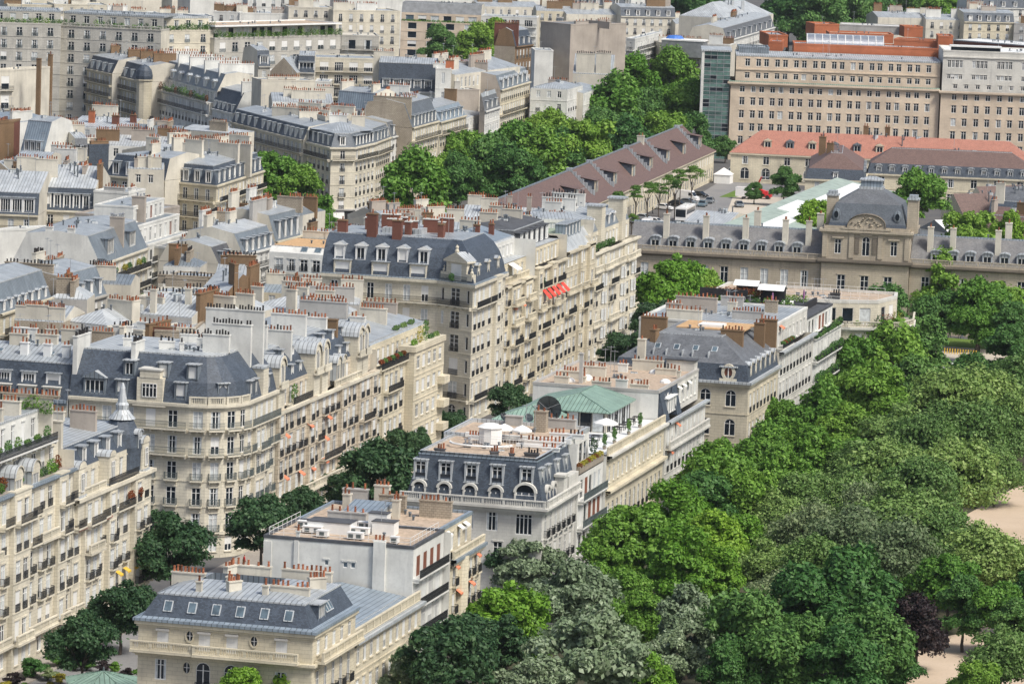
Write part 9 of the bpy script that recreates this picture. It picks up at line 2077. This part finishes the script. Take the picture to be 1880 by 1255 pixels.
SH=(('leaf_green','clipped green'),('leaf_rust','rusty red'),('leaf_fresh','pale fresh green'),('leaf_gold','golden yellow'),('leaf_purple','dark purple'),('leaf_mid','bright green'))
def shrub(px,py,r_,mat,label):
 x,y=E(px,py,1.4);d=math.hypot(math.hypot(x,y),103);R=r_/(FPX/d)
 t=thing('shrub',label,'shrub',(x,y,0),0,'shrubs of the corner garden')
 place('foliage',crown_mesh(mat,31,3600,2.0,2.8,.17,18,.1),t,(x,y,.15),rnd.uniform(0,6),(R/2.0,R/2.0,R/2.0*.9))
 m_=MB()
 for i in range(4):m_.tube([(x,y,0),(x+math.cos(i*1.6)*R*.4,y+math.sin(i*1.6)*R*.4,1.2)],(.06,.03),'bark',4)
 m_.build('stems',t)
for px,py,r_,mat,lab in((108,1200,24,'leaf_mid','bright green shrub in front of the balcony building, left'),(128,1190,16,'leaf_rust','rusty shrub below the dark low tree'),(138,1208,18,'leaf_fresh','pale green shrub in the middle of the corner garden'),(160,1208,16,'leaf_fresh','yellow green shrub behind the green pavilion roof'),(188,1212,18,'leaf_purple','purple shrub directly above the green pavilion roof'),(212,1212,16,'leaf_mid','round bright shrub right of the purple one'),(236,1222,15,'leaf_purple','small purple shrub before the mansion wall'),(262,1222,18,'leaf_mid','bright bush against the mansion corner'),(285,1236,16,'leaf_rust','rusty bush at the mansion foot'),(60,1222,30,'leaf_green','large green bush at the lower left'),(24,1236,20,'leaf_purple','dark purple bush at the lower left edge'),(88,1226,18,'leaf_grey','grey leaved bush beside the large green bush'),(112,1232,15,'leaf_gold','golden bush left of the green pavilion roof'),(92,1246,14,'leaf_gold','yellow bush at the bottom edge left of the pavilion roof'),(10,1250,18,'leaf_gold','yellow bush in the bottom left corner'),(45,1250,16,'leaf_mid','green hedge bush at the bottom left edge'),(140,1180,14,'leaf_mid','little green bush behind the rusty shrub')):
 shrub(px,py,r_,mat,lab)
x,y=E(190,1243,3.4)
t=thing('garden_pavilion','octagonal green copper roofed pavilion in the corner garden','pavilion',(x,y,0));w=MB();w.lathe((x,y,0),[(3.6,0),(3.6,3.0)],'plaster_cream',8);w.build('wall',t);w=MB()
for i in range(8):
 a=2*PI*(i+.5)/8;w.obox((x+3.3*math.cos(a),y+3.3*math.sin(a)),(-math.sin(a),math.cos(a)),(math.cos(a),math.sin(a)),-.9,.9,-.2,.12,.7,2.7,'glass')
w.build('window',t)
r=MB();r.lathe((x,y,3.0),[(4.4,0),(4.4,.12),(0,1.1)],'copper',8);r.build('roof',t);r=MB();[r.tube([(x+4.4*math.cos(2*PI*i/8),y+4.4*math.sin(2*PI*i/8),3.14),(x,y,4.14)],.06,'copper',4)for i in range(8)];r.lathe((x,y,4.05),[(.12,0),(.1,.5),(0,.6)],'iron_grey',6);r.build('roof_ribs',t)
# vehicles, people, small things
def car(x,y,ang,paint,label,kind='car',group='cars parked in the school yard'):
 t=thing('parked_car' if kind=='car' else 'parked_van',label,kind,(x,y,0),ang,group)
 L,W,H=(4.3,1.78,1.46)if kind=='car' else(5.6,2.05,2.5)
 ck=('carparts',kind,paint)
 def mk():
  b=MB()
  if kind=='car':
   low=[(-L/2,.32),(-L/2+.05,.72),(-L/2+.95,.88),(L/2-.35,.92),(L/2,.80),(L/2-.02,.32)]
   cab=[(-L/2+.95,.88),(-L/2+1.75,H),(L/2-1.25,H),(L/2-.35,.92)]
  else:
   low=[(-L/2,.35),(-L/2+.03,1.0),(-L/2+.75,1.25),(L/2,1.25),(L/2,.35)]
   cab=[(-L/2+.75,1.25),(-L/2+1.35,2.2),(-L/2+1.7,H),(L/2-.06,H),(L/2,1.25)]
  def shell(mb,prof,w0,w1,mat,zr):
   n=len(prof);wz=lambda z:w0+(w1-w0)*max(0,(z-zr[0])/(zr[1]-zr[0]))
   for s_ in(-1,1):
    f=[(px_,s_*wz(pz)/2,pz)for px_,pz in prof]
    mb.face(f if s_<0 else f[::-1],mat)
   for i in range(n):
    j=(i+1)%n;p_,q_=prof[i],prof[j]
    mb.face([(p_[0],-wz(p_[1])/2,p_[1]),(p_[0],wz(p_[1])/2,p_[1]),(q_[0],wz(q_[1])/2,q_[1]),(q_[0],-wz(q_[1])/2,q_[1])],mat)
  shell(b,low,W,W,paint,(0,1));shell(b,cab,W-.06,W-.42 if kind=='car' else W-.2,paint,(.88 if kind=='car' else 1.25,H))
  g=MB();e=.015
  z0,z1=(.95,H-.1)if kind=='car' else(1.35,2.15)
  if kind=='car':
   wz=lambda z:(W-.06)+(-.36)*(z-.88)/(H-.88)
   for s_ in(-1,1):
    q=[(-L/2+1.12,z0),(-L/2+1.82,z1),(L/2-1.32,z1),(L/2-.6,z0)];f=[(px_,s_*(wz(z)/2+e),z)for px_,z in q];g.face(f if s_<0 else f[::-1],'glass')
   f=lambda a_,z:(a_,z)
   g.face([(-L/2+.98,-wz(.92)/2+.1,.95),(-L/2+.98,wz(.92)/2-.1,.95),(-L/2+1.66,wz(H)/2-.06,H-.06),(-L/2+1.66,-wz(H)/2+.06,H-.06)][::-1],'glass')
   g.face([(L/2-.42,-wz(.95)/2+.1,1.0),(L/2-.42,wz(.95)/2-.1,1.0),(L/2-1.15,wz(H)/2-.08,H-.05),(L/2-1.15,-wz(H)/2+.08,H-.05)],'glass')
  else:
   for s_ in(-1,1):f=[(-L/2+.85,s_*(W/2-.02),1.35),(-L/2+1.35,s_*(W/2-.06),2.1),(-L/2+2.1,s_*(W/2-.06),2.1),(-L/2+2.1,s_*(W/2-.02),1.35)];g.face(f if s_<0 else f[::-1],'glass')
   g.face([(-L/2+.72,-.85,1.3),(-L/2+.72,.85,1.3),(-L/2+1.28,.8,2.18),(-L/2+1.28,-.8,2.18)][::-1],'glass')
  w=MB();R=.32 if kind=='car' else .36
  for i in range(12):
   a0,a1=2*PI*i/12,2*PI*(i+1)/12;A=(R*math.cos(a0),R*math.sin(a0));C_=(R*math.cos(a1),R*math.sin(a1))
   w.face([(A[0],-.11,A[1]),(C_[0],-.11,C_[1]),(C_[0],.11,C_[1]),(A[0],.11,A[1])],'rubber')
   for s_ in(-1,1):w.face([(0,s_*.115,0),(A[0],s_*.11,A[1]),(C_[0],s_*.11,C_[1])],'rubber');w.face([(0,s_*.125,0),(A[0]*.6,s_*.122,A[1]*.6),(C_[0]*.6,s_*.122,C_[1]*.6)],'steel')
  h=MB();h.box(-.05,.03,-.2,.2,-.07,.07,'paint_silver');k=MB();k.box(-.03,.05,-.16,.16,-.09,.09,'paint_red')
  return b.mesh('body'),g.mesh('windows'),w.mesh('wheel'),h.mesh('headlight'),k.mesh('tail_light')
 b,g,w,h,k=cached(ck,mk)
 def sub(nm,me,loc):
  o=bpy.data.objects.new(nm,me);COL.objects.link(o);o.parent=t;o.location=loc
 sub('body',b,(0,0,0));sub('windows',g,(0,0,0))
 for sx in(-1,1):
  for sy in(-1,1):sub('wheel',w,(sx*L*.31,sy*(W/2-.1),.32))
 for sy in(-1,1):sub('headlight',h,(-L/2+.02,sy*W*.36,.66 if kind=='car' else .85));sub('tail_light',k,(L/2-.03,sy*W*.4,.72 if kind=='car' else .95))
 return t
va=math.atan2(v_[1],v_[0])
for px,py,a,pt,lab in((1219,381,2.9,'paint_white','white hatchback parked across from the stable, beside the coach'),(1243,374,3.0,'paint_black','black car parked behind the white hatchback'),(1262,371,3.0,'paint_grey','dark grey car in front of the white van'),(1290,375,va,'paint_bluegrey','blue grey car parked alone in the middle of the yard'),(1303,369,va,'paint_grey','grey car directly behind the blue grey one'),(1284,358,2.8,'paint_black','black car beside the white van'),(1166,405,va,'paint_grey','grey car at the near end of the stable wall'),(1182,400,2.9,'paint_silver','silver car behind the last avenue house'),(1203,407,2.9,'paint_white','white car beside the left school roof'),(1357,376,va+.3,'paint_grey','dark grey car on the sandy yard below the white trailer'),(1344,315,va,'paint_silver','silver car in the street left of the red tiled barrack'),(1188,418,2.9,'paint_white','white car close behind the school chimney')):
 x,y=E(px,py,.5);car(x,y,a,pt,lab)
for px,py,a,lab in((1262,361,2.9,'tall white van parked in front of the stable trees'),(1187,414,va,'white van at the left end of the school roof')):
 x,y=E(px,py,1.0);car(x,y,a,'paint_white',lab,'van')
x,y=E(1366,356,1.2);t=thing('trailer','white box trailer standing on the sandy yard','trailer',(x,y,0));m_=MB();m_.box(x-1.9,x+1.9,y-1.2,y+1.2,.7,2.9,'paint_white');m_.build('body',t)
for s_ in(-1,1):m_=MB();m_.lathe((x,y+s_*1.1,.38),[(0,-.36),(.36,-.1),(.36,.1),(0,.36)],'rubber',8);m_.build('wheel',t)
x,y=E(1258,392,1.5);t=thing('coach','white coach with dark windscreen parked beside the school roof','bus',(x,y,0),va,None)
def local(name,mb):o=bpy.data.objects.new(name,mb.mesh(name));COL.objects.link(o);o.parent=t;return o
m_=MB();m_.box(-6,6,-1.27,1.27,.45,3.3,'paint_white');m_.box(-5.7,5.7,-1.1,1.1,3.3,3.42,'paint_white');m_.box(-2.4,.4,-.7,.7,3.42,3.65,'paint_white');local('body',m_)
m_=MB();m_.box(-6.02,-5.9,-1.15,1.15,1.2,2.95,'glass');m_.box(5.9,6.02,-1.1,1.1,1.7,2.8,'glass');local('windscreen',m_)
m_=MB();[m_.box(-5.4+i*1.85,-3.7+i*1.85,s_*1.275-.01,s_*1.275+.01,1.75,2.9,'glass')for i in range(6)for s_ in(-1,1)];local('side_windows',m_)
for sx in(-3.6,3.2):
 for s_ in(-1,1):
  m_=MB()
  for i in range(12):a0,a1=2*PI*i/12,2*PI*(i+1)/12;m_.face([(sx+.5*math.cos(a0),s_*1.0,.5+.5*math.sin(a0)),(sx+.5*math.cos(a1),s_*1.0,.5+.5*math.sin(a1)),(sx+.5*math.cos(a1),s_*1.29,.5+.5*math.sin(a1)),(sx+.5*math.cos(a0),s_*1.29,.5+.5*math.sin(a0))],'rubber');m_.face([(sx,s_*1.29,.5),(sx+.5*math.cos(a0),s_*1.29,.5+.5*math.sin(a0)),(sx+.5*math.cos(a1),s_*1.29,.5+.5*math.sin(a1))],'rubber')
  local('wheel',m_)
x,y=E(1399,361,.5);t=thing('boom_lift','red articulated boom lift parked beside the dark tree','lift',(x,y,0));m_=MB();m_.box(x-2.3,x+2.3,y-1.1,y+1.1,.45,1.2,'paint_red');m_.box(x-1.2,x+1.4,y-.8,y+.8,1.2,1.9,'paint_red');m_.build('chassis',t)
m_=MB();m_.tube([(x+1,y,1.7),(x-1.6,y,2.6)],.28,'paint_red',6);m_.tube([(x-1.6,y,2.6),(x-.2,y,5.4)],.22,'paint_red',6);m_.build('boom',t);m_=MB();m_.box(x-.2,x+1.4,y-.7,y+.7,5.2,5.3,'steel');[m_.tube([(x-.2+a,y+b,5.3),(x-.2+a,y+b,6.3)],.05,'steel',4)for a in(0,1.6)for b in(-.7,.7)];m_.build('basket',t)
for sx in(-1.5,1.5):
 for sy in(-1,1):
  m_=MB();[m_.face([(x+sx+.5*math.cos(2*PI*i/10),y+sy*1.15,.5+.5*math.sin(2*PI*i/10)),(x+sx+.5*math.cos(2*PI*(i+1)/10),y+sy*1.15,.5+.5*math.sin(2*PI*(i+1)/10)),(x+sx,y+sy*1.15,.5)],'rubber')for i in range(10)];[m_.face([(x+sx+.5*math.cos(2*PI*i/10),y+sy*.8,.5+.5*math.sin(2*PI*i/10)),(x+sx+.5*math.cos(2*PI*(i+1)/10),y+sy*.8,.5+.5*math.sin(2*PI*(i+1)/10)),(x+sx+.5*math.cos(2*PI*(i+1)/10),y+sy*1.15,.5+.5*math.sin(2*PI*(i+1)/10)),(x+sx+.5*math.cos(2*PI*i/10),y+sy*1.15,.5+.5*math.sin(2*PI*i/10))],'rubber')for i in range(10)];m_.build('wheel',t)
for px,py,pt,lab in((1786,662,'paint_bluegrey','blue grey car on the school street behind a tree trunk'),(1752,676,'paint_white','white car half hidden under the trees by the school street'),(1310,1009-276,'paint_silver','silver car under the row trees')if False else(1806,676,'paint_silver','silver car right of the blue grey one on the school street')):
 x,y=E(px,py,.5);car(x,y,rz,pt,lab,group='cars on the school street')
def person(px,py,z,top,legs,label,ang=0.0,stride=.22,bag=False,at=None):
 """one continuous skinned figure; clothing by height"""
 x,y=at or E(px,py,z)
 J=[(0,0,.95),(0,0,1.2),(0,0,1.42),(0,0,1.53),(0,-.02,1.66),(0,-.02,1.76)]
 R=[.15,.145,.15,.06,.095,.07];Eg=[(0,1),(1,2),(2,3),(3,4),(4,5)]
 def add(pts,rs,root):
  k=root
  for p_,r_ in zip(pts,rs):J.append(p_);R.append(r_);Eg.append((k,len(J)-1));k=len(J)-1
  return k
 for s_ in(-1,1):
  st_=stride*s_
  add([(s_*.1,0,.88),(s_*.11,-st_*.5,.5),(s_*.11,-st_,.09),(s_*.12,-st_-.16,.05)],[.1,.07,.05,.04],0)
  h=add([(s_*.19,0,1.4),(s_*.25,st_*.3+.03,1.14),(s_*.25,st_*.6-.08,.92),(s_*.25,st_*.6-.12,.82)],[.07,.052,.04,.042],2)
 me=bpy.data.meshes.new('person');me.from_pydata(J,Eg,[]);o=bpy.data.objects.new('person',me);COL.objects.link(o)
 sk=o.modifiers.new('skin','SKIN');ss=o.modifiers.new('sub','SUBSURF');ss.levels=1;ss.render_levels=1
 for v,r_ in zip(me.skin_vertices[0].data,R):v.radius=(r_,r_)
 me.skin_vertices[0].data[0].use_root=True
 ev=o.evaluated_get(bpy.context.evaluated_depsgraph_get());nm=bpy.data.meshes.new_from_object(ev)
 o.modifiers.clear();o.data=nm;o.name='person'
 nm.materials.clear()
 for mm in('skin',top,legs,'hair'):nm.materials.append(M(mm))
 for p_ in nm.polygons:
  c_=p_.center
  p_.material_index=3 if(c_.z>1.68 and c_.y>-.08)or c_.z>1.76 else 0 if c_.z>1.5 or(c_.z<.9 and abs(c_.x)>.2 and c_.z>.6)else 1 if c_.z>.93 else 2
  p_.use_smooth=True
 o.location=(x,y,z);o.rotation_euler=(0,0,ang)
 tag(o,label,'person')
 return o
person(1722,1200,0,'cloth_red','cloth_dark','person in a red jacket walking on the sandy path, bottom right',.9)
x,y=E(1727,1200,0);person(0,0,0,'cloth_dark','cloth_dark','person in dark clothes walking beside the red jacket',.9,.2,at=(x+.3,y-.2))
person(1743,620,0,'cloth_dark','cloth_dark','person in black walking along the school street verge',1.5);person(1761,621,0,'cloth_blue','cloth_dark','person in blue walking on the school street, left of a pair',1.5);person(1766,622,0,'cloth_dark','cloth_blue','person in dark top beside the one in blue',1.5)
person(448,1042,0,'cloth_red','cloth_dark','person in red standing on the pavement under the rounded corner block',2.2,.05)
person(1198,392,0,'cloth_dark','cloth_dark','person in dark clothes among the yard cars',2.0,.1)
person(0,0,16.85,'cloth_dark','cloth_dark','person in black standing on the geranium balcony',1.5,.03,at=(XW-.7,649.3))
def post(px,py,label,h=1.0,mat='awning_yellow',r_=.08,grp=None,name='bollard',cat='bollard'):
 x,y=E(px,py,0);t=thing(name,label,cat,(x,y,0),0,grp)
 m_=MB();m_.lathe((x,y,0),[(r_*1.3,0),(r_,.12),(r_,h*.85)],mat,8);m_.build('shaft',t);m_=MB();m_.lathe((x,y,h*.85),[(r_,0),(r_*1.4,h*.04),(r_*1.2,h*.12),(0,h*.15)],mat,8);m_.build('cap',t)
for i in range(14):post(1734+i*4.8,648+i*.4,'dull yellow bollard in the line along the school street',.95,'awning_yellow',.09,'bollards along the school street')
def lamp(px,py,label):
 x,y=E(px,py,0);t=thing('street_lamp',label,'street lamp',(x,y,0));m_=MB();m_.lathe((x,y,0),[(.22,0),(.16,.9),(.08,1.0),(.06,4.6)],'iron',8);m_.build('post',t);m_=MB();m_.lathe((x,y,4.6),[(.08,0),(.24,.15),(.3,.6),(.1,.85),(0,1.0)],'glass_blue',6);m_.build('lantern',t)
lamp(1739,1185,'green black park lamp post behind the rusty tipped tree');lamp(1702,985,'park lamp post beside the sandy path')
def kiosk(px,py,w,d,h,wall,roof,label):
 x,y=E(px,py,0);t=thing('kiosk',label,'kiosk',(x,y,0));m_=MB();m_.box(x-w/2,x+w/2,y,y+d,0,h,wall);m_.box(x-w/2+.4,x+w/2-.4,y-.03,y-.004,1.0,h-.4,'glass');m_.build('wall',t)
 m_=MB();m_.box(x-w/2-.4,x+w/2+.4,y-.5,y+d+.3,h,h+.2,roof);e=rect(x-w/4,x+w/4,y+d*.25,y+d*.75);m_.loft(rect(x-w/3,x+w/3,y+d*.15,y+d*.85),h+.2,inset(e,.2),h+.8,roof);m_.face([(*p_,h+.8)for p_ in inset(e,.2)],roof);m_.build('roof',t)
kiosk(1598,1122,3.6,3.0,2.9,'plaster_cream','white_roof','white roofed kiosk half hidden by the dark park trees');kiosk(1884,1180,3.4,3.2,3.0,'felt_dark','plaster_tan','dark walled kiosk at the right edge of the park');kiosk(1392,1268,3.0,3.0,2.6,'felt_dark','hall_green','green roofed kiosk at the bottom edge among dark trees')
for px,py,lab in((1583,1098,'tall yellow and blue banner mast left beside the white kiosk'),(1632,1092,'yellow banner mast right of the white kiosk')):
 x,y=E(px+14,py+22,0);t=thing('banner_mast',lab,'banner',(x,y,0));m_=MB();m_.tube([(x,y,0),(x,y,4.4)],.05,'steel',6);m_.build('pole',t);m_=MB();m_.box(x+.05,x+.55,y-.02,y+.02,1.4,4.3,'awning_yellow');m_.build('banner',t)
for i,(px,py)in enumerate(((1590,1226),(1610,1236),(1630,1246),(1600,1250))):
 x,y=E(px,py,.4);t=thing('park_bench',('pale stone bench under the dark trees, topmost of the four','second pale stone bench from the top under the dark trees','pale stone bench nearest the lower right of the group','pale stone bench at the bottom edge of the picture')[i],'bench',(x,y,0),0,'pale benches under the dark trees');m_=MB();m_.box(x-2.2,x+2.2,y-.25,y+.25,.38,.5,'white_roof');m_.build('seat',t)
 for s_ in(-1.6,1.6):m_=MB();m_.box(x+s_-.15,x+s_+.15,y-.2,y+.2,0,.379,'plaster_grey');m_.build('leg',t)
 # thin summer haze
ha=bpy.data.materials.new('haze_air');ha.use_nodes=True;hn_=ha.node_tree
hn_.nodes.remove(hn_.nodes['Principled BSDF']);pv=hn_.nodes.new('ShaderNodeVolumePrincipled');pv.inputs['Color'].default_value=(.86,.93,1.0,1);pv.inputs['Density'].default_value=HAZE;pv.inputs['Anisotropy'].default_value=.2
hn_.links.new(pv.outputs[0],hn_.nodes['Material Output'].inputs['Volume']);MATS['haze_air']=ha
b=MB();b.box(-1500,900,-40,3000,-1.0,107.0,'haze_air');o=b.build('haze');o['kind']='stuff';o['label']='thin pale summer haze over the whole city'
